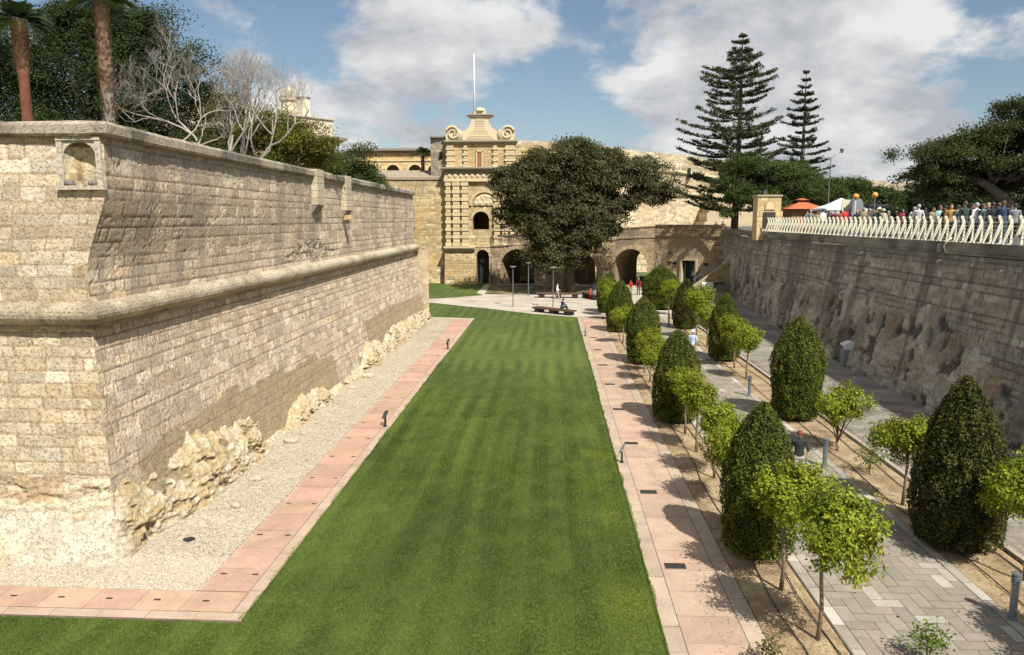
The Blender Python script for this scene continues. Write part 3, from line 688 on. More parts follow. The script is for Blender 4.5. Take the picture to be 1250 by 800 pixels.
# bedrock footing: one strip following the foot of the wall round the corner
RC = 0.35
def foot_path(s):            # s < 0 along the front (to the left), s > 0 along the long wall
    s = np.asarray(s, float); Yl = 16.28 + (s - RC); a = np.clip((s + RC) / (2 * RC), 0, 1) * math.pi / 2
    cx_, cy_ = -10.4, 16.28
    x = np.where(s < -RC, cx_ + (s + RC), np.where(s > RC, xb(np.maximum(Yl, 16), 0), cx_ + RC * np.sin(a))); y = np.where(s > RC, Yl, cy_ - RC * np.cos(a))
    return x, y, np.sin(a), -np.cos(a)
YS = [16.2, 17, 18.2, 19.0, 19.7, 20.5, 22, 23.8, 24.6, 26.6, 27.2, 28.5, 31.2, 32, 36, 38, 38.8, 41.5, 42.5, 44, 50, 57.9]
HS = [1.95, 1.6, 1.4, 1.6, 1.95, 1.75, 1.6, 1.35, .35, .3, .8, 1.05, .75, .4, .4, .7, 1.4, 1.1, .7, 1.3, 1.3, 1.0]
PS = [.30, .40, .48, .52, .58, .60, .62, .5, .25, .2, .42, .5, .4, .3, .3, .42, .6, .5, .35, .4, .4, .3]
sg_ = np.concatenate([np.linspace(-12, -4.5, 90)[:-1], np.arange(-4.5, 26, 0.038), np.arange(26, 41.7, 0.08)]); vs = np.linspace(0, 1, 64)
Vg, Sg = np.meshgrid(vs, sg_, indexing='ij'); px_, py_, nx_, ny_ = foot_path(Sg)
fr_ = 1 - sstep(-RC, RC * 1.5, Sg)                     # 1 on the front, 0 on the long wall
Hh = np.where(Sg < 0, 2.02, np.interp(16.28 + Sg - RC, YS, HS) * (0.86 + .34 * fbm(Sg * 1.6, Sg * 0, seed=44, o=4, g=.6))) + 0.14 * (fbm(Sg * 1.4, Sg * 0, seed=3) - .5)
pp = np.interp(16.28 + Sg - RC, YS, PS)
z = Vg * Hh
n1 = fbm(Sg * .8, z * 1.3, seed=61, o=6, g=.58); n2 = fbm(Sg * 3.5, z * 6.5, 3.3, seed=64, o=5, g=.62); n5 = fbm(Sg * 11, z * 14, 1.3, seed=65, o=3, g=.6)
lay = np.abs(((z * 3.4 + n1 * 3.2 + Sg * .15) % 1) - .5)
crev = sstep(0.57, 0.66, fbm(Sg * 1.7 + z * .8, z * 4.0, 8.8, seed=82, o=4, g=.6))
o_long = -0.10 + pp * np.clip(1 - Vg ** 2.4, 0, 1) * (.45 + .9 * n1) + np.clip(1.08 - Vg, 0, 1) ** .35 * ((n2 - .5) * .13 + lay * .08 + (n5 - .5) * .07 - crev * .13)
topc = 1.16 + .30 * (fbm(Sg * 1.1, Sg * 0, seed=5, o=4) - .5) * 2
isch = 1 - sstep(-.05, .05, z - topc)                # chalky plastered foot below, rock band above
lump = np.exp(-(((Sg + 2.7) / .42) ** 2 + ((z - .35) / .3) ** 2))
o_fr = 0.05 + np.clip(.42 * (1 - z / 1.2), 0, 1) + isch * (.05 + (n1 - .5) * .12 + (n5 - .5) * .03 + lump * (.10 + .2 * n2)) + (1 - isch) * ((n2 - .5) * .22 + lay * .10 - crev * .12 + .02) * np.clip(1.1 - Vg, 0, 1) ** .3
o_ = o_fr * fr_ + o_long * (1 - fr_)
c_long = lerp((.60, .50, .33), (.50, .38, .21), sstep(.42, .62, n1)); c_long = lerp(c_long, (.68, .62, .48), sstep(.52, .7, n2)); c_long *= (.70 + .6 * n5)[..., None]; c_long = lerp(c_long, (.24, .17, .09), crev * .75)
c_ch = lerp((.57, .515, .405), (.50, .43, .32), sstep(.4, .62, n2)) * (.82 + .36 * n5)[..., None]; c_ch = lerp(c_ch, (.52, .39, .21), lump * .7)
c_rk = lerp((.64, .55, .38), (.46, .33, .20), sstep(.45, .58, fbm(Sg * .9, z * 2.2, seed=99, o=4))); c_rk = c_rk * (.7 + .6 * n5)[..., None]; c_rk = lerp(c_rk, (.25, .17, .10), crev * .8)
c_fr = c_ch * isch[..., None] + c_rk * (1 - isch)[..., None]; c = c_fr * fr_[..., None] + c_long * (1 - fr_)[..., None]
bt_ = (.09 * z)                                         # the footing leans with the wall
Pp = np.stack([px_ + nx_ * (o_ - bt_), py_ + ny_ * (o_ - bt_), z - .02], -1)
mk('bedrock', Pp.reshape(-1, 3), grid_faces(*Sg.shape), M['rock'], bast, col=c.reshape(-1, 3), smooth=True)
# loose boulders at the foot of the wall
for i, (bx_, by_, s0_) in enumerate([(-9.0, 21.3, .13), (-9.25, 25.1, .16), (-9.15, 26.2, .10), (-9.3, 33.5, .12), (-9.2, 36.3, .15), (-8.7, 19.2, .09)]):
    bm = bmesh.new(); bmesh.ops.create_icosphere(bm, subdivisions=3, radius=1.0)
    Vb = np.array([v.co[:] for v in bm.verts]); Fb = np.array([[v.index for v in f.verts] for f in bm.faces]); bm.free()
    nb = fbm(Vb[:, 0] * 1.3 + i * 5, Vb[:, 1] * 1.3, Vb[:, 2] * 1.3, seed=i, o=4); Vb = Vb * (0.6 + .8 * nb)[:, None] * np.array([1.2, 1, .7]) * s0_ * 1.4 + np.array([bx_, by_, s0_ * .55 + .05])
    o = mk('boulder', Vb, Fb, M['rock'], col=np.tile((0.5, 0.43, 0.3), (len(Vb), 1)) * (0.8 + .4 * nb)[:, None], smooth=False)
    tag(o, ['knobbly pale boulder on the gravel below the tallest rock lump', 'broad pale boulder at the end of the near rock ledge by the tan patched masonry', 'small pale stone at the foot of the tan patched masonry',
            'small round stone on the gravel just beyond the second rock ledge', 'flat pale stone on the gravel before the far rock ledge', 'smallest pale stone on the gravel near the bastion corner'][i], 'boulder', 'loose stones below the bastion')
mb = MB(); mb.lathe([(0, 0), (.16, 0), (.17, .03), (.12, .05), (0, .055)], (-9.0, 17.05, 0.04), 16); tag(mb.build('floodlight', M['dark_metal'], smooth=False), 'round black ground floodlight set in the gravel near the bastion corner', 'floodlight')
# ------------------------------------------------------------------ right-hand retaining wall
rw = empty('retaining_wall', (17.5, 30, 0)); tag(rw, 'tall dark weathered retaining wall on rough bedrock carrying the terrace railing, right of the service road', 'retaining wall')
def road_z(Yv): return 0.05 + 0.75 * sstep(42, 78, Yv)
L1 = 60.0; Ys = np.concatenate([np.arange(6, 63.5, 0.065), np.linspace(63.5, 82.5, 200)])
zs = np.arange(-0.1, 6.52, 0.065)
Zg, Yg = np.meshgrid(zs, Ys, indexing='ij')
Xt = np.where(Yg < 63.5, 17.5, 17.5 + (Yg - 63.5) * 1.5 / 19)
bat = np.interp(Yg, [6, 40, 63, 82], [1.25, 1.3, .6, .3])
Xw = Xt - bat * (1 - Zg / 6.5)
rockh = np.interp(Yg, [6, 18, 21, 24, 27, 29, 32, 38, 44, 50, 56, 63, 70, 83], [0.9, 1.2, 2.8, 1.0, 1.6, 3.2, 3.8, 3.6, 3.9, 3.4, 3.6, 4.2, 4.6, 4.8]) + (fbm(Yg * .8, Zg * .8, seed=71, o=4) - .5) * 2.2
rk = sstep(-0.12, 0.12, rockh - Zg)
gz = np.maximum(Zg, 0)
def post_r(d, c, B, n1, n2, n3):
    a = fbm(Yg * .55, gz * .7, seed=74, o=5, g=.55); b = fbm(Yg * 2.6, gz * 3.4, seed=75, o=4, g=.6); rid = 1 - np.abs(2 * fbm(Yg * 1.0, gz * 1.2, seed=78, o=4) - 1)
    crev = sstep(.60, .68, fbm(Yg * 1.7, gz * 1.1, seed=79, o=3))
    butt = np.floor(Yg / 2.9 + a * 1.2) % 2 * 0.13
    f9 = fbm(Yg * 7, gz * 6, seed=77, o=3, g=.65); vst = fbm(Yg * 5.5, gz * 1.1, seed=76, o=3); dr = (a - .45) * 0.22 + (b - .5) * .15 + (rid - .8) * .06 + (f9 - .5) * .20 + (vst - .5) * .20 - crev * .15 + .04 + butt * sstep(3.6, 1.5, Zg)
    d = d * (1 - rk) + dr * rk
    cr_ = lerp((0.32, 0.275, 0.21), (0.52, 0.46, 0.365), sstep(.35, .6, a)); cr_ = lerp(cr_, (0.36, 0.26, 0.155), sstep(.58, .72, fbm(Yg * .6, gz * .8, seed=80, o=3)) * .5)
    cr_ = cr_ * (0.55 + .45 * b + .45 * f9)[..., None]; cr_ = lerp(cr_, (0.05, 0.045, 0.04), crev * .8)
    c = c * (1 - rk[..., None]) + cr_ * rk[..., None]
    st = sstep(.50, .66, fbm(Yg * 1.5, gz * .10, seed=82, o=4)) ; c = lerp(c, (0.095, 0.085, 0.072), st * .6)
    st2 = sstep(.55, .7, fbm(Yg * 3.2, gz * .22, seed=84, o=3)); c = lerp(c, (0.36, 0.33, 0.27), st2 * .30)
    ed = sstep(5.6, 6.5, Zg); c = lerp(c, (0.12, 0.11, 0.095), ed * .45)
    return d, c
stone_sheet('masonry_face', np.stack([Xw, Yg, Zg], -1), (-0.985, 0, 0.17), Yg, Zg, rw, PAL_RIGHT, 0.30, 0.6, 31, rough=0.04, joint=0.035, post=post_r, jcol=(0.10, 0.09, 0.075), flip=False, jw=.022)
# concrete edge beam under the railing
beam = [(-0.30, 6.50), (0.02, 6.50), (0.02, 6.62), (0.07, 6.64), (0.07, 7.02), (-0.5, 7.05), (-0.5, 6.50)]
sweep('edge_beam', [(19.0, 82.5), (17.5, 63.5), (17.5, 6)], beam, 'cut', rw, (0.27, 0.25, 0.21), 0.006, 0.5, 12, (0.13, 0.12, 0.10), 4.0)

# ------------------------------------------------------------------ railing: bent cream plates, steel rails
rail = empty('railing', (17.55, 40, 7.03)); tag(rail, 'long cream railing of bent steel plates with thin horizontal bars along the terrace edge', 'railing')
mb = MB()
prof_o = [(-0.10, 0.0), (0.02, 0.0), (0.30, 0.78), (0.31, 0.84), (0.22, 1.08), (0.17, 1.13), (0.10, 1.10), (0.11, 1.04), (0.19, 0.82), (-0.02, 0.18)]
mb.prism(prof_o, -0.030, 0.030, lambda a_, b_, h: (a_, h, b_))
mb.prism([(0.20, 0.0), (0.29, 0.0), (0.285, 0.74), (0.23, 0.70)], -0.02, 0.02, lambda a_, b_, h: (a_ + .03, h, b_))
mb.box(-0.13, 0.36, -0.055, 0.055, 0.0, 0.035)
V0 = np.array(mb.V); F0 = mb.F; pm_ = None
ys_post = [21.0 + 0.665 * i for i in range(63)]
me0 = None
for y in ys_post:
    if me0 is None:
        o = mb.build('post', M['white_metal'], None); me0 = o.data
    else:
        o = bpy.data.objects.new('post', me0); COL.objects.link(o)
    o.parent = rail; o.location = (17.50 - 17.55, y - 40, 0.0)
for (a_, z_) in ((0.20, 0.22), (0.245, 0.38), (0.285, 0.54), (0.315, 0.70), (0.30, 0.86), (0.22, 1.06)):
    mb = MB(); mb.tube([(17.5 + a_, 20.8, 7.03 + z_), (17.5 + a_, 62.4, 7.03 + z_)], 0.014, 6); mb.build('rail', M['steel'], rail)
# lamp bracket hanging off the edge beam, pipe stubs
lb = empty('floodlight_bracket', (17.4, 33.6, 6.9)); tag(lb, 'white floodlight on a curved bracket hanging over the edge below the terrace railing', 'floodlight')
mb = MB(); mb.tube([(17.42, 33.2, 7.2), (17.25, 33.2, 7.1), (17.12, 33.2, 6.85), (17.2, 33.2, 6.6), (17.4, 33.2, 6.55)], 0.035, 8); mb.build('bracket', M['white_metal'], lb, True)
mb = MB(); mb.box(17.22, 17.40, 33.75, 34.0, 6.55, 6.92, bev=.03); mb.build('lamp_body', M['grey_plastic'], lb)
for i, (y, z, t) in enumerate([(29.3, 6.05, 'short white pipe stub in the dark wall nearest the camera'), (33.9, 6.2, 'white pipe stub in the wall below the hanging floodlight'), (42.2, 6.2, 'small white pipe stub high in the middle of the dark wall'), (55.0, 6.2, 'small white pipe stub in the far part of the dark wall')]):
    mb = MB(); mb.tube([(17.75, y, z), (17.34, y, z), (17.27, y, z - .06)], 0.035, 10); tag(mb.build('drain_pipe', M['white'], smooth=True), t, 'drain pipe', 'drain stubs in the retaining wall')

# end pillar with relief and plaque
pil = empty('stone_pillar', (17.9, 62.6, 7)); tag(pil, 'square yellow limestone pillar with an arched relief and dark plaque where the railing ends', 'pillar')
P, S, T, nn = wall_grid((16.95, 62.2), (18.85, 62.2), 6.3, 9.85, 0.07); PALP = [(0.60, 0.46, 0.24), (0.54, 0.41, 0.2), (0.64, 0.5, 0.3), (0.5, 0.36, 0.18)]
stone_sheet('shaft', P, nn, S, T, pil, PALP, 0.42, 0.8, 41, rough=.012, joint=.012, mat='cut', stain=.3)
mb = MB().col((.52, .41, .22)); mb.box(16.96, 18.84, 62.24, 63.6, 6.3, 9.84); mb.build('shaft', M['cut'], pil)
mb = MB().col((.42, .35, .24)); mb.box(16.88, 18.92, 62.1, 63.7, 9.85, 9.98, bev=.02); mb.build('cap', M['cut'], pil)
mb = MB().col((.40, .29, .15)); pts = [(-.42, 8.75)] + [(.42 * -math.cos(t), 9.1 + .4 * math.sin(t)) for t in np.linspace(0, math.pi, 12)] + [(.42, 8.75)]
mb.prism(pts, 0, .06, lambda a_, b_, h: (17.95 + a_, 62.2 - h, b_)); mb.col((.62, .5, .3)); mb.prism([(x * .78, 8.8 + (z - 8.75) * .84) for x, z in pts], .061, .09, lambda a_, b_, h: (17.95 + a_, 62.2 - h, b_)); mb.build('relief', M['cut'], pil)
mb = MB(); mb.box(17.45, 18.4, 62.08, 62.2, 7.35, 8.6, bev=.015); mb.build('plaque', M['plaque'], pil)

# ------------------------------------------------------------------ bridge to the gate
br = empty('stone_bridge', (5, 88, 0)); tag(br, 'old limestone arched bridge crossing the ditch to the city gate, shaded by trees', 'bridge')
PA, PB, PC = np.array([-7.4, 92.0]), np.array([12.3, 88.0]), np.array([19.0, 82.5])
LAB = np.linalg.norm(PB - PA); nAB = np.array([(PB - PA)[1], -(PB - PA)[0]]) / LAB
def ab(s, off=0.0): 
    p = PA + (PB - PA) * s / LAB - nAB * off; return p     # off>0 goes behind the face
ptop = lambda s: np.interp(s, [0, LAB], [5.85, 7.15])
arches = [(3.4, 2.2, 1.9), (11.2, 2.05, 1.9), (17.3, 2.0, 2.3)]      # centre along face, half width, spring height
P, S, T, nn = wall_grid(PA, PB, 0.0, 1.0, 0.12, 0.018)
T = P[..., 2] * ptop(S); P[..., 2] = T
sc = (S[:-1, :-1] + S[1:, 1:]) / 2; tc_ = (T[:-1, :-1] + T[1:, 1:]) / 2; keep = np.ones(sc.shape, bool)
for c0, hw, sp in arches: keep &= ~((np.abs(sc - c0) < hw) & (tc_ < sp + np.sqrt(np.clip(hw ** 2 - (sc - c0) ** 2, 0, 99)) * 1.12))
PAL_BR = [(0.44, 0.33, 0.2), (0.37, 0.275, 0.165), (0.50, 0.40, 0.26), (0.22, 0.17, 0.12)]
def post_b(d, c, B, n1, n2, n3):
    led = np.abs(T - (ptop(S) - 1.15)) < .1; d = d + led * .14
    st = sstep(.5, .66, fbm(S * 1.2, T * .2, seed=302, o=3)) * sstep(2.0, 5.5, T); c = lerp(c, (0.17, 0.135, 0.10), st * .7)
    return d, c
stone_sheet('face', P, nn, S, T, br, PAL_BR, 0.32, 0.6, 51, rough=.05, joint=.04, keep=keep, post=post_b)
for c0, hw, sp in arches:
    mb = MB(); mb.col((.46, .35, .21)); n = 17
    for k in range(n):        # ring of voussoirs
        a0, a1 = math.pi * k / n + .008, math.pi * (k + 1) / n - .008; q = []
        for a_, r_ in ((a0, 1.0), (a1, 1.0), (a1, 1.2), (a0, 1.2)): q.append((c0 + hw * r_ * math.cos(a_), sp + hw * 1.12 * r_ * math.sin(a_)))
        mb.col(tuple(np.array((.46, .35, .21)) * rr.uniform(.8, 1.12)))
        mb.prism(q, -0.09, 0.5, lambda a_, b_, h: (*ab(a_, h), b_))
    for sg in (-1, 1):
        for k in range(6): mb.col(tuple(np.array((.46, .35, .21)) * rr.uniform(.8, 1.12))); z0_ = sp * k / 6; a_, b_ = sorted((c0 + sg * hw, c0 + sg * (hw + .3))); mb.prism([(a_, z0_ + .01), (b_, z0_ + .01), (b_, z0_ + sp / 6 - .01), (a_, z0_ + sp / 6 - .01)], -.08, .5, lambda a2, b2, h: (*ab(a2, h), b2))
    mb.build('arch_ring', M['stone'], br)
    # skewed barrel vault behind the opening
    V = []; C = []; pr_ = [(c0 + hw, 0.0), (c0 + hw, sp * .5)] + [(c0 + hw * math.cos(a_), sp + hw * 1.12 * math.sin(a_)) for a_ in np.linspace(0, math.pi, 22)] + [(c0 - hw, sp * .5), (c0 - hw, 0.0)]
    nd = 20
    for j in range(nd + 1):
        dd = 0.45 + 7.3 * j / nd; sh = 0.27 * (dd - .45)
        for i, (s_, z_) in enumerate(pr_):
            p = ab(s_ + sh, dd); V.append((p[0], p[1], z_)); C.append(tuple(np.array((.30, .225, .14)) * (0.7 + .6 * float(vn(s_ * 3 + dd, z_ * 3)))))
    npf = len(pr_); F = [(j * npf + i, j * npf + i + 1, (j + 1) * npf + i + 1, (j + 1) * npf + i) for j in range(nd) for i in range(npf - 1)]
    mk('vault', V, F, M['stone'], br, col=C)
# solid piers between vaults and the far face
P, S, T, nn = wall_grid(ab(LAB, 7.8), ab(-2, 7.8), 0.0, 1.0, 0.3, 0.05); S = LAB - S; T = P[..., 2] * ptop(S); P[..., 2] = T
sc = (S[:-1, :-1] + S[1:, 1:]) / 2; tc_ = (T[:-1, :-1] + T[1:, 1:]) / 2; keep = np.ones(sc.shape, bool)
for c0, hw, sp in arches: c1 = c0 + .27 * 7.3; keep &= ~((np.abs(sc - c1) < hw) & (tc_ < sp + np.sqrt(np.clip(hw ** 2 - (sc - c1) ** 2, 0, 99)) * 1.12))
stone_sheet('rear_face', P, nn, S, T, br, PAL_BR, 0.32, 0.6, 53, rough=.03, keep=keep)
# parapet coping
mb = MB(); x = 0.0
while x < LAB - .01:
    x1 = min(x + 1.3, LAB); c_ = np.array((.34, .275, .19)) * rr.uniform(.75, 1.1); mb.col(tuple(c_)); z_ = ptop(x); z1_ = ptop(x1)
    mb.prism([(x + .01, z_), (x1 - .01, z1_), (x1 - .01, z1_ + .13), (x + .01, z_ + .13)], -.08, .55, lambda a_, b_, h: (*ab(a_, h), b_)); x = x1
mb.build('coping', M['stone'], br)
# wing wall with the blind arch, door and two small windows
LBC = np.linalg.norm(PC - PB); nBC = np.array([(PC - PB)[1], -(PC - PB)[0]]) / LBC
def bc(s, off=0.0): return PB + (PC - PB) * s / LBC - nBC * off
P, S, T, nn = wall_grid(PB, PC, 0.0, 7.3, 0.08)
DX0, DX1, DZ1 = 3.55, 5.25, 3.35
sc = (S[:-1, :-1] + S[1:, 1:]) / 2; tc_ = (T[:-1, :-1] + T[1:, 1:]) / 2
ins = lambda s, t: (((s - 4.2) / 3.6) ** 2 + (np.maximum(t - 2.0, 0) / 4.2) ** 2 < 1) & (s < 8)
def post_c(d, c, B, n1, n2, n3):
    m = ins(S, T); d = np.where(m, (n1 - .5) * .02 - B['j'] * .012 - .22, d)
    c2 = lerp((.50, .385, .22), (.42, .33, .2), B['r1']) * (.85 + .3 * n1)[..., None]; c2 = lerp(c2, (.30, .27, .19), (sstep(3.4, 3.8, T) * (1 - sstep(5.4, 5.9, T)) * sstep(2.5, 2.9, S) * (1 - sstep(5.8, 6.3, S))) * .6)
    c = np.where(m[..., None], c2, c); return d, c
stone_sheet('wing_wall', P, nn, S, T, br, PAL_BR, 0.32, 0.6, 55, rough=.07, joint=.05, post=post_c, keep=~((sc > DX0) & (sc < DX1) & (tc_ < DZ1)))
def bbox(mb, s0, s1, z0, z1, o0, o1): mb.prism([(s0, z0), (s1, z0), (s1, z1), (s0, z1)], o0, o1, lambda a_, b_, h: (*bc(a_, h), b_))
dr = MB(); bbox(dr, DX0, DX1, 0.2, DZ1, .55, .62); door = dr.build('door', M['glass_dark'], br)
fm = MB()
for s_ in (DX0, DX0 + .82, DX1 - .07): bbox(fm, s_, s_ + .07, .2, DZ1, .50, .549)
for z_ in (.75, 2.55, DZ1 - .08): bbox(fm, DX0, DX1, z_, z_ + .07, .49, .546)
fm.build('frame', M['green_frame'], door)
nm = MB(); bbox(nm, DX0 + 1.2, DX0 + 1.42, 1.7, 2.1, .44, .485); nm.build('notice', M['white'], door)
rv = MB().col((.50, .42, .27)); bbox(rv, DX0 - .22, DX0, 0.2, DZ1 + .18, .05, .6); bbox(rv, DX1, DX1 + .22, 0.2, DZ1 + .18, .05, .6); bbox(rv, DX0, DX1, DZ1, DZ1 + .18, .05, .6); rv.build('door_surround', M['cut'], br)
for s_ in (1.6, 2.3, 6.3): wv = MB(); bbox(wv, s_, s_ + .5, 2.85, 3.15, -.03 + .2, .3); wv.build('vent_window', M['glass_dark'], br)
wv = MB(); bbox(wv, 1.9, 2.05, 3.95, 4.25, .05, .3); wv.build('wall_lamp', M['dark_metal'], br)
# arch ring of the blind arch
mb = MB(); n = 22
for k in range(n):
    a0, a1 = math.pi * k / n + .005, math.pi * (k + 1) / n - .005; q = []
    for a_, r_ in ((a0, 0), (a1, 0), (a1, .42), (a0, .42)): q.append((4.2 + (3.6 + r_) * math.cos(a_), 2.0 + (4.2 + r_) * math.sin(a_)))
    mb.col(tuple(np.array((.43, .33, .21)) * rr.uniform(.75, 1.1))); mb.prism(q, -0.05, 0.4, lambda a_, b_, h: (*bc(min(a_, LBC), h), b_))
mb.build('arch_ring', M['stone'], br)
mb = MB(); mb.col((.30, .25, .18)); bbox(mb, 0, LBC, 7.3, 7.42, -.1, .5); bbox(mb, 0, LBC, 6.1, 6.25, -.12, .2); mb.build('coping', M['stone'], br)

# stair against the wing wall
st = empty('stone_stair', (16, 76, .7)); tag(st, 'ochre stone stair with a sloping parapet rising to the right beside the green door', 'stair')
V = []; 
SX0, SX1, SY = 14.6, 18.75, 76.0
def stair_top(x): return 1.15 + (x - SX0) / (SX1 - SX0) * 3.1
P, S, T, nn = wall_grid((SX0 - .3, SY), (SX1, SY), 0.0, 1.0, .08, .03); T = 0.5 + P[..., 2] * (stair_top(P[..., 0]) - .5); P[..., 2] = T
stone_sheet('parapet_wall', P, nn, S, T, st, [(.55, .42, .22), (.48, .36, .19), (.6, .48, .28), (.38, .28, .16)], .3, .55, 57, rough=.035, joint=.035)
mb = MB().col((.48, .40, .26)); mb.prism([(SX0 - .35, stair_top(SX0 - .35)), (SX1, stair_top(SX1)), (SX1, stair_top(SX1) + .14), (SX0 - .35, stair_top(SX0 - .35) + .14)], -.06, .4, lambda a_, b_, h: (a_, SY + h, b_)); mb.build('coping', M['stone'], st)
mb = MB().col((.42, .36, .26))
for k in range(16): xx = SX0 + k * (SX1 - SX0) / 16; mb.box(xx, SX1, SY + .4, SY + 2.0, .5 + .19 * k, .5 + .19 * (k + 1))
mb.build('steps', M['cut'], st)
mb = MB(); mb.tube([(SX0, SY + .1, stair_top(SX0) + .75), (SX1 - .4, SY + .1, stair_top(SX1 - .4) + .75)], .03, 6)
for k in range(5): xx = SX0 + .1 + k * .9; mb.tube([(xx, SY + .1, stair_top(xx) + .1), (xx, SY + .1, stair_top(xx) + .75)], .025, 6)
mb.build('handrail', M['grey_metal'], st)

# ------------------------------------------------------------------ curtain wall left of the gate
cw = empty('curtain_wall', (-17, 93, 0)); tag(cw, 'pale weathered curtain wall with orange stains and a sloping stone top, between bastion and gate', 'city wall')
P, S, T, nn = wall_grid((-26, 93.0), (-13.0, 93.0), 0, 12.9, 0.10)
def post_w(d, c, B, n1, n2, n3):
    o_ = sstep(.5, .66, fbm(S * .45, T * .35, seed=401, o=4)) * (1 - sstep(8.5, 10.5, T)); c = lerp(c, (.50, .33, .15), o_ * .6)
    g = sstep(.5, .65, fbm(S * 1.1, T * .25, seed=402, o=4)) * sstep(7.5, 9.5, T); c = lerp(c, (.28, .25, .19), g * .7)
    rk_ = 1 - sstep(2.4, 3.2, T + (fbm(S, T, seed=5) - .5) * 1.5); d = d + rk_ * (.35 + .5 * (fbm(S * 1.3, T * 2, seed=403, o=4) - .5)) * (1 - T / 4)
    return d, c
stone_sheet('face', P, nn, S, T, cw, PAL_GATE, .32, .55, 58, rough=.05, joint=.045, post=post_w, stain=.3)
mb = MB().col((.34, .28, .2)); mb.add([(-26, 92.85, 12.9), (-12.9, 92.85, 12.9), (-12.9, 92.85, 13.2), (-26, 92.85, 13.2), (-26, 97, 14.3), (-14.5, 97, 14.3)], [(0, 1, 2, 3), (3, 2, 5, 4)]); mb.build('sloping_top', M['stone'], cw)
mb = MB().col((.45, .38, .26)); mb.box(-18.4, -17.0, 90.5, 92.9, 7.0, 9.6); mb.build('side_buttress', M['stone'], cw)

# ------------------------------------------------------------------ city gate
gt = empty('city_gate', (-8.7, 92, 0)); tag(gt, 'baroque honey limestone city gate with banded pilasters, scrolled pediment and blind arch', 'gate')
GX0, GX1, GY = -13.0, -4.4, 92.0; GC = -8.7
G1 = (.60, .48, .29); G2 = (.50, .38, .21)
# scarp below the ledge, with the dark doorway
P, S, T, nn = wall_grid((-13.1, GY - .35), (-7.4, GY - .35), 0, 4.5, .08)
P[..., 1] -= (1 - T / 4.5) * .55
xc = (P[:-1, :-1, 0] + P[1:, 1:, 0]) / 2; tc_ = (T[:-1, :-1] + T[1:, 1:]) / 2
keep = ~((xc > -9.15) & (xc < -7.6) & (tc_ < 3.5 + np.sqrt(np.clip(.78 ** 2 - (xc + 8.38) ** 2, 0, 9))))
def post_s(d, c, B, n1, n2, n3):
    o_ = sstep(.46, .62, fbm(S * .8, T * .6, seed=411, o=4)); c = lerp(c, (.48, .29, .11), o_ * .55); return d, c
stone_sheet('scarp', P, nn, S, T, gt, PAL_GATE, .33, .5, 61, rough=.07, joint=.05, keep=keep, post=post_s)
mb = MB().col((.20, .15, .10)); mb.box(-9.4, -7.42, 94.5, 94.7, 0, 4.6); mb.box(-9.45, -9.15, GY - .1, 94.5, 0, 4.4); mb.box(-7.6, -7.42, GY - .3, 94.5, 0, 4.6); mb.box(-9.4, -7.42, GY - .05, 94.5, 4.35, 4.6); passage = mb.build('postern', M['stone'], gt)
mb = MB(); mb.box(-8.9, -8.2, 93.0, 93.08, 0.05, 3.2); mb.build('grille', M['dark_metal'], passage)
# scarp behind and flanks
mb = MB().col(G2); mb.box(-13.0, -9.75, 92.75, 97, 4.4, 14.0); mb.box(-7.5, -4.4, 92.75, 97, 4.4, 14.0); mb.box(-9.74, -7.51, 92.75, 97, 9.15, 14.0); mb.box(-9.74, -7.51, 92.75, 97, 4.75, 6.6); mb.box(-13.1, -9.5, 92.2, 97, 0, 4.35); mb.build('body', M['stone'], gt)
# ledge
mb = MB().col((.50, .42, .28)); mb.box(-13.2, -9.3, GY - .95, GY + .5, 4.45, 4.68, bev=.03); mb.box(-13.1, -9.3, GY - .65, GY + .5, 4.15, 4.45, bev=.05); mb.build('ledge', M['cut'], gt)
# main wall plane with window opening
P, S, T, nn = wall_grid((-13.0, GY + .2), (-4.4, GY + .2), 4.6, 12.95, .08)
xc = (P[:-1, :-1, 0] + P[1:, 1:, 0]) / 2; tc_ = (T[:-1, :-1] + T[1:, 1:]) / 2
keep = ~((xc > -9.65) & (xc < -7.6) & (tc_ > 6.75) & (tc_ < 8.0 + np.sqrt(np.clip(1.02 ** 2 - (xc + 8.625) ** 2, 0, 9)) * .95))
stone_sheet('wall', P, nn, S, T, gt, PAL_GATE, .4, .8, 63, rough=.02, joint=.02, keep=keep, stain=.3)
mb = MB().col((.42, .33, .2))
for k in range(13):
    a0, a1 = math.pi * k / 13 + .01, math.pi * (k + 1) / 13 - .01; q = []
    for a_, r_ in ((a0, 1.02), (a1, 1.02), (a1, 1.3), (a0, 1.3)): q.append((-8.625 + r_ * math.cos(a_), 8.0 + .95 * r_ * math.sin(a_)))
    mb.col(tuple(np.array((.55, .43, .26)) * rr.uniform(.85, 1.08))); mb.prism(q, -.1, .5, lambda a_, b_, h: (a_, GY + .2 + h, b_))
win = mb.build('window', M['cut'], gt)
mb = MB().col((.30, .21, .13)); mb.box(-9.66, -7.58, GY + 5.8, GY + 5.9, 6.7, 9.0); mb.box(-9.74, -9.66, GY + .25, GY + 5.8, 6.7, 9.1); mb.box(-7.6, -7.52, GY + .25, GY + 5.8, 6.7, 9.1); mb.box(-9.65, -7.61, GY + .22, GY + 5.8, 6.61, 6.73); mb.box(-9.65, -7.61, GY + .6, GY + 5.8, 9.0, 9.14); mb.build('reveal', M['stone'], win)
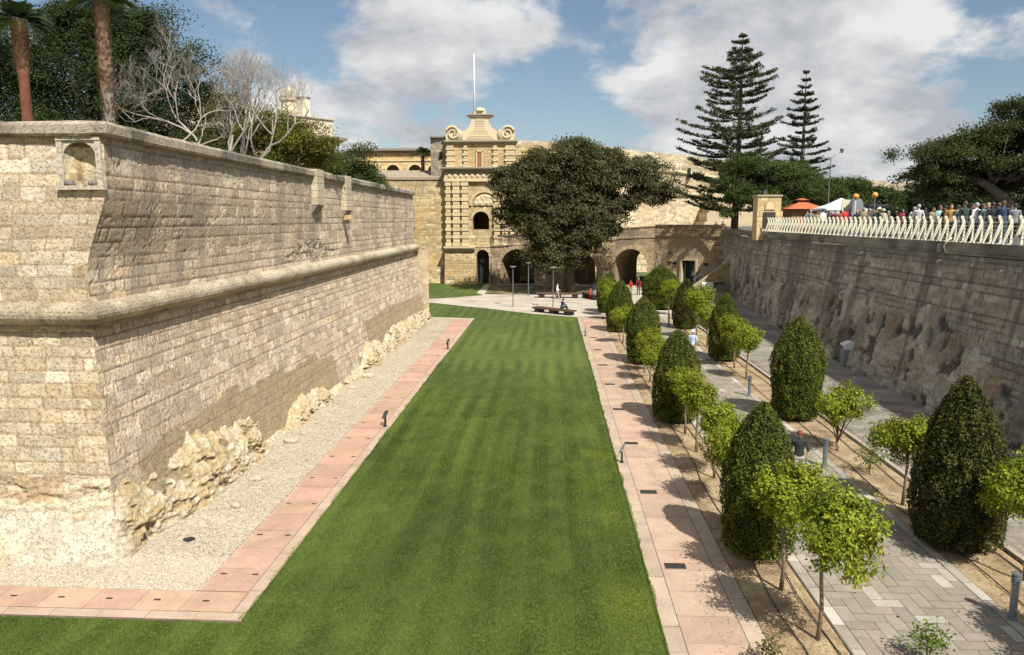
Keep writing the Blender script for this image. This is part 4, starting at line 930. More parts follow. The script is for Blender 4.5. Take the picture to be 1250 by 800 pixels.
# blind arch with crest above the window
mb = MB()
for k in range(19):
    a0, a1 = math.pi * k / 19 + .004, math.pi * (k + 1) / 19 - .004; q = []
    for a_, r_ in ((a0, 1.6), (a1, 1.6), (a1, 1.85), (a0, 1.85)): q.append((-8.15 + r_ * math.cos(a_), 9.7 + r_ * math.sin(a_)))
    mb.col((.56, .44, .26)); mb.prism(q, -.22, .1, lambda a_, b_, h: (a_, GY + .2 + h, b_))
mb.build('blind_arch', M['cut'], gt)
V = []; F = []; C = []; nr_, na = 14, 30
for i in range(nr_ + 1):
    for k in range(na + 1):
        a_ = math.pi * k / na; r_ = 1.35 * i / nr_; xx = -8.15 + r_ * math.cos(a_); z_ = 9.72 + r_ * math.sin(a_); h = .06 + .26 * float(fbm(np.array(xx * 4), np.array(z_ * 4), seed=9, o=3)) * (1 if i < nr_ else 0)
        V.append((xx, GY + .2 - h, z_)); C.append((.55, .46, .3))
for i in range(nr_):
    for k in range(na): b = i * (na + 1) + k; F.append((b, b + 1, b + na + 2, b + na + 1))
mk('carved_crest', V, F, M['cut'], gt, col=C, smooth=True)
# rusticated (banded) pilasters
def banded(x0, x1, z0, z1, yb, dep, name='banded_pilaster', h=.42, c=G1):
    mb = MB(); z = z0; k = 0
    while z < z1 - .02:
        z2 = min(z + h, z1); w = .0 if k % 2 else .10
        mb.col(tuple(np.array(c) * rr.uniform(.84, 1.06))); mb.box(x0 - w + .05, x1 + w - .05, yb - dep - (0 if k % 2 else .09), yb + .3, z + .02, z2 - .02, bev=.03); z = z2; k += 1
    mb.build(name, M['cut'], gt)
for (x0, x1, dep) in ((-13.0, -12.35, .25), (-12.1, -11.2, .45), (-11.0, -10.2, .35), (-7.0, -6.2, .35), (-6.0, -5.2, .45), (-5.0, -4.4, .25)): banded(x0, x1, 4.7, 12.6, GY + .2, dep, h=.46)
# entablature
mb = MB()
for (z0, z1, o, c) in ((12.6, 12.95, .42, G1), (12.96, 13.35, .30, (.52, .42, .26)), (13.36, 13.95, .25, (.30, .25, .17)), (13.96, 14.12, .62, (.40, .34, .24)), (14.13, 14.33, .85, (.30, .26, .2))):
    mb.col(c); mb.box(GX0 - o * .4, GX1 + o * .4, GY + .2 - o, GY + 2, z0, z1, bev=.03)
mb.build('entablature', M['cut'], gt)
mb = MB()
for k in range(12): x = GX0 + .55 + k * .7; mb.col((.55, .45, .28)); mb.lathe([(0, -.28), (.2, -.2), (.26, 0), (.2, .2), (0, .26)], (x, GY - .08, 13.28), 8, sx=1.0, sy=.5)
mb.build('carved_frieze', M['cut'], gt, True)
# attic
P, S, T, nn = wall_grid((-12.85, GY + .3), (-4.4, GY + .3), 14.3, 17.35, .08)
def post_a(d, c, B, n1, n2, n3):
    p = sstep(2.2, 2.6, S) * (1 - sstep(6.3, 6.7, S)); c = lerp(c, (.62, .37, .17), np.clip(p * .85 * sstep(.3, .6, n1 + .1) * np.maximum(sstep(2.6, 1.6, np.abs(S - 4.4) * 0 + 2) * 0 + sstep(1.0, 2.0, np.abs(S - 4.4)), .35), 0, 1))
    p2 = sstep(1.05, 1.15, S) * (1 - sstep(1.6, 1.7, S)); c = lerp(c, (.60, .38, .18), p2 * .6); return d, c
stone_sheet('attic', P, nn, S, T, gt, PAL_GATE, .38, .7, 65, rough=.015, joint=.012, post=post_a, stain=.3)
mb = MB().col(G2); mb.box(-12.84, -4.41, GY + .4, GY + 4, 14.3, 17.4); mb.build('attic', M['cut'], gt)
for (x0, x1) in ((-12.85, -11.9), (-10.75, -10.25), (-7.1, -6.55), (-5.6, -4.4)): banded(x0, x1, 14.35, 17.2, GY + .3, .16, h=.34, c=(.60, .49, .30))
mb = MB(); mb.box(-9.05, -8.5, GY + .24, GY + .31, 14.4, 16.2); d_ = mb.build('door', M['brown_wood'], gt)
mb = MB().col((.55, .44, .28)); mb.box(-9.2, -9.05, GY + .15, GY + .35, 14.35, 16.3); mb.box(-8.5, -8.35, GY + .15, GY + .35, 14.35, 16.3); mb.box(-9.2, -8.35, GY + .15, GY + .35, 16.2, 16.4); mb.build('frame', M['cut'], d_)
mb = MB()
for (z0, z1, o, c) in ((17.2, 17.36, .25, (.45, .36, .23)), (17.37, 17.58, .5, (.32, .27, .19))): mb.col(c); mb.box(GX0 + .15 - o * .5, GX1 + o * .5, GY + .3 - o, GY + 2, z0, z1, bev=.02)
mb.build('cornice', M['cut'], gt)
# pediment with concave shoulders, two volutes, cap and block
pts = []
for t in np.linspace(0, 1, 14): a_ = math.pi / 2 * t; pts.append((1.05 + 1.55 * (1 - math.sin(a_)), 20.15 - 1.55 * (1 - math.cos(a_)) * 1.0 - 0))   # concave
pts = [(1.05 + 1.7 * (1 - math.cos(math.pi / 2 * t)), 18.55 + 1.7 * (1 - math.sin(math.pi / 2 * t))) for t in np.linspace(0, 1, 14)]
side = [(4.1, 17.55), (4.25, 17.9), (4.2, 18.6), (3.8, 19.1), (3.2, 19.15), (2.85, 18.62)] + pts[::-1]
poly = [(x, z) for x, z in side] + [(-x, z) for x, z in side[::-1]]
mb = MB().col((.60, .50, .33)); mb.prism(poly, 0, .9, lambda a_, b_, h: (GC + a_, GY + .45 + h, b_)); ped = mb.build('pediment', M['cut'], gt)
mb = MB()
for k in range(9): z_ = 17.75 + k * .3; hw_ = 1.0 + 2.0 * max(0, 1 - k / 5) ** 1.5; mb.col(tuple(np.array((.54, .44, .28)) * rr.uniform(.85, 1.1))); mb.box(GC - hw_ * .55, GC + hw_ * .55, GY + .40, GY + .5, z_, z_ + .27, bev=.02)
mb.build('carved_panel', M['cut'], ped)
for sg in (-1, 1):
    mb = MB().col((.58, .48, .31)); cxv, czv = GC + sg * 3.35, 18.45
    sp_ = [(cxv + sg * r_ * math.cos(a_), GY + .32, czv + r_ * math.sin(a_)) for r_, a_ in ((.86 - .70 * t, .3 + t * 10.5) for t in np.linspace(0, 1, 46))]
    mb.tube(sp_, [.17 - .10 * t for t in np.linspace(0, 1, 46)], 6); mb.build('volute', M['cut'], ped, True)
    mb = MB().col((.50, .41, .27))
    mb.lathe([(0, -.62), (.35, -.5), (.48, 0), (.4, .5), (0, .72)], (GC + sg * 2.55, GY + .42, 18.2), 10, sx=1, sy=.45); mb.build('cartouche', M['cut'], ped, True)
mb = MB()
for (x, z0, z1, c) in ((1.2, 20.2, 20.36, (.5, .42, .28)), (1.42, 20.37, 20.52, (.40, .34, .24)), (1.62, 20.53, 20.72, (.30, .26, .2)), (.72, 20.73, 21.1, (.62, .54, .37))): mb.col(c); mb.box(GC - x, GC + x, GY + .45 - (x - 1.05) * .5, GY + 1.35 + (x - 1.05) * .5, z0, z1, bev=.03)
mb.lathe([(.62, 0), (.6, .2), (.45, .36), (.2, .42), (0, .43)], (GC, GY + .9, 21.1), 14)
mb.build('cap', M['cut'], ped)
fp = MB(); fp.tube([(-9.45, GY + 1.2, 20.5), (-9.42, GY + 1.2, 27.9)], [.13, .07], 8); tag(fp.build('flagpole', M['white'], smooth=True), 'tall bare white flagpole standing above the gate pediment', 'flagpole')
# grey side tower
tw = empty('side_tower', (-14, 93.5, 12.9)); tag(tw, 'narrow grey stone block with one small window beside the gate attic', 'tower')
P, S, T, nn = wall_grid((-15.0, 93.6), (-13.0, 93.2), 12.9, 18.0, .1)
stone_sheet('wall', P, nn, S, T, tw, [(.36, .31, .23), (.30, .26, .2), (.44, .38, .28), (.22, .19, .15)], .35, .6, 67, rough=.03)
mb = MB().col((.33, .29, .22)); mb.box(-14.95, -12.95, 93.65, 97, 12.9, 17.98); mb.col((.22, .2, .16)); mb.box(-15.1, -12.9, 93.05, 97, 18.0, 18.15); mb.build('wall', M['stone'], tw)
mb = MB(); mb.box(-13.9, -13.4, 93.3, 93.42, 15.4, 16.3); mb.build('window', M['dark'], tw)
mb = MB(); mb.tube([(-12.93, 93.0, 12.9), (-12.93, 93.0, 17.8)], .06, 6); mb.build('downpipe', M['dark_metal'], tw)

# building right of the gate, partly behind the big tree
gh = empty('gatehouse_range', (1, 97, 0)); tag(gh, 'plain pale stone range right of the gate, mostly hidden by the big dark tree', 'building')
P, S, T, nn = wall_grid((-4.6, 96.5), (6, 98.6), 0, 17.4, .14)
def post_g(d, c, B, n1, n2, n3):
    for z_ in (16.2, 14.9, 9.0): d = d + (np.abs(T - z_) < .13) * .18; c = lerp(c, (.30, .25, .18), (np.abs(T - z_ + .2) < .12) * .7)
    return d, c
stone_sheet('wall', P, nn, S, T, gh, PAL_GATE, .38, .7, 69, rough=.03, post=post_g)
mb = MB().col((.40, .33, .22)); mb.add([(-4.6, 96.5, 17.4), (6, 98.6, 17.4), (4, 112, 17.4), (-4.6, 112, 17.4)], [(0, 1, 2, 3)]); mb.build('roof', M['stone'], gh)
for (x, z) in ((-2.6, 15.6), (0.4, 15.5), (4.5, 12)): mb = MB(); yy = 96.5 + (x + 4.6) * 3.5 / 17.6; mb.box(x, x + .4, yy - .12, yy + .1, z, z + .35); mb.build('window', M['dark'], gh)

# rampart far behind
rp = empty('city_rampart', (15, 130, 0)); tag(rp, 'large sunlit rampart with stepped parapets and a long ledge rising behind the bridge', 'rampart')
PAL_RP = [(.60, .50, .33), (.54, .44, .28), (.66, .57, .41), (.42, .33, .21)]
def rtop(x): return np.interp(x, [-6, 5, 15, 22, 28, 36], [21.3, 20.9, 19.6, 19.0, 18.2, 17.4])
P, S, T, nn = wall_grid((-8, 128), (36, 132), 0, 1, .16, .009); Tt = rtop(P[..., 0]); T = P[..., 2] * Tt; P[..., 2] = T
P[..., 1] -= (1 - np.clip(T / 12, 0, 1)) * 1.6
def post_p(d, c, B, n1, n2, n3):
    k = Tt - T
    led = (np.abs(T - 12.2) < .22); d = d + led * .45
    l2 = (np.abs(k - 3.0) < .16); d = d + l2 * .35 - (k > 3.1) * 0.0
    d = d - (k < 1.6) * .12
    c = lerp(c, (.30, .25, .18), (np.abs(k - 3.35) < .2) * .6); c = lerp(c, (.24, .2, .14), (np.abs(T - 11.8) < .22) * .6)  # shade below both ledges painted into the colour as dark strips
    g = sstep(.52, .66, fbm(S * .35, T * .6, seed=501, o=4)) * sstep(12, 14, T); c = lerp(c, (.40, .33, .22), g * .35)
    scr = sstep(.55, .6, fbm(S * .5, T * 1.6, seed=503, o=4)) * sstep(12.4, 13, T) * sstep(26, 30, S); c = lerp(c, (.20, .18, .09), scr * .4)
    o_ = np.exp(-((S - 24.5) / .5) ** 2) * (T < 12) * sstep(.35, .6, n1); c = lerp(c, (.50, .30, .14), o_ * .7)
    return d, c
stone_sheet('face', P, nn, S, T, rp, PAL_RP, .42, .8, 71, rough=.07, joint=.05, post=post_p, stain=.35)
mb = MB().col((.5, .42, .28))
for i in range(22): x0 = -8 + i * 2; yw_ = 128.15 + i * 4 / 22; mb.add([(x0, yw_, rtop(x0) - .02), (x0 + 2, yw_ + 4 / 22, rtop(x0 + 2) - .02), (x0 + 2, 150, rtop(x0 + 2)), (x0, 150, rtop(x0))], [(0, 1, 2, 3)])
mb.build('top', M['stone'], rp)
P, S, T, nn = wall_grid((-8, 113), (40, 115), 0, 5.2, .16)
P[..., 1] += (T / 5.2) * 1.2
stone_sheet('scarp_foot', P, nn, S, T, rp, PAL_RP, .42, .8, 77, rough=.16, joint=.05, stain=.5)
mb = MB().col((.5, .42, .28)); mb.add([(-8, 114.1, 5.2), (40, 116.1, 5.2), (40, 131, 5.6), (-8, 127, 5.6)], [(0, 1, 2, 3)]); mb.build('terrace', M['stone'], rp)
mb = MB(); mb.box(23.6, 23.95, 130.2, 130.8, 14.9, 16.7); mb.build('slit_window', M['dark'], rp)
P, S, T, nn = wall_grid((36, 132), (50, 170), 0, 17, .8, .42); stone_sheet('face', P, nn, S, T, rp, PAL_RP, .42, .8, 72, rough=.03)
# terraces of scrub and rubble below the ledge, at the right of the rampart
for k in range(5):
    mb = MB()
mbs = MB().col((.58, .48, .31))
for k in range(6):
    z = 7.6 + k * 1.5; mbs.col(tuple(np.array((.58, .48, .32)) * rr.uniform(.85, 1.05))); mbs.box(25 + k * .6, 44, 122.5 + k * 1.1, 134, z - 1.5, z, bev=.05)
mbs.build('terraced_foot', M['stone'], rp)

# arcaded building left of the gate
ar = empty('arcaded_building', (-21, 105, 12.6)); tag(ar, 'ochre plastered building with an arcade and dark cornice beyond the curtain wall', 'building')
AX0, AX1, AY = -27.5, -15.6, 104.0
cen = [-24.9, -21.4, -19.0 + .4]; cen = [-25.1, -22.0, -18.9]
P, S, T, nn = wall_grid((AX0, AY), (AX1, AY), 12.6, 17.4, .08); X_ = P[..., 0]
xc = (P[:-1, :-1, 0] + P[1:, 1:, 0]) / 2; tc_ = (T[:-1, :-1] + T[1:, 1:]) / 2; keep = np.ones(xc.shape, bool)
for c0 in cen + [-16.2]: keep &= ~((np.abs(xc - c0) < .95) & (tc_ < 14.6 + np.sqrt(np.clip(.95 ** 2 - (xc - c0) ** 2, 0, 9))))
stone_sheet('wall', P, nn, S, T, ar, [(.62, .44, .22), (.58, .41, .2), (.66, .48, .26), (.5, .36, .2)], .5, 1.2, 73, rough=.008, joint=.006, keep=keep, mat='cut', stain=.3)
mb = MB()
for c0 in cen + [-16.2]:
    for k in range(11):
        a0, a1 = math.pi * k / 11, math.pi * (k + 1) / 11; q = []
        for a_, r_ in ((a0, .94), (a1, .94), (a1, 1.14), (a0, 1.14)): q.append((c0 + r_ * math.cos(a_), 14.6 + r_ * math.sin(a_)))
        mb.col((.66, .52, .32)); mb.prism(q, -.08, .35, lambda a_, b_, h: (a_, AY + h, b_))
mb.build('arch_ring', M['cut'], ar)
mb = MB().col((.30, .22, .15)); mb.box(AX0, AX1, AY + 2.5, AY + 2.6, 12.6, 17.4); mb.build('rear_wall', M['cut'], ar)
mb = MB().col((.60, .46, .26)); mb.box(AX0, AX1, AY - .12, AY + .1, 16.0, 16.15); mb.col((.25, .21, .17)); mb.box(AX0 - .5, AX1, AY - .6, AY + 6, 17.4, 17.75, bev=.04); mb.box(AX0 - .2, AX1, AY - .25, AY + .1, 17.15, 17.39); mb.build('cornice', M['cut'], ar)
# salmon building with heavy cornice and chimney
sb_ = empty('salmon_building', (-24, 72, 9)); tag(sb_, 'salmon plastered building with a heavy dark cornice and one pale chimney behind the green trees', 'building')
BX1 = -19.9; BY = 70.0; _n0 = len(bpy.data.objects)
mb = MB().col((.56, .33, .19)); mb.box(-34, BX1 - .5, BY, BY + 12, 9, 14.6); mb.build('wall', M['cut'], sb_)
mb = MB()
for k, (o, z0, z1) in enumerate(((.0, 14.6, 14.8), (.25, 14.8, 15.05), (.5, 15.05, 15.25), (.8, 15.25, 15.5))): mb.col((.26, .22, .18)); mb.box(-34.5, BX1 - .4 + o, BY - .1 - o, BY + 12, z0, z1 - .004)
mb.build('cornice', M['cut'], sb_)
mb = MB().col((.62, .52, .40)); mb.box(-34, BX1 - .3, BY + .3, BY + 12, 15.5, 17.1, bev=.03); mb.col((.45, .4, .33)); mb.box(-34, BX1 - .15, BY + .15, BY + 12, 17.1, 17.28, bev=.03); mb.build('parapet', M['cut'], sb_)
mb = MB().col((.66, .57, .42)); mb.box(-23.0, -22.2, BY + 1, BY + 1.9, 17.0, 18.9, bev=.02); mb.col((.1, .09, .08)); mb.box(-23.05, -22.85, BY + .95, BY + 1.95, 18.9, 19.05); mb.box(-22.45, -22.15, BY + .95, BY + 1.95, 18.9, 19.05); mb.build('chimney', M['cut'], sb_)
mb = MB(); mb.box(-21.9, -21.5, BY - .04, BY + .1, 12.4, 13.9); mb.build('window', M['dark'], sb_)
for o_ in sb_.children:      # the block stands at an angle, its long side turned to the right
    w_ = np.array(sb_.location)
    for v in o_.data.vertices:
        dx_, dy_ = v.co.x + w_[0] - BX1, v.co.y + w_[1] - BY; ca_, sa_ = math.cos(R(52)), math.sin(R(52))
        v.co.x = BX1 + dx_ * ca_ - dy_ * sa_ - w_[0]; v.co.y = BY + dx_ * sa_ + dy_ * ca_ - w_[1]
dm = empty('domed_lantern', (-27.9, 80, 9)); tag(dm, 'small pale stone domed lantern showing above the bare tree', 'cupola')
mb = MB().col((.62, .52, .34)); mb.lathe([(1.0, 9), (1.0, 19.0), (1.25, 19.1), (1.3, 19.4), (.95, 19.5), (.9, 20.4), (1.12, 20.5), (1.12, 20.7)], (-27.9, 80, 0), 12); mb.build('drum', M['cut'], dm)
mb = MB().col((.50, .44, .33)); mb.lathe([(1.0, 20.7), (.96, 21.05), (.8, 21.45), (.5, 21.75), (.2, 21.9), (.08, 22.0), (.07, 22.2), (0, 22.22)], (-27.9, 80, 0), 16); mb.build('dome', M['cut'], dm, True)

# distant walls on the right horizon
for i, (x0, x1, y, z, lab) in enumerate([(76, 96, 190, 17.5, 'low distant pale stone rampart seen over the hedge, left of its taller neighbour'), (95, 122, 185, 21.0, 'taller distant sunlit stone rampart on the right skyline, left of the big pine')]):
    w = empty('distant_rampart', (x0, y, 7)); tag(w, lab, 'rampart', 'distant ramparts')
    P, S, T, nn = wall_grid((x0, y), (x1, y + 8), 6, 1, 1.0, 1.0); P, S, T, nn = wall_grid((x0, y), (x1, y + 8), 6, z, .4)
    e = 1.2 * (fbm(S * .15, S * 0, seed=7 + i) - .5); T2 = 6 + (T - 6) * (1 + e / 12); P[..., 2] = T2
    stone_sheet('wall', P, nn, S, T, w, [(.50, .40, .29), (.46, .37, .27), (.56, .46, .34), (.38, .3, .22)], .5, 1, 75 + i, rough=.1)
    mb = MB().col((.46, .38, .28)); mb.add([(x0, y, z - .3), (x1, y + 8, z - .3), (x1 + 5, y + 40, z + 1.5), (x0 + 5, y + 40, z + 1.5)], [(0, 1, 2, 3)]); mb.build('top', M['stone'], w)
# ------------------------------------------------------------------ vegetation
RS = np.random.RandomState(77)
def unit(v): return v / (np.linalg.norm(v, axis=-1, keepdims=True) + 1e-9)
def leaf_quads(P, Nn, size, asp=0.5, jit=0.9, droop=0.0, rs=RS):
    n = len(P); Nn = unit(Nn + rs.randn(n, 3) * jit)
    t = rs.randn(n, 3); t[:, 2] -= droop; t = unit(t - Nn * (t * Nn).sum(1)[:, None]); b = np.cross(Nn, t)
    s = (size * (0.7 + 0.6 * rs.rand(n)))[:, None]
    return np.stack([P - t * s, P + b * s * asp - t * s * .1, P + t * s, P - b * s * asp - t * s * .1], 1).reshape(-1, 3)
def qf(n): return np.arange(4 * n).reshape(n, 4)
def leaf_cols(n, a, b, rs=RS, p=1.0): return np.repeat(lerp(a, b, rs.rand(n) ** p), 4, 0)

# clipped bullet-shaped evergreens
def make_yew(n, H, rad, seed, shoulder, ca, cb, label):
    rs = np.random.RandomState(seed)
    root = empty('clipped_bush'); tag(root, label, 'topiary', 'clipped bullet-shaped bushes in two rows')
    def prof(t):
        r = np.where(t < shoulder, 0.90 + 0.10 * np.sin(np.clip(t / shoulder, 0, 1) * math.pi * .6), 0)
        q = np.clip((t - shoulder) / (1 - shoulder), 0, 1); e = 0.90 + 0.10 * math.sin(math.pi * .6)
        return np.where(t < shoulder, r, e * np.clip(1 - q ** 1.55, 0, 1) ** 0.72)
    z0 = 0.16
    tb = rs.rand(int(n * 2.2)); keep = rs.rand(len(tb)) < np.clip(prof(tb) + .12, 0, 1); t = tb[keep][:n]; n = len(t)
    a = rs.rand(n) * 6.283; r = rad * prof(t)
    bump = fbm(np.cos(a) * 1.8 + 5, np.sin(a) * 1.8 + 5, t * H * 0.9, seed=seed, o=3) - .5
    fine = fbm(np.cos(a) * 6 + 5, np.sin(a) * 6 + 5, t * H * 3.2, seed=seed + 5, o=2) - .5
    dep = rs.rand(n) ** 2.2 * 0.16
    r = r * (1 + bump * .32) + fine * .20 - dep
    r = r + (rs.rand(n) < .06) * rs.rand(n) * .10
    P = np.stack([r * np.cos(a), r * np.sin(a), z0 + (H - z0) * (t + (rs.rand(n) - .5) * .01)], -1)
    Nn = np.stack([np.cos(a), np.sin(a), .25 + 1.4 * np.clip((t - shoulder) / (1 - shoulder), 0, 1)], -1)
    V = leaf_quads(P, unit(Nn), 0.024 + .014 * rs.rand(n), .55, .85, rs=rs)
    mixv = np.clip(rs.rand(n) ** 1.8 * .9 + fine * .9, 0, 1)
    C = np.repeat(lerp(ca, cb, mixv), 4, 0)
    # inner mass of twigs that stops light shining through
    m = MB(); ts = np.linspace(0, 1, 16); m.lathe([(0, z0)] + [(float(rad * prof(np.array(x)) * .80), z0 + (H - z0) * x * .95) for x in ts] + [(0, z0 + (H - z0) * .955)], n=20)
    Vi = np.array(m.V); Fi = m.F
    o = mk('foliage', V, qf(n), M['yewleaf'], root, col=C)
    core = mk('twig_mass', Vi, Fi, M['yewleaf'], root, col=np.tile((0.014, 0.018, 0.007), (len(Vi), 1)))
    mb = MB().col((.12, .09, .06)); 
    for k in range(3): a_ = k * 2.1; mb.tube([(.05 * math.cos(a_), .05 * math.sin(a_), -.05), (.12 * math.cos(a_), .12 * math.sin(a_), .4)], [.05, .035], 7)
    mb.build('trunk', M['bark'], root, True)
    return root
YA, YB = (0.028, 0.043, 0.007), (0.180, 0.200, 0.026)
yewA = make_yew(34000, 4.0, 1.02, 5, .45, YA, YB, 'x')
yewB = make_yew(34000, 4.0, 1.0, 9, .55, YA, (.185, .21, .026), 'x')
yewC = make_yew(36000, 4.1, 1.0, 12, .33, (0.022, 0.029, 0.008), (0.125, 0.122, 0.028), 'x')
yews = [  # proto, x, y, height, radius, label
 (yewA, 5.05, 17.2, 3.72, .87, 'tall dark clipped bush nearest the camera in the left bed, beside the pink path'),
 (yewA, 5.05, 29.0, 3.70, .92, 'second clipped bush of the left bed, with bright orange trees crowding its near side'),
 (yewB, 5.2, 41.0, 3.75, .92, 'third clipped bush of the left bed, halfway along the pink path'),
 (yewA, 5.05, 52.8, 3.7, 1.0, 'fourth clipped bush of the left bed, next to the far end of the lawn'),
 (yewB, 5.0, 63.8, 3.3, .95, 'farthest clipped bush of the left row, at the edge of the pale plaza'),
 (yewC, 10.05, 17.9, 4.25, 1.04, 'widest and darkest clipped bush, lower right, casting shade on the stone walk'),
 (yewB, 9.95, 29.6, 4.15, .98, 'smooth green bullet-shaped bush standing alone before the service road'),
 (yewA, 9.95, 42.1, 3.9, .90, 'third clipped bush of the right bed, behind the far pair of orange trees'),
 (yewC, 10.0, 54.6, 3.7, .95, 'narrow dark clipped bush of the right bed, fourth from the camera'),
 (yewB, 9.9, 66.5, 3.9, 1.6, 'broad domed clipped bush at the far end, below the bridge arch'),
]
used = set()
for i, (pr_, x, y, h, r, lab) in enumerate(yews):
    o = pr_ if id(pr_) not in used else copy_tree(pr_); used.add(id(pr_))
    base = 4.1 if pr_ is yewC else 4.0; br0 = 1.02 if pr_ is yewA else 1.0
    o.location = (x, y, 0.03); o.scale = (r / br0, r / br0, h / base); o.rotation_euler = (0, 0, (0.4 + 1.7 * i) % 6.28); o['label'] = lab

# small round-headed orange trees
def make_orange(seed, H, cr, n, label='x', bushy=False, lop=0.0):
    rs = np.random.RandomState(seed)
    root = empty('orange_tree'); tag(root, label, 'orange tree', 'small orange trees in the planting beds')
    th = H - cr * 1.55 if not bushy else .35
    c = np.array([lop, 0, H - cr * .95])
    lobes = [(c + rs.randn(3) * cr * np.array([.26, .26, .20]), cr * rs.uniform(.60, .80)) for _ in range(7)] + [(c, cr * .9)]
    P = []; Nn = []; K = []
    ncl = 170
    for k in range(ncl):
        lc, lr = lobes[rs.randint(len(lobes))]; d = unit(rs.randn(3)); p = lc + d * lr * rs.uniform(.50, .98) * np.array([1, 1, .88]); m_ = int(n / ncl)
        q = p + rs.randn(m_, 3) * cr * .115; P.append(q); Nn.append(unit(q - c) * .8 + np.array([0, 0, .5])); K.append(np.full(m_, rs.rand()))
    P = np.concatenate(P); Nn = np.concatenate(Nn); K = np.concatenate(K); n2 = len(P)
    V = leaf_quads(P, Nn, 0.040 + .016 * rs.rand(n2), .42, .55, .7, rs)
    t = np.clip(K * .55 + rs.rand(n2) * .55 - .05, 0, 1)
    C = lerp((0.060, 0.092, 0.010), (0.29, 0.33, 0.022), t); yl = rs.rand(n2) < .10; C[yl] = (0.34, 0.34, 0.04)
    mk('crown', V, qf(n2), M['leaf'], root, col=np.repeat(C, 4, 0))
    mb = MB().col((.20, .15, .10)); w = rs.uniform(-.06, .06, 4)
    tp_ = Vector((lop * .5, 0, th + cr * .25)); mb.tube([(0, 0, -.1), (w[0], w[1], th * .35), (w[2] + lop * .2, w[3], th * .75), tp_], [.050, .040, .036, .032], 8)
    mb.build('trunk', M['bark'], root, True)
    mb = MB().col((.17, .13, .08))
    for k in range(9):
        lc, lr = lobes[k % 8]; e_ = Vector(lc + unit(rs.randn(3)) * lr * .5); s_ = tp_ - Vector((0, 0, rs.uniform(0, .25))); mid = s_.lerp(e_, .5) + Vector(rs.randn(3) * .05)
        mb.tube([s_, mid, e_], [.022, .014, .006], 5)
    mb.build('branches', M['bark'], root, True)
    return root
orgs = [make_orange(21, 3.25, .90, 11500, lop=.25), make_orange(22, 2.9, .78, 10500), make_orange(23, 2.85, .80, 10000), make_orange(24, 2.8, .76, 9000, lop=-.1), make_orange(25, 2.35, .76, 8500, bushy=True)]
trees = [ # proto, x, y, scale, rot, label
 (0, 5.15, 13.35, 1.0, 0, 'largest leafy orange tree at the bottom edge, with drooping bright leaves over the stone walk'),
 (1, 5.05, 15.3, 1.0, .5, 'slender orange tree growing in front of the nearest dark clipped bush'),
 (2, 5.05, 20.0, .95, 2, 'orange tree partly hidden just beyond the nearest clipped bush of the left bed'),
 (3, 5.15, 22.3, .93, 4.5, 'bright yellow-green orange tree just beyond the nearest clipped bush, beside the pink path'),
 (1, 5.1, 24.9, .92, 3, 'orange tree in the middle of the bright group between first and second clipped bushes'),
 (3, 5.1, 27.1, .96, 5.2, 'orange tree touching the near side of the second clipped bush of the left bed'),
 (2, 5.05, 33.6, .9, 1.1, 'orange tree hidden close behind the second clipped bush of the left bed'),
 (1, 4.95, 35.9, .93, 2.2, 'lone bright round orange tree between the second and third clipped bushes, trunk showing'),
 (3, 5.0, 38.3, .85, 3.9, 'small orange tree close in front of the third clipped bush of the left bed'),
 (2, 4.75, 47.5, .95, 1.4, 'bright orange tree squeezed between the third and fourth clipped bushes'),
 (3, 4.8, 58.8, 1.0, 2.8, 'orange tree between the two farthest bushes of the left row, by the plaza'),
 (1, 4.7, 61.0, 1.1, 2.8, 'farthest orange tree of the left bed, half in front of the last clipped bush'),
 (0, 10.6, 16.0, .93, 3.6, 'orange tree at the right edge with a curved trunk, beside the ribbed bollard'),
 (2, 9.95, 20.35, .99, .3, 'round orange tree with a straight dark trunk, left of the widest dark bush'),
 (4, 10.0, 25.3, 1.05, 1.3, 'low bushy orange tree with foliage almost to the soil, beside the woman in black'),
 (3, 9.95, 37.1, 1.02, 2.0, 'nearer of the two orange trees standing before the third bush of the right bed'),
 (1, 10.0, 39.7, 1.0, 4.1, 'farther of the two orange trees standing before the third bush of the right bed'),
 (2, 9.95, 46.6, 1.05, 2.5, 'orange tree just behind the third bush of the right bed, crown leaning to its side'),
 (1, 9.8, 49.5, 1.25, .9, 'big bright orange tree in front of the narrow dark bush of the right bed'),
 (3, 10.0, 62.0, 1.15, 3.3, 'farthest orange tree of the right bed, before the broad domed bush'),
]
used = set()
for (k, x, y, s, rz, lab) in trees:
    pr_ = orgs[k]; o = pr_ if k not in used else copy_tree(pr_); used.add(k)
    o.location = (x, y, .03); o.scale = (s, s, s); o.rotation_euler = (0, 0, rz); o['label'] = lab
o = copy_tree(orgs[1]); o.location = (10.1, 11.0, .03); o['label'] = 'orange tree just outside the lower right corner, shading the stone walk'
o = copy_tree(orgs[2]); o.location = (10.1, 12.6, .03); o['label'] = 'second orange tree outside the lower right corner, shading the stone walk'
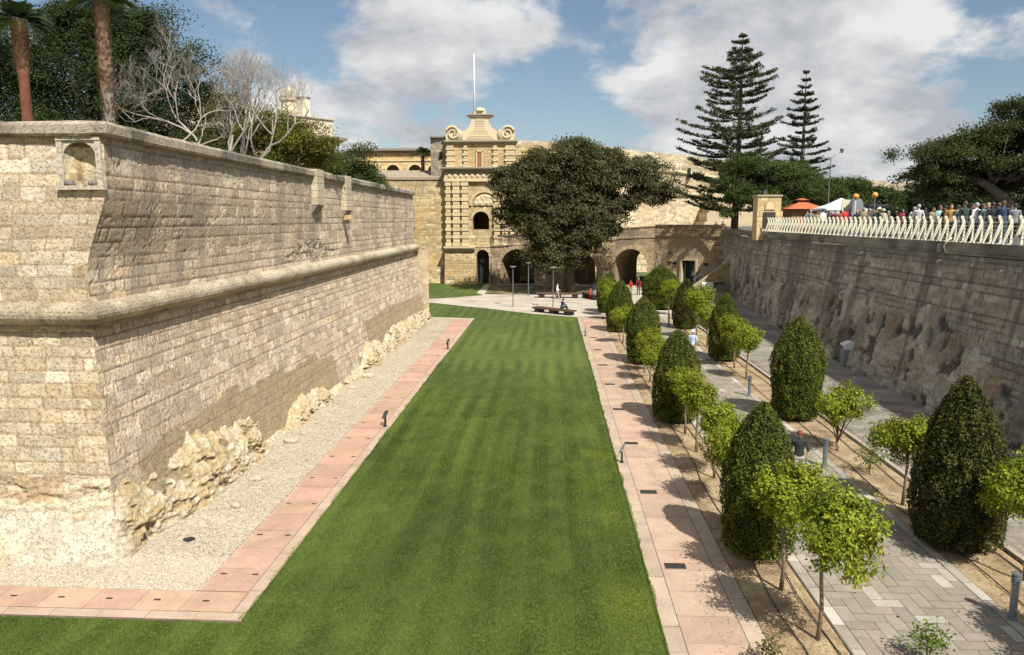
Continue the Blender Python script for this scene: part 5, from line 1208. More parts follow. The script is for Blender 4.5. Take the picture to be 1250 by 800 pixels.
# young plants
def sapling(x, y, h, n, label, seed, c=((.06, .10, .015), (.16, .21, .03))):
    rs = np.random.RandomState(seed); root = empty('young_plant', (x, y, .03)); tag(root, label, 'plant')
    P = rs.randn(n, 3) * np.array([h * .22, h * .22, h * .2]) + np.array([x, y, .03 + h * .62]); mk('leaves', leaf_quads(P, P * 0 + np.array([0, 0, 1.]), np.full(n, .05), .45, .7, .3, rs), qf(n), M['leaf'], root, col=leaf_cols(n, *c, rs))
    mb = MB().col((.16, .12, .08))
    for k in range(4): a_ = k * 1.6; mb.tube([(x, y, 0), (x + .04 * math.cos(a_), y + .04 * math.sin(a_), h * .4), (x + h * .18 * math.cos(a_), y + h * .18 * math.sin(a_), h * .8)], [.014, .009, .005], 5)
    mb.build('stems', M['bark'], root)
sapling(10.1, 22.9, 1.0, 420, 'thin orange sapling on the soil between the bushy tree and the round tree', 3)
sapling(6.9, 12.75, .75, 330, 'leafy green shrub poking up at the bottom edge over the stone walk', 4, ((.05, .09, .015), (.14, .19, .03)))
sapling(4.0, 12.5, .55, 130, 'small shrub at the bottom edge beside the pink path', 5, ((.08, .07, .02), (.15, .13, .04)))
sapling(9.6, 52, .7, 160, 'small dark shrub by the stone walk before the narrow dark bush', 6, ((.03, .05, .01), (.08, .12, .02)))

# general crown of leaf clumps
def crown(name, lobes, ncl, nleaf, size, ca, cb, parent, seed, cl=.16, asp=.55, mat='leaf', jit=.7, flat_=1.0, shell=(.55, 1.02), hi=0.0):
    rs = np.random.RandomState(seed); vol = np.array([l[1][0] * l[1][1] + l[1][0] * l[1][2] for l in lobes]); pr_ = vol / vol.sum()
    li = rs.choice(len(lobes), ncl, p=pr_); C0 = np.array([l[0] for l in lobes])[li]; R0 = np.array([l[1] for l in lobes])[li]
    ns = 11; sd = unit(rs.randn(len(lobes), ns, 3)); sd[..., 2] = np.where(sd[..., 2] < -.35, -sd[..., 2] * .5, sd[..., 2]); sr = rs.uniform(.35, .80, (len(lobes), ns, 1)); sw = rs.uniform(.32, .50, (len(lobes), ns, 1)); si = rs.randint(0, ns, ncl)
    d2 = unit(rs.randn(ncl, 3)); d2[:, 2] = np.where(d2[:, 2] < -.4, -d2[:, 2], d2[:, 2]); rr_ = rs.uniform(.75, 1.05, ncl)[:, None]
    off = sd[li, si] * sr[li, si] + d2 * sw[li, si] * rr_; d = unit(off + d2 * .3)
    cc = C0 + off * R0; m_ = max(1, int(nleaf / ncl)); av = R0.mean(1)[:, None] ** .5 * cl * 1.15
    P = (cc[:, None] + rs.randn(ncl, m_, 3) * av[:, None] * np.array([1, 1, .6 * flat_])).reshape(-1, 3)
    Nn = np.repeat(unit(d + np.array([0, 0, .5])), m_, 0); n = len(P)
    K = np.repeat(rs.rand(ncl), m_); t = np.clip(K * .6 + rs.rand(n) * .5 - .05 + hi, 0, 1)
    return mk(name, leaf_quads(P, Nn, np.full(n, size), asp, jit, 0, rs), qf(n), M[mat], parent, col=np.repeat(lerp(ca, cb, t), 4, 0)), cc
def limbs(name, base, r0, top, targets, parent, colr, seed, n=14, r1=.10):
    rs = np.random.RandomState(seed); mb = MB().col(colr); base = Vector(base); top = Vector(top); mid = base.lerp(top, .5) + Vector((rs.uniform(-.3, .3), rs.uniform(-.3, .3), 0)) * (r0 * 1.5)
    mb.tube([base, mid, top], [r0, r0 * .82, r0 * .65], 12); 
    t_ = mb.build('trunk', M['bark'], parent, True)
    mb = MB().col(colr); idx = rs.choice(len(targets), min(n, len(targets)), replace=False)
    for i in idx:
        e = Vector(targets[i]); s = mid.lerp(top, rs.uniform(.3, 1)); m1 = s.lerp(e, .4) + Vector((rs.randn() * .1, rs.randn() * .1, .12)) * (e - s).length; m2 = s.lerp(e, .75) + Vector(rs.randn(3)) * (e - s).length * .05
        mb.tube([s, m1, m2, e], [r0 * .45, r0 * .28, r1, r1 * .35], 6)
    mb.build('limbs', M['bark'], parent, True); return t_

# big evergreen oak before the gate
t = empty('evergreen_tree', (2.2, 80, 0)); tag(t, 'huge dark spreading evergreen tree growing on the grass before the city gate', 'tree')
lob = [((.5, 78.4, 2.9), (3.3, 2.0, 2.0)), ((6.6, 80, 8.4), (2.8, 2.6, 2.2)), ((-3.6, 79.6, 8.3), (2.6, 2.4, 2.2)), ((5.0, 79.5, 6.2), (2.4, 2.2, 1.8)), ((-.3, 79.2, 6.6), (4.2, 2.8, 3.2)), ((3.2, 79.2, 6.8), (3.6, 2.6, 3.0)), ((.6, 78.8, 3.9), (3.6, 2.2, 2.4)), ((1.5, 80, 11.5), (4.6, 4.5, 4.6)), ((-3.2, 80, 10.8), (3.6, 3.8, 3.2)), ((4.2, 80.5, 14.0), (3.8, 3.6, 2.8)), ((8.4, 80.5, 11.8), (4.2, 3.8, 3.0)), ((11.4, 80, 10.4), (2.6, 2.4, 2.2)),
       ((0.4, 79.5, 7.6), (4.2, 3.6, 3.0)), ((3.5, 80, 8.0), (3.8, 3.4, 3.2)), ((1.0, 79, 5.0), (3.6, 2.8, 2.6)), ((6.8, 80.5, 8.8), (2.6, 2.6, 1.8)), ((-1.2, 80, 13.2), (2.6, 2.6, 2.0)), ((-4.6, 79.5, 12.2), (2.4, 2.4, 1.8)), ((0.8, 78.6, 4.2), (3.4, 2.2, 1.9)), ((3.6, 79, 5.2), (3.0, 2.2, 2.4)), ((5.5, 80, 10.5), (3.5, 3, 2.6)), ((-1.5, 79.5, 9.0), (3.0, 3, 2.6)), ((2.5, 80, 9.5), (4, 3.4, 3.4)), ((9.5, 80, 10.0), (3.0, 2.6, 1.8))]
_, cc = crown('crown', lob, 3800, 230000, .125, (0.018, 0.024, 0.009), (0.135, 0.13, 0.058), t, 31, cl=.17)
limbs('limbs', (2.2, 80.5, -.1), .62, (2.2, 80.3, 5.5), cc, t, (.09, .075, .06), 5, 26, .10)

# Norfolk Island pines
def norfolk(root, x, y, z0, H, tiers, nb, rmax, seed, colr, asym=0.0, up=.12):
    rs = np.random.RandomState(seed); mb = MB().col((.17, .14, .11)); tr_ = MB().col((.15, .125, .10))
    tr_.tube([(x, y, z0), (x + .1, y, z0 + H * .5), (x, y, z0 + H)], [H * .020, H * .012, .03], 9)
    P = []; Nn = []
    for k in range(tiers):
        f = k / (tiers - 1); z = z0 + H * (.10 + .885 * f ** .93) + rs.uniform(-.15, .15); r = rmax(f)
        for j in range(nb + (rs.rand() < .4)):
            a_ = 6.283 * j / nb + rs.uniform(-.25, .25) + k * .9; L = r * rs.uniform(.62, 1.12) * (1 + asym * math.cos(a_ - 2.9))
            if rs.rand() < .14: continue
            s_ = np.linspace(0, 1, 9); hz = z + L * (up * 1.9 * s_ ** 2 - .16 * s_ + rs.uniform(-.03, .03) * s_)
            px = x + math.cos(a_) * L * s_; py = y + math.sin(a_) * L * s_
            mb.tube(list(zip(px, py, hz)), [.055 * (1 - .8 * q) * (L / 4 + .3) for q in s_], 4, False)
            dens = 14; m_ = max(6, int(L * dens)); q = rs.uniform(.18, 1.0, m_) ** .8
            for qi in q:
                bx = np.interp(qi, s_, px); by = np.interp(qi, s_, py); bz = np.interp(qi, s_, hz); w = .16 * L * (1.15 - qi) + .16; sd_ = rs.uniform(-1, 1) * w
                c0 = np.array([bx - math.sin(a_) * sd_, by + math.cos(a_) * sd_, bz + .06 + .10 * abs(sd_)]); m3 = 7
                P.append(c0 + rs.randn(m3, 3) * np.array([.11, .11, .075])); Nn.append(np.tile((0, 0, 1.), (m3, 1)))
    tr_.build('trunk', M['bark'], root, True); mb.build('branches', M['bark'], root, True)
    P = np.concatenate(P); Nn = np.concatenate(Nn); n = len(P)
    mk('foliage', leaf_quads(P, Nn, np.full(n, .115), .5, .8, 0, rs), qf(n), M['leaf'], root, col=leaf_cols(n, colr[0], colr[1], rs))
n1_ = empty('araucaria', (20.7, 85, 7)); tag(n1_, 'tallest tiered araucaria, broad and ragged, rising behind the bridge', 'araucaria tree', 'araucaria trees')
norfolk(n1_, 20.7, 85, 6.9, 21.2, 21, 9, lambda f: float(np.interp(f, [0, .12, .3, .5, .58, .68, .78, .9, 1], [6.6, 6.8, 5.7, 5.6, 3.2, 4.0, 3.9, 1.5, .4])), 3, ((.024, .036, .014), (.115, .13, .055)), .12, .17)
n2_ = empty('araucaria', (32.6, 100, 7)); tag(n2_, 'smaller narrow araucaria with neat separate tiers, right of the tall one', 'araucaria tree', 'araucaria trees')
norfolk(n2_, 32.6, 100, 6.9, 20.0, 19, 8, lambda f: float(np.interp(f, [0, .15, .4, .6, .62, .8, 1], [4.4, 4.4, 3.5, 2.7, 2.5, 1.6, .3])), 8, ((.020, .032, .016), (.07, .085, .04)), .05, .17)

# umbrella pines and hedges on the terrace
def simple_tree(name, loc, lobes, ncl, nleaf, size, ca, cb, label, cat, seed, r0=.3, trunk_top=None, cl=.16, group=None, colr=(.13, .10, .08), mat='leaf', nl=14, hi=0.):
    t = empty(name, loc); tag(t, label, cat, group)
    _, cc = crown('crown', lobes, ncl, nleaf, size, ca, cb, t, seed, cl=cl, mat=mat, hi=hi)
    tt_ = trunk_top or (loc[0], loc[1], loc[2] + (lobes[0][0][2] - loc[2]) * .75); limbs('limbs', (loc[0], loc[1], loc[2] - .2), r0, tt_, cc, t, colr, seed, nl, .05)
    return t
PG = ((0.020, 0.034, 0.008), (0.085, 0.115, 0.028))
simple_tree('umbrella_pine', (20.3, 73.5, 6.5), [((20.5, 74, 12.0), (4.0, 3.2, 2.0)), ((23.6, 74.5, 11.6), (3.4, 3, 1.9)), ((18.6, 74, 11.0), (2.6, 2.6, 1.8)), ((22, 73.5, 10.4), (4.0, 3, 1.4)), ((18.3, 73.5, 9.8), (2.0, 2, 1.2)), ((20, 73, 9.6), (2.6, 2.6, 1.0)), ((17.6, 73, 8.4), (1.6, 1.6, .8))], 900, 60000, .085, *PG, 'rounded dark green pine with a thick trunk beside the stone pillar, below the tall araucaria', 'pine tree', 41, .55, (20.3, 73.8, 9.0), .17)
simple_tree('umbrella_pine', (30, 86, 7), [((27.5, 86, 11.0), (4.5, 3.2, 2.0)), ((32.5, 86.5, 11.1), (4.8, 3.2, 1.9)), ((31, 86, 9.4), (6.5, 3.2, 1.6)), ((36.8, 87, 10.2), (3.0, 2.6, 1.8))], 800, 52000, .10, (0.022, 0.036, 0.008), (0.09, 0.12, 0.028), 'wide flat-topped green pine behind the red-roofed kiosk', 'pine tree', 43, .45, None, .16)
hd = [((38.0, 84, 9.2), (3.0, 2.6, 2.4)), ((41.5, 84, 9.8), (3.0, 2.6, 2.8)), ((44, 84, 9.0), (3, 2.6, 2.6)), ((40, 82, 8.2), (6, 2, 1.6))]
simple_tree('garden_tree', (41, 84, 7), hd, 520, 30000, .10, (0.020, 0.034, 0.010), (0.075, 0.105, 0.028), 'bushy mid-green garden tree between the flat-topped pine and the dark hedge', 'tree', 45, .3, None, .17)
t = empty('tall_hedge', (36, 64, 7)); tag(t, 'long dark clipped hedge behind the crowd, left of the big pine', 'hedge')
crown('foliage', [((29.5 + k * 2.1, 62 - k * .6, 8.6), (1.8, 1.3, 2.1)) for k in range(12)], 700, 30000, .085, (0.012, 0.022, 0.006), (0.045, 0.07, 0.016), t, 47, cl=.13)
mb = MB(); mb.box(29, 53, 60.4, 61.4, 7, 9.6); mb.V = [(x, y - (x - 29) * .28 + 1.2, z) for x, y, z in mb.V]; mb.col((.012, .018, .006)); mb.C = [(.012, .018, .006)] * len(mb.V); mb.build('twig_mass', M['leaf'], t)
# big leaning pine on the right
bp_ = empty('large_pine', (27.5, 47, 7)); tag(bp_, 'biggest dark pine at the right edge with bent limbs, spreading over the crowd', 'pine tree')
lob = [((26.5, 49, 10.6), (4.5, 2.8, 1.3)), ((24.5, 48, 11.6), (3.4, 3.0, 1.7)), ((27.5, 48, 12.4), (3.8, 3.2, 1.8)), ((30.5, 48, 14.0), (3.2, 3.2, 2.2)), ((33.5, 48, 13.2), (4.2, 3.4, 3.4)), ((28.2, 47, 10.9), (3.0, 2.4, .9)), ((23.4, 47.5, 10.6), (1.6, 1.8, 1.1)), ((32, 46.5, 11.0), (3, 2, 1.0)), ((30.0, 50, 10.2), (5.0, 2.8, 1.6)), ((25.5, 50, 9.6), (3.0, 2.8, 1.0)), ((35, 50, 10), (4, 2.8, 2.2)), ((35, 46, 15.0), (3.0, 3.0, 2.0))]
_, cc = crown('crown', lob, 2200, 190000, .068, (0.014, 0.022, 0.006), (0.080, 0.088, 0.022), bp_, 51, cl=.14)
mb = MB().col((.15, .12, .09)); mb.tube([(28.4, 47, 6.8), (28.2, 47, 8.0), (27.7, 47, 9.2), (26.6, 47.3, 10.1), (25.0, 47.6, 10.9)], [.42, .34, .30, .24, .14], 10); mb.build('trunk', M['bark'], bp_, True)
mb = MB().col((.30, .26, .21)); mb.tube([(32.8, 46.5, 11.6), (30.8, 46.2, 10.9), (29.3, 45.9, 9.9), (28.65, 45.8, 9.3)], [.26, .24, .2, .18], 9); mb.col((.55, .45, .32)); mb.lathe([(0, 0), (.17, 0), (.17, .03), (0, .03)], (0, 0, 0), 10, M=Matrix.Translation((28.6, 45.8, 9.24)) @ Matrix.Rotation(R(-130), 4, 'Y')); mb.build('pruned_limb', M['bark'], bp_, True)
mb = MB().col((.13, .11, .085)); rsl = np.random.RandomState(3)
for i in rsl.choice(len(cc), 34, replace=False):
    e = Vector(cc[i]); s = Vector((27.2 + (e.x - 27) * .35, 47.2, 10.4)) if e.x < 31 else Vector((32.6, 46.7, 11.5)); mb.tube([s, s.lerp(e, .5) + Vector(rsl.randn(3)) * .3, e], [.13, .08, .03], 5)
mb.build('limbs', M['bark'], bp_, True)
# dark trees closing the view at the far right
simple_tree('background_tree', (44, 66, 7), [((37, 70, 10.2), (4.5, 4, 3.0)), ((44, 68, 11), (6, 4, 3.6)), ((52, 64, 11.5), (6, 4, 4.0)), ((46, 62, 9.0), (9, 3, 2.4))], 800, 45000, .13, (0.014, 0.022, 0.007), (0.05, 0.065, 0.02), 'dark mass of tree foliage far behind the big pine at the right edge', 'tree', 53, .4)

# trees on the bastion
FG = ((0.010, 0.018, 0.006), (0.055, 0.078, 0.022))
simple_tree('ficus_tree', (-26, 42, 9.1), [((-23.6, 42, 15.6), (3.6, 4, 4.2)), ((-20.6, 42, 14.0), (2.8, 3.4, 3.8)), ((-22.5, 42.5, 17.4), (2.8, 3, 2.6)), ((-25.5, 42.5, 18.2), (2.8, 3, 2.4)), ((-31, 42, 16), (3.6, 4, 3.6)), ((-35, 42, 15.5), (3.5, 4, 4)), ((-27, 42, 16.5), (3.4, 4, 3.8)), ((-25.5, 42, 14.2), (4.8, 4.5, 5.4)), ((-30, 42, 13.2), (4.5, 4, 4.6)), ((-22.4, 42, 12.8), (3.6, 4, 4.6)), ((-34, 42, 13), (4, 4, 4)), ((-20.8, 42.5, 11.2), (2.6, 3, 3.0)), ((-26, 41, 11.2), (6.5, 4, 2.6))], 3000, 240000, .066, *FG, 'enormous dense dark green ficus dome behind the palms on the bastion', 'ficus tree', 61, .7, None, .15, nl=20)
gk = ((0.04, 0.06, 0.010), (0.20, 0.19, 0.028))
simple_tree('yellow_green_tree', (-11.9, 34.5, 9.1), [((-13.8, 34.6, 11.7), (1.5, 1.4, 1.6)), ((-12.6, 34.2, 10.4), (1.8, 1.2, 1.1)), ((-14.6, 34.6, 10.6), (1.4, 1.3, 1.2)), ((-12.4, 34.5, 11.8), (1.5, 1.4, 1.3)), ((-11.2, 34.5, 11.2), (1.4, 1.4, 1.2)), ((-13.2, 34.8, 11.5), (1.3, 1.3, 1.5)), ((-10.8, 35.5, 10.6), (1.0, 1.2, .9))], 560, 34000, .050, *gk, 'bushy yellow-green tree on the bastion in front of the salmon building', 'tree', 63, .16, None, .16)
simple_tree('dry_leaved_tree', (-14.6, 34, 9.1), [((-14.6, 34, 12.6), (1.5, 1.4, 1.2)), ((-15.2, 34, 11.2), (1.5, 1.4, 1.3)), ((-13.6, 34, 11.6), (1.2, 1.3, 1.4))], 230, 6500, .05, (.06, .055, .022), (.14, .125, .05), 'half dry olive-brown tree between the bare tree and the yellow-green tree', 'tree', 64, .12, None, .22, nl=60)
simple_tree('green_bush', (-15.3, 33, 9.1), [((-14.6, 32.6, 10.2), (2.0, 1.2, .9)), ((-12.6, 32.6, 9.9), (1.5, 1.0, .7)), ((-17, 32.8, 10.4), (1.8, 1.2, 1.2)), ((-15.2, 33.2, 11.0), (1.6, 1.2, 1.0)), ((-18.6, 33, 10.6), (1.6, 1.2, 1.4))], 420, 24000, .05, (.02, .034, .008), (.09, .12, .025), 'low dark green shrubbery under the bare tree behind the coping', 'shrub', 65, .1, None, .15)
simple_tree('green_bush', (-12.6, 45, 9.1), [((-12.4, 45, 11.0), (1.9, 1.7, 1.7)), ((-13.8, 45, 10.8), (1.6, 1.5, 1.5)), ((-11.2, 45.3, 10.4), (1.2, 1.3, 1.0))], 330, 15000, .06, (.020, .032, .010), (.075, .095, .028), 'dense dark olive-green shrub on the bastion left of the arcaded building', 'shrub', 67, .15, None, .15)
simple_tree('green_bush', (-11.5, 47, 9.1), [((-11.3, 47.5, 9.95), (1.0, 1.1, .7))], 90, 4200, .05, (.03, .055, .010), (.10, .16, .028), 'small low bright green shrub at the far end of the bastion planting', 'shrub', 68, .06, None, .14, nl=5)

# bare pale tree
bt = empty('bare_tree', (-13.6, 28.5, 9.1)); tag(bt, 'leafless pale grey tree with twisted branching twigs on the bastion', 'bare tree')
seg = []; rsb = np.random.RandomState(12)
def grow(p, d, L, r, lev):
    n = 3; pts = [p]; q = p; dd = d
    for k in range(n):
        dd = unit(dd + rsb.randn(3) * .24 + np.array([0, 0, .10])); dd = unit(dd + np.array([.5 * max(0, -15.3 - q[0]) - .5 * max(0, q[0] + 9.9), 0, 0])); q = q + dd * L / n; pts.append(q)
    seg.append((pts, r, r * .66, lev))
    if lev <= 0: return
    for k in range(2 + (rsb.rand() < .5) + (lev < 3) * (rsb.rand() < .6)):
        nd = unit(dd + rsb.randn(3) * np.array([.60, .55, .48]) + np.array([0, 0, .34])); b = pts[rsb.randint(2, 4)]
        grow(b, nd, L * rsb.uniform(.62, .84), r * .62, lev - 1)
for (x, y, dx, L_, r_) in ((-13.6, 28.2, -.15, 1.9, .066), (-12.9, 28.4, .05, 2.3, .075), (-12.2, 28.8, .45, 2.2, .07), (-13.1, 28.9, -.1, 2.4, .07), (-12.6, 29.4, .25, 2.2, .06)): grow(np.array([x, y, 9.1]), unit(np.array([dx, 0, 1.])), L_, r_, 7)
mbA = MB(); mbB = MB()
for pts, r0, r1, lev in seg:
    g = rr.uniform(.8, 1.15); (mbA if lev > 3 else mbB).col((.36 * g, .32 * g, .27 * g)).tube(pts, [r0, r0 * .88, r0 * .77, r1], 6 if lev > 3 else 3, False)
print('bare segs', len(seg)); mbA.build('trunk', M['bark'], bt, True); mbB.build('twigs', M['bark'], bt, True)

# palms
def palm(x, y, z0, ztop, r, label, seed, lower, upper, nf, Lf, husk=True, h0=.35):
    rs = np.random.RandomState(seed); t = empty('palm_tree', (x, y, z0)); tag(t, label, 'palm tree')
    H = ztop - z0; zs_ = np.linspace(z0, ztop, 24); 
    V = []; F = []; C = []
    for i, z in enumerate(zs_):
        f = i / 23; rr_ = r * (1.0 + (.22 if f > max(.55, h0) else 0) * husk + .05 * math.sin(i * 2.1))
        for k in range(14): a_ = 6.283 * k / 14; g = rs.uniform(.75, 1.15); c = np.array(lower if f < max(.55, h0) else upper) * g; V.append((x + rr_ * math.cos(a_), y + rr_ * math.sin(a_), z)); C.append(c)
    for i in range(23):
        for k in range(14): F.append((i * 14 + k, i * 14 + (k + 1) % 14, (i + 1) * 14 + (k + 1) % 14, (i + 1) * 14 + k))
    tr_ = mk('trunk', V, F, M['bark'], t, col=C, smooth=True)
    if husk:   # old leaf bases
        n = 620; a_ = rs.rand(n) * 6.283; f = h0 + (1 - h0) * rs.rand(n) ** .8; z = z0 + H * f; rad = r * 1.18
        P = np.stack([x + rad * np.cos(a_), y + rad * np.sin(a_), z], -1); o_ = np.stack([np.cos(a_), np.sin(a_), 0 * a_], -1); tn = np.stack([-np.sin(a_), np.cos(a_), 0 * a_], -1)
        V = np.stack([P - tn * .05, P + tn * .05, P + tn * .03 + o_ * .09 + np.array([0, 0, .13]), P - tn * .03 + o_ * .09 + np.array([0, 0, .13])], 1).reshape(-1, 3)
        mk('leaf_bases', V, qf(n), M['bark'], tr_, col=np.repeat(lerp(upper, np.array(upper) * 1.9, rs.rand(n)), 4, 0))
    P = []; 
    V = []; C = []
    for k in range(nf):
        a_ = rs.rand() * 6.283; el = rs.uniform(-.25, 1.45); L = Lf * rs.uniform(.8, 1.1); d = np.array([math.cos(a_) * math.cos(el), math.sin(a_) * math.cos(el), math.sin(el)]); side = np.array([-math.sin(a_), math.cos(a_), 0]); g = rs.uniform(.6, 1.3)
        for s in np.linspace(.2, 1, 34):
            p = np.array([x, y, ztop + .1]) + d * L * s + np.array([0, 0, -.55 * L * s ** 2.2]); up_ = np.array([0, 0, 1.])
            for sg in (-1, 1):
                ll = L * .30 * (1.15 - s) + .12; e = p + side * sg * ll + d * ll * .7 - up_ * ll * .45; w = d * .014
                V += [p - w, p + w, e + w * .3, e - w * .3]; c = np.array((.045, .07, .02)) * g; C += [c] * 4
    n = len(V) // 4; mk('fronds', V, qf(n), M['leaf'], t, col=C)
    return t
palm(-21.6, 30.3, 9.1, 15.9, .205, 'tall palm at the left edge with a smooth red-brown lower trunk', 5, (.17, .065, .04), (.22, .13, .08), 40, 1.55, h0=.72)
palm(-19.3, 32.3, 9.1, 17.2, .23, 'tall palm with a shaggy grey-brown trunk in front of the ficus', 6, (.25, .21, .18), (.21, .14, .09), 44, 1.7)
palm(-16.6, 97.0, 12.6, 16.3, .24, 'small palm standing before the arcaded building beside the gate', 7, (.12, .09, .06), (.12, .09, .06), 40, 1.7, husk=False)
0 and palm(-18.6, 41.5, 9.1, 16.8, .22, 'palm top showing behind the right shoulder of the big ficus', 9, (.2, .15, .1), (.2, .15, .1), 30, 1.8, husk=False)
def rosette(x, y, z, n, L, label, seed, c=((.04, .07, .02), (.12, .16, .06))):
    rs = np.random.RandomState(seed); a_ = rs.rand(n) * 6.283; el = rs.uniform(.25, 1.4, n); d = np.stack([np.cos(a_) * np.cos(el), np.sin(a_) * np.cos(el), np.sin(el)], -1); s = np.stack([-np.sin(a_), np.cos(a_), 0 * a_], -1) * .03; l = (L * rs.uniform(.7, 1.1, n))[:, None]; p = np.array([x, y, z])
    V = np.stack([p - s, p + s, p + d * l * .6 + s * .7, p + d * l - np.array([0, 0, .08])], 1).reshape(-1, 3)
    o = mk('yucca', V, qf(n), M['leaf'], None, col=np.repeat(lerp(c[0], c[1], rs.rand(n)), 4, 0)); o.name = 'yucca'; tag(o, label, 'yucca', 'yuccas behind the coping')
rosette(-14.7, 24.5, 9.55, 120, .95, 'leftmost spiky green yucca behind the coping below the second palm', 3)
rosette(-13.7, 24.8, 9.55, 130, 1.0, 'middle spiky green yucca behind the coping, beside the second palm', 4)
rosette(-12.9, 25.4, 9.5, 120, .95, 'rightmost spiky green yucca behind the coping under the bare tree', 5)
simple_tree('green_bush', (-25, 31, 9.1), [((-24.5, 31, 9.9), (1.6, 1.0, 1.2)), ((-22.2, 31.5, 9.6), (1.2, 1, .8))], 140, 8000, .05, (.025, .05, .008), (.09, .15, .02), 'fresh green bush at the left edge beside the red palm trunk', 'shrub', 69, .06, None, .14, nl=5)
# ------------------------------------------------------------------ small furniture of the ditch garden
def bollard(x, y, h, label):
    t = empty('bollard', (x, y, .03)); tag(t, label, 'bollard', 'ribbed grey bollards along the stone walk')
    mb = MB(); mb.lathe([(.10, .03), (.10, .05), (.072, .06), (.072, h * .78), (.06, h * .78)], (x, y, 0), 16); mb.build('post', M['grey_metal'], t, False)
    mb = MB()
    for k in range(3): z = h * .79 + k * .055; mb.lathe([(.06, z), (.088, z + .005), (.088, z + .028), (.06, z + .035), (.06, z + .055)], (x, y, 0), 16)
    mb.lathe([(.06, h * .96), (.092, h * .965), (.09, h), (0, h + .01)], (x, y, 0), 16); mb.build('louvre_head', M['grey_metal'], t)
bollard(9.35, 14.35, 1.02, 'nearest ribbed grey bollard at the lower right, beside the curved orange trunk'); bollard(8.97, 23.6, .98, 'grey bollard just right of the woman in black')
bollard(9.1, 33.3, .98, 'grey bollard in front of the pair of orange trees before the smooth green bush'); bollard(8.95, 55.5, .98, 'farthest grey bollard, at the distant end of the stone walk')
def info(x, y, label, rz, h=.72):
    t = empty('information_stand', (x, y, .03)); tag(t, label, 'sign', 'small slanted information stands beside the lawn')
    Mx = Matrix.Translation((x, y, 0)) @ Matrix.Rotation(rz, 4, 'Z'); mb = MB()
    mb.box(-.03, .03, -.03, .03, .03, h * .55, M=Mx); mb.box(-.09, .09, -.06, .06, .03, .05, M=Mx); mb.build('post', M['dark_metal'], t)
    Mp = Mx @ Matrix.Translation((0, 0, h * .72)) @ Matrix.Rotation(R(-62), 4, 'X'); mb = MB(); mb.box(-.11, .11, -.20, .20, -.015, .0, M=Mp, bev=.004); p = mb.build('panel', M['grey_metal'], t)
    mb = MB().col((.42, .50, .52)); mb.box(-.095, .095, -.18, .18, .002, .006, M=Mp); mb.col((.25, .30, .30))
    for k in range(6): mb.box(-.08, .08 - .02 * (k % 3), .13 - k * .045, .145 - k * .045, .007, .009, M=Mp)
    mb.build('printed_face', M['paint'], p)
info(-6.35, 27.5, 'slanted information stand on the left pink path, the nearer one', R(55)); info(-6.3, 44.8, 'slanted information stand at the far end of the left pink path', R(55)); info(2.42, 23.7, 'slanted information stand at the lawn edge of the right pink path, seen edge-on', R(88))
info(2.45, 50.5, 'thin information stand at the far end of the right pink path', R(75))
# drain grates
g0 = None
for i, (x, y) in enumerate([(2.95, 16.3), (2.95, 21.0), (2.95, 25.8), (2.95, 30.6), (2.95, 35.4), (2.95, 40.2), (2.95, 45.0), (2.95, 49.8)]):
    if g0 is None:
        mb = MB(); mb.box(-.24, .24, -.13, -.105, .0, .012); mb.box(-.24, .24, .105, .13, 0, .012); mb.box(-.24, -.215, -.105, .105, 0, .012); mb.box(.215, .24, -.105, .105, 0, .012)
        for k in range(15): mb.box(-.205 + k * .029, -.192 + k * .029, -.105, .105, 0, .010)
        mb.box(-.215, .215, -.105, .105, -.002, .002); g = g0 = mb.build('drain_grate', M['plaque'])
    else: g = g0.copy(); COL.objects.link(g)
    g.location = (x, y, .039); tag(g, ['iron grate nearest the camera', 'second iron grate from the camera', 'third iron grate, beside the edge-on stand', 'fourth iron grate along the path', 'fifth iron grate along the path', 'sixth iron grate along the path', 'seventh iron grate along the path', 'farthest iron grate along the path'][i] + ' set in the right pink path', 'drain grate', 'iron grates in the right path')
s0 = None; ORD = 'first second third fourth fifth sixth seventh eighth ninth tenth eleventh twelfth thirteenth fourteenth fifteenth sixteenth'.split()
for i in range(16):
    for j, x in enumerate((-7.35, -6.62)):
        y = 15.4 + i * 2.1
        if s0 is None: mb = MB(); mb.box(-.07, .07, -.028, .028, 0, .008, bev=.003); s = s0 = mb.build('path_light', M['plaque'])
        else: s = s0.copy(); COL.objects.link(s)
        s.location = (x, y, .037); tag(s, '%s dark slot light from the near corner, %s side of the left path' % (ORD[i], ['gravel', 'lawn'][j]), 'path light', 'slot lights on the %s side of the left path' % (['gravel', 'lawn'][j]))
for i in range(6):
    s = s0.copy(); COL.objects.link(s); s.location = (-7.2 - i * 1.05, 14.2, .037); tag(s, '%s dark slot light from the corner in the short pink path below the bastion front' % ORD[i], 'path light', 'slot lights in the short path')
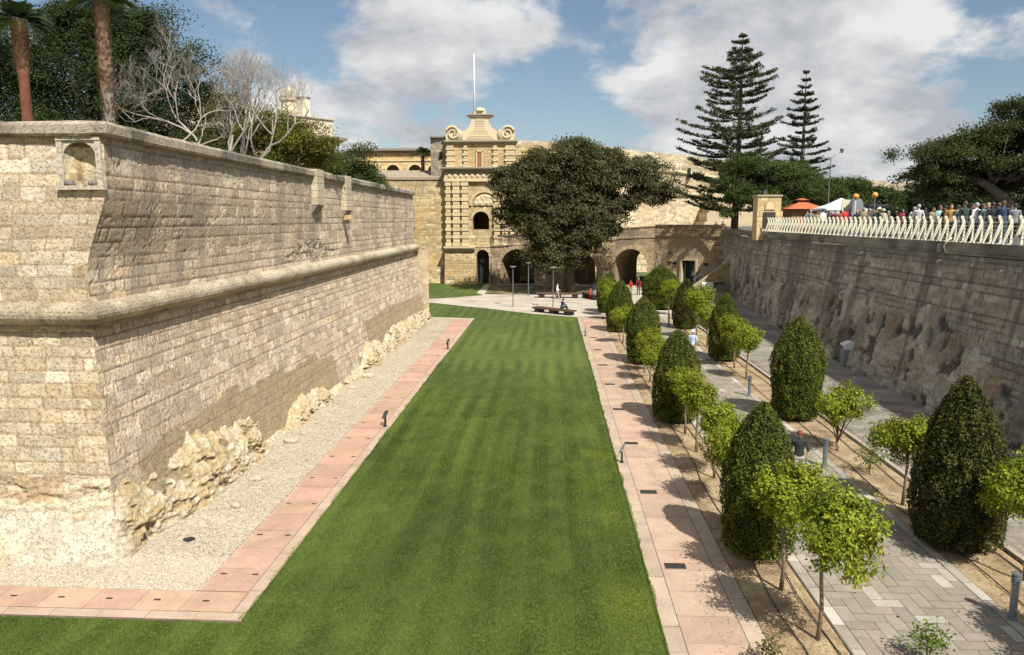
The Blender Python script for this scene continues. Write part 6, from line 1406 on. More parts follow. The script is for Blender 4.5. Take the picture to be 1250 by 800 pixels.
# irrigation hoses on the beds
def hose(pts, label):
    mb = MB(); P = []
    for i in range(len(pts) - 1):
        a, b = np.array(pts[i]), np.array(pts[i + 1])
        for k in range(12): q = a + (b - a) * k / 12; P.append((q[0] + .10 * (float(vn(q[0] * .2 + 3, q[1] * .55)) - .5) * 2, q[1], q[2]))
    mb.tube(P, .014, 6); tag(mb.build('irrigation_hose', M['black_hose'], smooth=True), label, 'hose', 'black irrigation hoses on the soil')
hose([(4.75, 10, .075), (4.7, 22, .075), (4.75, 40, .075), (4.8, 58, .075)], 'black irrigation hose along the path side of the left soil bed'); hose([(5.35, 10, .075), (5.3, 25, .075), (5.35, 45, .075)], 'black irrigation hose along the walk side of the left soil bed')
hose([(9.85, 10, .075), (9.75, 25, .075), (9.8, 40, .075), (9.8, 58, .075)], 'black irrigation hose along the walk side of the right soil bed'); hose([(10.75, 10, .075), (10.6, 25, .075), (10.65, 45, .075)], 'black irrigation hose along the road side of the right soil bed')
# plaza lamps
def plaza_lamp(x, y, h, label):
    t = empty('lamp_post', (x, y, .04)); tag(t, label, 'lamp post', 'flat-topped lamp posts on the plaza')
    mb = MB(); mb.tube([(x, y, .03), (x, y, h - .12)], [.05, .035], 8); mb.lathe([(.15, .04), (.15, .08), (.07, .1)], (x, y, 0), 12); mb.build('pole', M['grey_metal'], t)
    mb = MB(); mb.lathe([(.05, h - .14), (.10, h - .1), (.30, h - .04), (.30, h), (0, h + .03)], (x, y, 0), 18); mb.build('lamp_head', M['grey_plastic'], t)
plaza_lamp(-3.4, 67.5, 3.75, 'lamp post leftmost on the plaza, clear of the trees'); plaza_lamp(-2.26, 77, 3.55, 'lamp post farther back at the grass edge, left of the big tree'); plaza_lamp(.28, 66.4, 3.75, 'lamp post just behind the bench with the seated person')
plaza_lamp(11.9, 82, 3.6, 'lamp post before the wing wall, just right of the third bridge arch'); plaza_lamp(13.2, 82.5, 3.2, 'lamp post before the wing wall, near the two small windows')
# timber benches
def bench(name, a, b, w, label, hgt=.48, blocks_=3):
    a = Vector((*a, 0)); b = Vector((*b, 0)); d = (b - a).normalized(); L = (b - a).length; Mx = Matrix.Translation(a) @ Matrix.Rotation(math.atan2(d.y, d.x), 4, 'Z')
    t = empty('timber_bench', tuple(a + Vector((0, 0, .04)))); tag(t, label, 'bench', 'long dark timber benches on the plaza')
    mb = MB()
    for k in range(5): mb.box(0, L, -w / 2 + k * w / 5 + .008, -w / 2 + (k + 1) * w / 5 - .008, hgt - .13, hgt, M=Mx, bev=.01)
    mb.build('seat', M['wood'], t)
    for k in range(blocks_):
        x = L * (.12 + .76 * k / max(1, blocks_ - 1)); mb = MB(); mb.box(x - .28, x + .28, -w / 2 + .08, w / 2 - .08, .04, hgt - .13, M=Mx, bev=.01); mb.build('support_block', M['dark_metal'], t)
bench('b', (-1.3, 64.0), (2.0, 61.3), .85, 'long dark timber bench at the lawn corner with a person sitting on it')
bench('b', (-1.4, 75.8), (3.1, 75.4), 1.0, 'long reddish timber bench in tree shade, the one behind the lamp', .55); bench('b', (3.7, 76.0), (4.9, 73.2), 1.1, 'short timber bench right of the long shaded bench', .62, 2)
# litter bin by the wall, cabinets at the stair
t = empty('litter_bin', (16.3, 40.6, .06)); tag(t, 'grey hooded litter bin against the dark wall on the service road', 'litter bin')
mb = MB(); mb.box(15.98, 16.55, 40.3, 40.85, .06, 1.0, bev=.05); mb.build('body', M['grey_plastic'], t)
mb = MB(); mb.prism([(15.95, 1.003), (16.58, 1.003), (16.58, 1.42), (16.3, 1.42), (15.95, 1.26)], 40.28, 40.36, lambda a_, b_, h: (a_, h, b_)); mb.prism([(15.95, 1.26), (16.3, 1.42), (16.58, 1.42), (16.58, 1.36), (16.3, 1.36), (15.95, 1.20)], 40.37, 40.87, lambda a_, b_, h: (a_, h, b_)); mb.box(16.5, 16.575, 40.37, 40.87, 1.003, 1.355); mb.build('hood', M['white'], t)
t = empty('utility_cabinet', (15.8, 74.8, .7)); tag(t, 'white double-door cabinet at the foot of the stone stair', 'cabinet')
mb = MB(); mb.box(15.2, 16.35, 74.6, 75.2, .72, 1.75, bev=.02); mb.build('body', M['white'], t)
for x in (15.23, 15.79): mb = MB(); mb.box(x, x + .53, 74.565, 74.597, .8, 1.7, bev=.008); d_ = mb.build('door', M['white'], t); m2_ = MB(); m2_.box(x + .24, x + .28, 74.54, 74.563, 1.2, 1.35); m2_.build('handle', M['dark_metal'], d_)
t = empty('waste_container', (17.0, 74.9, .7)); tag(t, 'grey wheeled waste container with a dark lid right of the white cabinet', 'container')
mb = MB(); mb.add([(16.65, 74.6, .8), (17.35, 74.6, .8), (17.35, 75.2, .8), (16.65, 75.2, .8), (16.58, 74.5, 1.6), (17.42, 74.5, 1.6), (17.42, 75.3, 1.6), (16.58, 75.3, 1.6)], [(0, 3, 2, 1), (4, 5, 6, 7), (0, 1, 5, 4), (1, 2, 6, 5), (2, 3, 7, 6), (3, 0, 4, 7)]); mb.build('body', M['grey_plastic'], t)
mb = MB(); mb.box(16.54, 17.46, 74.46, 75.34, 1.605, 1.68, bev=.02); mb.build('lid', M['dark_metal'], t)

# ------------------------------------------------------------------ things on the terrace
ZT = 6.95
t = empty('kiosk', (23.6, 71.5, ZT)); tag(t, 'wooden kiosk with a terracotta pyramid roof and small cap, left of the white parasol', 'kiosk')
mb = MB(); mb.box(22.3, 24.9, 70.4, 73, ZT, 8.95, bev=.02)
for k in range(13): mb.box(22.35 + k * .2, 22.36 + k * .2 + .02, 70.37, 70.4, ZT, 8.95)
mb.build('body', M['brown_wood'], t)
mb = MB(); mb.add([(21.75, 69.9, 8.95), (25.5, 69.9, 8.95), (25.5, 73.6, 8.95), (21.75, 73.6, 8.95), (23.3, 71.4, 9.62), (23.9, 71.4, 9.62), (23.9, 72, 9.62), (23.3, 72, 9.62)], [(0, 3, 2, 1), (4, 5, 6, 7), (0, 1, 5, 4), (1, 2, 6, 5), (2, 3, 7, 6), (3, 0, 4, 7)])
mb.box(23.35, 23.85, 71.45, 71.95, 9.62, 9.8); mb.add([(23.05, 71.15, 9.8), (24.15, 71.15, 9.8), (24.15, 72.25, 9.8), (23.05, 72.25, 9.8), (23.6, 71.7, 10.0)], [(0, 3, 2, 1), (0, 1, 4), (1, 2, 4), (2, 3, 4), (3, 0, 4)]); mb.build('roof', M['red_roof'], t)
t = empty('parasol', (24.3, 64, ZT)); tag(t, 'large square white parasol standing over the crowd beside the kiosk', 'parasol')
mb = MB(); mb.tube([(24.3, 64, ZT), (24.3, 64, 9.75)], .05, 8); mb.build('pole', M['white'], t)
mb = MB(); c_ = (24.3, 64, 9.78); cs = [(22.55, 62.3), (26.05, 62.3), (26.05, 65.7), (22.55, 65.7)]
V = [c_]; F = []
for i in range(4):
    a, b = cs[i], cs[(i + 1) % 4]
    for k in range(6):
        q = k / 6; x = a[0] + (b[0] - a[0]) * q; y = a[1] + (b[1] - a[1]) * q; V.append((x, y, 8.88 - .10 * math.sin(math.pi * q) * 0 + .05 * math.sin(math.pi * q)))
mid = [((V[i][0] + c_[0]) / 2, (V[i][1] + c_[1]) / 2, (V[i][2] + c_[2]) / 2 - .08) for i in range(1, 25)]; V += mid; V += [(x, y, z - .16) for x, y, z in V[1:25]]
for i in range(24): j = (i + 1) % 24; F += [(1 + i, 1 + j, 25 + j, 25 + i), (25 + i, 25 + j, 0), (1 + j, 1 + i, 49 + i, 49 + j)]
mb.add(V, F); mb.build('canopy', M['canvas'], t)
for i, (x, y, hz, lab) in enumerate([(22.9, 57.5, 2.75, 'amber globe beacon on a post, the left one of two, above the crowd'), (24.3, 57.5, 2.85, 'pale amber globe beacon on a post, right of the other beacon and the grey hood')]):
    t = empty('globe_beacon', (x, y, ZT)); tag(t, lab, 'beacon', 'amber globe beacons by the crossing')
    mb = MB(); mb.tube([(x, y, ZT), (x, y, ZT + hz - .2)], .045, 8); mb.build('post', M['white'] if i == 0 else M['grey_metal'], t)
    mb = MB(); mb.lathe([(.22 * math.sin(a_) , -.22 * math.cos(a_)) for a_ in np.linspace(0.02, math.pi - .02, 12)], (x, y, ZT + hz), 16); mb.build('globe', M['globe'], t, True)
t = empty('grey_hood_shelter', (24.0, 60, ZT)); tag(t, 'grey curved hood and dark canopy standing between the two globe beacons', 'shelter')
mb = MB(); pts = [(-.42, 0), (-.42, 2.2)] + [(-.42 * math.cos(a_), 2.2 + .5 * math.sin(a_)) for a_ in np.linspace(0.1, math.pi - .1, 9)] + [(.42, 2.2), (.42, 0)]
mb.prism(pts, 0, .7, lambda a_, b_, h: (24.1 + a_, 60 + h, ZT + b_)); mb.build('hood', M['grey_plastic'], t)
mb = MB(); mb.box(24.7, 26.3, 59.5, 61, ZT + 1.9, ZT + 2.2, bev=.05); mb.tube([(24.8, 59.7, ZT), (24.8, 59.7, ZT + 1.9)], .05, 6); mb.tube([(26.2, 59.7, ZT), (26.2, 59.7, ZT + 1.9)], .05, 6); mb.build('canopy', M['dark_metal'], t)
t = empty('information_board', (23.6, 61, ZT)); tag(t, 'upright pale cream notice panel behind the left globe beacon', 'panel'); mb = MB().col((.6, .55, .4)); mb.box(23.25, 23.95, 61, 61.15, ZT, ZT + 2.6, bev=.02); mb.build('slab', M['cut'], t)
# street lanterns
for i, (x, y, h, lab) in enumerate([(27.3, 44, 3.35, 'black ornate street lantern in front of the big pine trunk'), (18.6, 66, 3.6, 'thin black street lantern behind the stone pillar'), (25.8, 71, 6.6, 'tall pale lamp post rising between the two araucarias')]):
    t = empty('street_lantern', (x, y, ZT)); tag(t, lab, 'street lamp'); m_ = M['dark_metal'] if i < 2 else M['steel']
    mb = MB(); mb.lathe([(.13, 0), (.13, .3), (.06, .45), (.045, h - .55), (.08, h - .5), (.03, h - .45)], (x, y, ZT), 10); 
    if i == 2: mb.tube([(x, y, ZT + h - .5), (x, y, ZT + h), (x + .5, y, ZT + h + .5), (x + .8, y, ZT + h + .55)], [.045, .04, .035, .03], 7)
    mb.build('pole', m_, t, True)
    hx = x + (.95 if i == 2 else 0); hz = ZT + h + (.5 if i == 2 else -.45)
    mb = MB(); mb.lathe([(.10, 0), (.19, .32), (.0, .33)], (hx, y, hz), 6); hd_ = mb.build('lantern', M['steel'], t); mb = MB(); mb.lathe([(.23, .335), (.10, .46), (.03, .5), (.02, .6), (0, .61)], (hx, y, hz), 6); mb.build('lantern_roof', m_, hd_)
# stone kiosk at the right edge
t = empty('stone_hut', (30.4, 41.5, ZT)); tag(t, 'small weathered stone hut with a gabled roof and dark doorway at the right edge', 'hut')
P, S, T, nn = wall_grid((28.75, 41.5), (33.2, 41.5), ZT, 10.35, .07); xc = (P[:-1, :-1, 0] + P[1:, 1:, 0]) / 2; tc_ = (T[:-1, :-1] + T[1:, 1:]) / 2
stone_sheet('wall', P, nn, S, T, t, [(.24, .19, .14), (.2, .16, .12), (.28, .23, .17), (.15, .12, .09)], .3, .5, 91, rough=.03, keep=~((xc > 29.15) & (xc < 29.95) & (tc_ < 9.5)))
mb = MB().col((.22, .18, .13)); mb.box(28.78, 29.1, 41.55, 44.5, ZT, 10.3); mb.box(30, 33.2, 41.6, 44.5, ZT, 10.3); mb.build('wall', M['stone'], t)
mb = MB().col((.25, .2, .15)); mb.prism([(28.5, 10.36), (33.4, 10.36), (30.95, 11.4)], 41.3, 44.7, lambda a_, b_, h: (a_, h, b_)); mb.build('roof', M['stone'], t)
mb = MB(); mb.box(29.15, 29.95, 41.8, 41.86, ZT, 9.5); mb.build('door', M['brown_wood'], t)
mb = MB(); mb.box(28.3, 28.7, 40.5, 40.6, 8.75, 9.9, bev=.02); mb.tube([(28.5, 40.6, ZT), (28.5, 40.6, 8.8)], .04, 6); tag(mb.build('notice_board', M['plaque']), 'dark upright notice board on a post beside the stone hut', 'notice board')
# ------------------------------------------------------------------ people
PM = {k: simple('cloth_' + k, c, .85, 0, 25, .12) for k, c in dict(white=(.72, .70, .66), cream=(.62, .55, .42), pink=(.62, .22, .20), maroon=(.20, .02, .03), red=(.55, .03, .03), navy=(.025, .035, .08), black=(.02, .02, .022), grey=(.22, .22, .23),
      lgrey=(.42, .42, .43), mint=(.34, .50, .46), mustard=(.42, .23, .05), dgreen=(.03, .06, .05), blue=(.035, .055, .11), lblue=(.38, .47, .60), khaki=(.26, .20, .12), jeans=(.05, .07, .12), tan=(.42, .32, .2), teal=(.22, .33, .33)).items()}
SK = {'a': simple('skin_light', (.52, .31, .22), .55), 'b': simple('skin_tanned', (.36, .20, .13), .55)}
HR = {k: simple('hair_' + k, c, .6, 0, 60, .3) for k, c in dict(dark=(.02, .015, .012), brown=(.08, .045, .025), grey=(.32, .31, .30), blond=(.36, .25, .12), red=(.20, .04, .025)).items()}
SHOE = simple('shoe_leather', (.05, .045, .045), .5)
def J(d=None):
    j = dict(pel=(0, 0, .93), chest=(0, .0, 1.30), neck=(0, .01, 1.47), head=(0, -.015, 1.615),
             shL=(-.18, .01, 1.40), elL=(-.235, .02, 1.13), haL=(-.235, -.07, .90), shR=(.18, .01, 1.40), elR=(.235, .02, 1.13), haR=(.235, -.07, .90),
             hiL=(-.09, 0, .90), knL=(-.10, -.01, .49), anL=(-.105, .02, .08), hiR=(.09, 0, .90), knR=(.10, -.01, .49), anR=(.105, .02, .08))
    if d: j.update(d)
    return {k: Vector(v) for k, v in j.items()}
POSES = {
 'stand': J(), 'walk': J(dict(knL=(-.10, -.14, .50), anL=(-.10, -.20, .10), knR=(.10, .02, .50), anR=(.10, .26, .15), elL=(-.24, .10, 1.15), haL=(-.22, .08, .92), elR=(.24, -.06, 1.14), haR=(.20, -.20, .98))),
 'phone': J(dict(elR=(.26, -.08, 1.16), haR=(.10, -.26, 1.32), elL=(-.24, .0, 1.14), haL=(-.10, -.22, 1.16), head=(0, -.04, 1.61))),
 'lean': J(dict(chest=(0, -.12, 1.26), neck=(0, -.20, 1.42), head=(0, -.26, 1.55), shL=(-.18, -.16, 1.36), elL=(-.27, -.26, 1.12), haL=(-.16, -.42, 1.02), shR=(.18, -.16, 1.36), elR=(.27, -.26, 1.12), haR=(.16, -.42, 1.02))),
 'sit': J(dict(pel=(0, 0, .10), chest=(0, -.06, .46), neck=(0, -.10, .63), head=(0, -.15, .77), shL=(-.18, -.07, .56), elL=(-.24, -.22, .36), haL=(-.10, -.42, .33), shR=(.18, -.07, .56), elR=(.24, -.22, .36), haR=(.10, -.42, .33),
               hiL=(-.09, -.02, .09), knL=(-.11, -.42, .22), anL=(-.11, -.62, -.14), hiR=(.09, -.02, .09), knR=(.10, -.40, .24), anR=(.10, -.56, -.14))),
}
def build_body(pose, sleeves='long', shorts=False):
    j = POSES[pose]; bm = bmesh.new(); segs = []
    def ball(c, r, s=(1, 1, 1), seg=12):
        bmesh.ops.create_uvsphere(bm, u_segments=seg, v_segments=8, radius=1, matrix=Matrix.Translation(c) @ Matrix.Diagonal((r * s[0], r * s[1], r * s[2], 1)))
    def cap(a, b, ra, rb, tg, flat_=None):
        a = Vector(a); b = Vector(b); d = b - a; m = Matrix.Translation((a + b) / 2) @ d.to_track_quat('Z', 'Y').to_matrix().to_4x4()
        bmesh.ops.create_cone(bm, cap_ends=True, segments=12, radius1=ra, radius2=rb, depth=d.length, matrix=m); ball(a, ra); ball(b, rb); segs.append((a, b, (ra + rb) / 2, tg))
    # torso as stacked ellipses
    sp = [(j['pel'] + Vector((0, 0, -.06)), .155, .11), (j['pel'] + Vector((0, 0, .05)), .165, .115), (j['pel'].lerp(j['chest'], .5), .14, .10), (j['chest'], .165, .115), (j['chest'].lerp(j['neck'], .55), .18, .10), (j['neck'] + Vector((0, 0, -.03)), .085, .07)]
    for i in range(len(sp) - 1):
        for k in range(6): q = k / 5; c = sp[i][0].lerp(sp[i + 1][0], q); ball(c, 1, (sp[i][1] + (sp[i + 1][1] - sp[i][1]) * q, sp[i][2] + (sp[i + 1][2] - sp[i][2]) * q, .065), 14)
    segs.append((j['pel'] + Vector((0, 0, .10)), j['neck'] + Vector((0, 0, -.05)), .15, 'top')); segs.append((j['pel'] + Vector((-.06, 0, -.05)), j['pel'] + Vector((.06, 0, -.05)), .12, 'leg'))
    cap(j['neck'] + Vector((0, 0, -.04)), j['head'] + Vector((0, .01, -.05)), .055, .05, 'skin')
    h = j['head']; ball(h + Vector((0, .01, .03)), 1, (.078, .095, .10)); ball(h + Vector((0, -.035, -.04)), 1, (.058, .062, .070)); segs.append((h + Vector((0, 0, -.06)), h + Vector((0, 0, .1)), .09, 'skin'))
    ball(h + Vector((0, -.095, -.005)), .016, (.8, 1.1, 1.5)); ball(h + Vector((-.08, .01, 0)), .02, (.45, .8, 1.3)); ball(h + Vector((.08, .01, 0)), .02, (.45, .8, 1.3))
    ball(h + Vector((0, -.088, -.052)), 1, (.022, .010, .008))
    for s in 'LR':
        sg = -1 if s == 'L' else 1
        cap(j['neck'] + Vector((0, 0, -.06)), j['sh' + s], .07, .062, 'top'); cap(j['sh' + s], j['el' + s], .054, .042, 'top')
        fa = 'top' if sleeves == 'long' else 'skin'; cap(j['el' + s], j['ha' + s].lerp(j['el' + s], .12), .040, .027, fa)
        if sleeves == 'none': segs[-2] = (*segs[-2][:3], 'skin')
        d = (j['ha' + s] - j['el' + s]).normalized(); wr = j['ha' + s]; pc = wr + d * .05; side = Vector((0, -1, 0)) if abs(d.z) > .5 else Vector((0, 0, 1)); side = (side - d * side.dot(d)).normalized(); nrm = d.cross(side)
        q = Matrix((side, nrm, d)).transposed().to_4x4(); bmesh.ops.create_uvsphere(bm, u_segments=12, v_segments=8, radius=1, matrix=Matrix.Translation(pc) @ q @ Matrix.Diagonal((.042, .018, .055, 1))); segs.append((wr, wr + d * .18, .035, 'skin'))
        cap(wr - d * .03, pc, .026, .022, 'skin')
        for k, L in enumerate((.072, .082, .076, .058)):
            b0 = pc + d * .035 + side * (.030 - .020 * k); m0 = b0 + d * L * .5 + nrm * .006 * sg; cap(b0, m0, .0095, .009, 'skin'); cap(m0, m0 + d * L * .45 + nrm * .022 * sg, .009, .008, 'skin')
        cap(pc - d * .02 + side * .035, pc + d * .03 + side * .065, .011, .010, 'skin')
        cap(j['hi' + s], j['kn' + s], .082, .058, 'leg'); cap(j['kn' + s], j['an' + s], .056, .038 if shorts else .045, 'skin' if shorts else 'leg')
        a = j['an' + s]; fdir = Vector((0, -1, 0)); cap(a + Vector((0, .03, -.04)), a + fdir * .17 + Vector((0, 0, -.05)), .042, .034, 'shoe'); cap(a, a + Vector((0, .02, -.03)), .042, .042, 'shoe')
    me = bpy.data.meshes.new('tmp'); bm.to_mesh(me); bm.free(); o = bpy.data.objects.new('tmp', me); COL.objects.link(o)
    m = o.modifiers.new('r', 'REMESH'); m.mode = 'VOXEL'; m.voxel_size = .0095; m2 = o.modifiers.new('s', 'SMOOTH'); m2.factor = .5; m2.iterations = 3
    dg = bpy.context.evaluated_depsgraph_get(); me2 = bpy.data.meshes.new_from_object(o.evaluated_get(dg)); bpy.data.objects.remove(o)
    me2.materials.clear()
    for mm in (SK['a'], PM['white'], PM['jeans'], SHOE): me2.materials.append(mm)
    n = len(me2.vertices); co = np.zeros(n * 3, np.float32); me2.vertices.foreach_get('co', co); co = co.reshape(-1, 3)
    nf = len(me2.polygons); cen = np.zeros(nf * 3, np.float32); me2.polygons.foreach_get('center', cen); cen = cen.reshape(-1, 3)
    # folds of the clothes
    best = np.full(nf, 1e9); idx = np.zeros(nf, int); code = dict(skin=0, top=1, leg=2, shoe=3)
    for a, b, r, tg in segs:
        a = np.array(a); b = np.array(b); d = b - a; t_ = np.clip(((cen - a) @ d) / (d @ d + 1e-9), 0, 1); ds = np.linalg.norm(cen - (a + t_[:, None] * d), axis=1) - r
        m_ = ds < best; best[m_] = ds[m_]; idx[m_] = code[tg]
    me2.polygons.foreach_set('material_index', idx.astype(np.int32)); me2.polygons.foreach_set('use_smooth', np.ones(nf, bool)); me2.name = 'person_' + pose
    return me2
BODY = {}
def body(pose, sleeves, shorts):
    k = (pose, sleeves, shorts)
    if k not in BODY: BODY[k] = build_body(pose, sleeves, shorts)
    return BODY[k]
HM = {}
def hair_mesh(kind):
    if kind in HM: return HM[kind]
    V = []; F = []; nu, nv = 20, 12
    for i in range(nv + 1):
        th = math.pi * i / nv * (.62 if kind != 'long' else .70)
        for k in range(nu):
            a_ = 6.283 * k / nu; front = max(0.0, -math.sin(a_)); t2 = th * (1 - .42 * front * (1 if i > 4 else .3)); w = 1 + .05 * float(vn(k * 1.7, i * 1.3))
            x = .088 * math.sin(t2) * math.cos(a_) * w; y = .104 * math.sin(t2) * math.sin(a_) * w + .012; z = .112 * math.cos(t2) * w + .03
            if kind == 'long' and i > 8 and front < .45: z -= (i - 8) * .045; y += .004 * (i - 8)
            V.append((x, y, z))
    for i in range(nv):
        for k in range(nu): F.append((i * nu + k, i * nu + (k + 1) % nu, (i + 1) * nu + (k + 1) % nu, (i + 1) * nu + k))
    o = mk('hair', V, F, HR['dark'], smooth=True); HM[kind] = o.data; bpy.data.objects.remove(o); return HM[kind]
def hat_mesh():
    if 'hat' in HM: return HM['hat']
    mb = MB(); mb.lathe([(.17, .045), (.175, .055), (.10, .075), (.096, .13), (.085, .17), (.03, .185), (0, .183)], (0, .01, 0), 20); o = mb.build('hat', PM['cream'], smooth=True); HM['hat'] = o.data; bpy.data.objects.remove(o); return HM['hat']
def pack_mesh():
    if 'pack' in HM: return HM['pack']
    mb = MB(); mb.box(-.14, .14, .11, .25, -.18, .20, bev=.045); mb.box(-.11, .11, .24, .29, -.15, .03, bev=.02)
    for s in (-.1, .1): mb.tube([(s, .14, .17), (s, .02, .215), (s, -.115, .12), (s * 1.3, -.10, -.05), (s * 1.4, .1, -.14)], .016, 6)
    o = mb.build('pack', PM['black']); HM['pack'] = o.data; bpy.data.objects.remove(o); return HM['pack']
def eye_mesh():
    if 'eye' in HM: return HM['eye']
    mb = MB(); mb.lathe([(.001, -.008), (.009, -.004), (.011, 0), (.009, .004), (.001, .008)], (0, 0, 0), 8); o = mb.build('eye', PM['black']); HM['eye'] = o.data; bpy.data.objects.remove(o); return HM['eye']
def person(x, y, z, face, label, top='white', leg='jeans', pose='stand', h=1.72, hair='dark', hk='short', sleeves='long', shorts=False, hat=None, pack=None, skin='a', group=None):
    """face: heading in degrees, 0 = towards the camera (-Y), 90 = facing +X"""
    t = bpy.data.objects.new('person', body(pose, sleeves, shorts)); COL.objects.link(t)
    s = h / 1.73; t.location = (x, y, z); t.rotation_euler = (0, 0, R(face)); t.scale = (s, s, s); tag(t, label, 'person', group)
    for i, mm in enumerate((SK[skin], PM[top], PM[leg], SHOE)): t.material_slots[i].link = 'OBJECT'; t.material_slots[i].material = mm
    hd = POSES[pose]['head']
    def child(nm, me, mm, loc):
        o = bpy.data.objects.new(nm, me); COL.objects.link(o); o.parent = t; o.location = loc; o.material_slots[0].link = 'OBJECT'; o.material_slots[0].material = mm; return o
    child('hair', hair_mesh(hk), HR[hair], hd)
    for sg in (-1, 1): child('eye', eye_mesh(), PM['black'], hd + Vector((.032 * sg, -.088, .018)))
    if hat: child('hat', hat_mesh(), PM[hat], hd)
    if pack: child('backpack', pack_mesh(), PM[pack], POSES[pose]['chest'])
    return t
def at_h(px, ytop, h, dmin=24, dmax=75):
    """terrace figure: distance follows from how far the head rises above eye level"""
    x, y = spot(px, min(ytop, 264), ZT + h)
    k = max(1.0, dmin / y, 18.7 / x); k = min(k, dmax / y) if x * dmax / y > 18.7 else k
    return x * k, y * k
crowd = [
 (944, 262, 90, 'person in white near the stone pillar, leftmost behind the railing', dict(top='white', h=1.66)),
 (952, 261, 200, 'person in a salmon-pink top beside the kiosk, facing away', dict(top='pink', h=1.68)),
 (990, 256, 150, 'grey-dressed person under the left side of the white parasol', dict(top='grey', leg='black', hair='grey', h=1.72)),
 (998, 258, 20, 'person in brown standing under the middle of the parasol', dict(top='khaki', leg='black', h=1.70)),
 (1005, 256, 200, 'person in a white shirt seen from behind under the parasol', dict(top='white', leg='navy', h=1.74)),
 (1012, 257, 60, 'person in black just right of the white shirt under the parasol', dict(top='black', leg='black', h=1.72)),
 (1020, 257, 330, 'person in maroon at the right end of the parasol', dict(top='maroon', leg='black', h=1.7)),
 (1027, 258, 120, 'person in mustard between the maroon and navy figures', dict(top='mustard', leg='navy', h=1.68)),
 (1032, 252, 200, 'person in red and pale clothes below the left globe beacon', dict(top='red', leg='tan', h=1.78, hair='brown')),
 (1038, 257, 90, 'navy-dressed person in front of the grey hood', dict(top='navy', leg='navy', h=1.72)),
 (1046, 257, 30, 'person in black with a pale shoulder bag near the grey hood', dict(top='black', leg='grey', h=1.7, hair='blond', hk='long')),
 (1055, 254, 200, 'stout person in khaki brown below the right globe beacon', dict(top='khaki', leg='tan', h=1.76, hair='grey')),
 (1061, 256, 160, 'person in light grey next to the stout khaki one', dict(top='lgrey', leg='grey', h=1.7, hair='grey')),
 (1073, 254, 90, 'person in dark clothes and white hat, left of the cream-shirted man', dict(top='dgreen', leg='navy', h=1.74, hat='white')),
 (1079, 256, 190, 'man in a cream shirt and cream hat facing away near the railing', dict(top='cream', leg='tan', h=1.74, hat='cream')),
 (1091, 257, 20, 'woman in black with white shoulder straps, left of the maroon top', dict(top='black', leg='white', h=1.66, hk='long')),
 (1102, 255, 20, 'person in a dark red top between the black-clad woman and the white shirt', dict(top='maroon', leg='black', h=1.7, hair='dark', hk='long')),
 (1117, 253, 175, 'grey-haired person in a white shirt carrying a dark shoulder bag', dict(top='white', leg='black', h=1.72, hair='grey', pack='black')),
 (1122, 250, 175, 'grey-shirted person close behind the one in white with a bag', dict(top='lgrey', leg='grey', h=1.80, hair='grey')),
 (1148, 249, 20, 'woman in a mint green jacket with long brown hair', dict(top='mint', leg='teal', h=1.72, hair='brown', hk='long')),
 (1162, 247, 340, 'person in a mustard yellow jacket wearing dark sunglasses', dict(top='mustard', leg='navy', h=1.76, hair='brown')),
 (1170, 250, 120, 'person in grey between the mustard jacket and the broad dark green back', dict(top='grey', leg='jeans', h=1.70)),
 (1179, 246, 180, 'broad man in dark green seen from behind, the tallest near the middle right', dict(top='dgreen', leg='navy', h=1.84, hair='brown')),
 (1187, 248, 60, 'person in dark navy right beside the broad dark green back', dict(top='navy', leg='black', h=1.74)),
 (1193, 247, 200, 'slim person in white right of the navy one', dict(top='white', leg='jeans', h=1.76, hair='grey')),
 (1200, 249, 90, 'person in blue-grey with a pale face left of the black group', dict(top='blue', leg='grey', h=1.72, hair='brown')),
 (1207, 248, 340, 'person in pale teal partly behind the black-clad pair', dict(top='teal', leg='lgrey', h=1.74, hair='blond')),
 (1213, 247, 180, 'left one of the two people in black seen from behind at the right', dict(top='black', leg='black', h=1.76)),
 (1220, 248, 180, 'right one of the two people in black seen from behind at the right', dict(top='black', leg='navy', h=1.74, hair='brown')),
 (1226, 244, 140, 'person in blue behind the young man leaning on the railing', dict(top='blue', leg='jeans', h=1.80, hair='brown')),
 (985, 258, 60, 'person in dark grey at the left edge of the parasol shade', dict(top='grey', leg='black', h=1.68)),
 (1015, 259, 250, 'short person in navy half hidden behind the maroon one', dict(top='navy', leg='jeans', h=1.62, hair='blond')),
 (1050, 258, 120, 'short person in dark green between the two globe beacons', dict(top='dgreen', leg='black', h=1.64, hair='brown')),
 (1066, 257, 300, 'person in black just left of the white hat', dict(top='black', leg='jeans', h=1.68)),
 (1085, 258, 100, 'person in khaki directly right of the cream-hatted man', dict(top='khaki', leg='navy', h=1.66, hair='grey')),
 (1108, 256, 200, 'person in dark navy right of the dark red top', dict(top='navy', leg='black', h=1.7)),
 (1130, 254, 150, 'person in black in the gap right of the grey-shirted one', dict(top='black', leg='jeans', h=1.7, hair='dark')),
 (1139, 253, 30, 'person in brown just left of the mint green jacket', dict(top='khaki', leg='black', h=1.7, hair='dark')),
 (1155, 250, 200, 'dark-haired person in black between the mint and mustard jackets', dict(top='black', leg='black', h=1.7)),
 (1240, 249, 160, 'person in dark clothes behind the pale-shirted one at the right edge', dict(top='grey', leg='black', h=1.72)),
]
for i, (px, yt, fc, lab, kw) in enumerate(crowd):
    x, y = at_h(px, yt, kw['h'], 26, 66)
    person(x, y, ZT, fc, lab, pose=['stand', 'phone', 'walk', 'stand'][i % 4], skin='ab'[i % 2], group='people on the terrace', **kw)
person(18.22, 28.0, ZT + .02, -90, 'young man in a black sleeveless top leaning with both arms on the railing', 'black', 'black', 'lean', 1.78, 'dark', sleeves='none', group='people on the terrace')
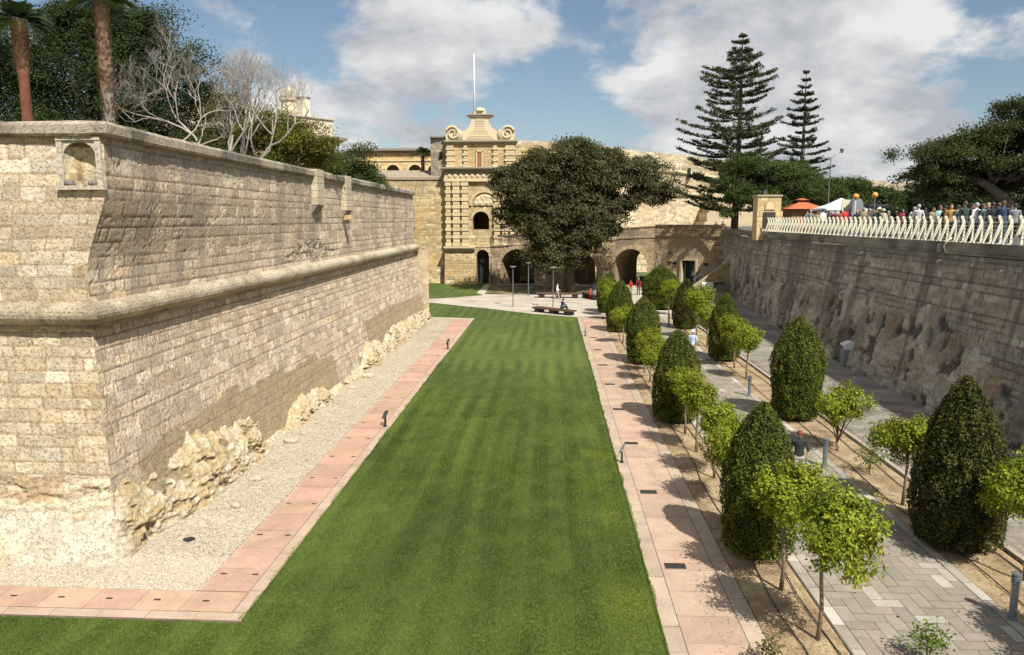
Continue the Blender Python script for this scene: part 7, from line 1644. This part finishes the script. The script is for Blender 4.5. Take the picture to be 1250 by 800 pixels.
person(18.5, 27.1, ZT, -80, 'pale-shirted person cut by the right edge of the picture', 'cream', 'tan', 'stand', 1.8, 'dark', sleeves='short', group='people on the terrace')
# people in the ditch
person(7.55, 21.9, .03, 175, 'red-haired woman in a black top walking away beside the grey bollard', 'black', 'lgrey', 'walk', 1.68, 'red', sleeves='short')
person(8.15, 42.0, .03, 175, 'person in a blue and white striped shirt and pale cap walking away', 'lblue', 'tan', 'walk', 1.7, 'grey', hat='white', sleeves='short')
person(1.0, 62.35, .47, 115, 'person in navy sitting sideways on the long timber bench', 'navy', 'black', 'sit', 1.74, 'dark')
person(.75, 74.3, .04, 90, 'person in white walking past the long shaded bench', 'white', 'lgrey', 'walk', 1.6, 'brown')
person(4.45, 76.4 - 2.6, .04, 150, 'woman in a navy top and pale mint trousers near the plaza edge', 'navy', 'mint', 'stand', 1.68, 'dark', hk='long')
person(4.05, 73.9, .04, 60, 'small child in red standing close to the woman in navy', 'red', 'red', 'stand', 1.15, 'dark')
person(8.5, 78.2, .04, 150, 'person in a red jacket and pale trousers below the third arch', 'red', 'tan', 'walk', 1.62, 'brown')
person(9.35, 78.4, .04, 185, 'person in a red jacket with a black backpack, right of the other red jacket', 'red', 'navy', 'stand', 1.8, 'blond', pack='black')
person(10.1, 79.5, .04, 180, 'person all in black beside the two red jackets', 'black', 'black', 'stand', 1.76, 'dark')
# people on the bridge
person(-5.0, 93.2, 4.95, 150, 'person in white looking over the bridge parapet by the gate', 'white', 'lgrey', 'stand', 1.7, 'grey'); person(-4.2, 93.0, 4.95, 180, 'person in dark clothes beside the white one at the gate end of the bridge', 'black', 'black', 'stand', 1.65)
person(18.5, 84.6, 6.1, 0, 'person in white on the bridge behind the wing wall, left of the pink one', 'white', 'lgrey', 'lean', 1.7, 'blond'); person(19.3, 84.6, 6.1, 0, 'person in a pink top on the bridge above the green door', 'pink', 'jeans', 'stand', 1.68, 'brown')
person(18.1, 66.0, 6.85, 60, 'person in black just left of the stone pillar', 'black', 'black', 'stand', 1.7)
for o in list(bpy.data.objects):
    if o.type == 'MESH' and o.users == 0: bpy.data.objects.remove(o)
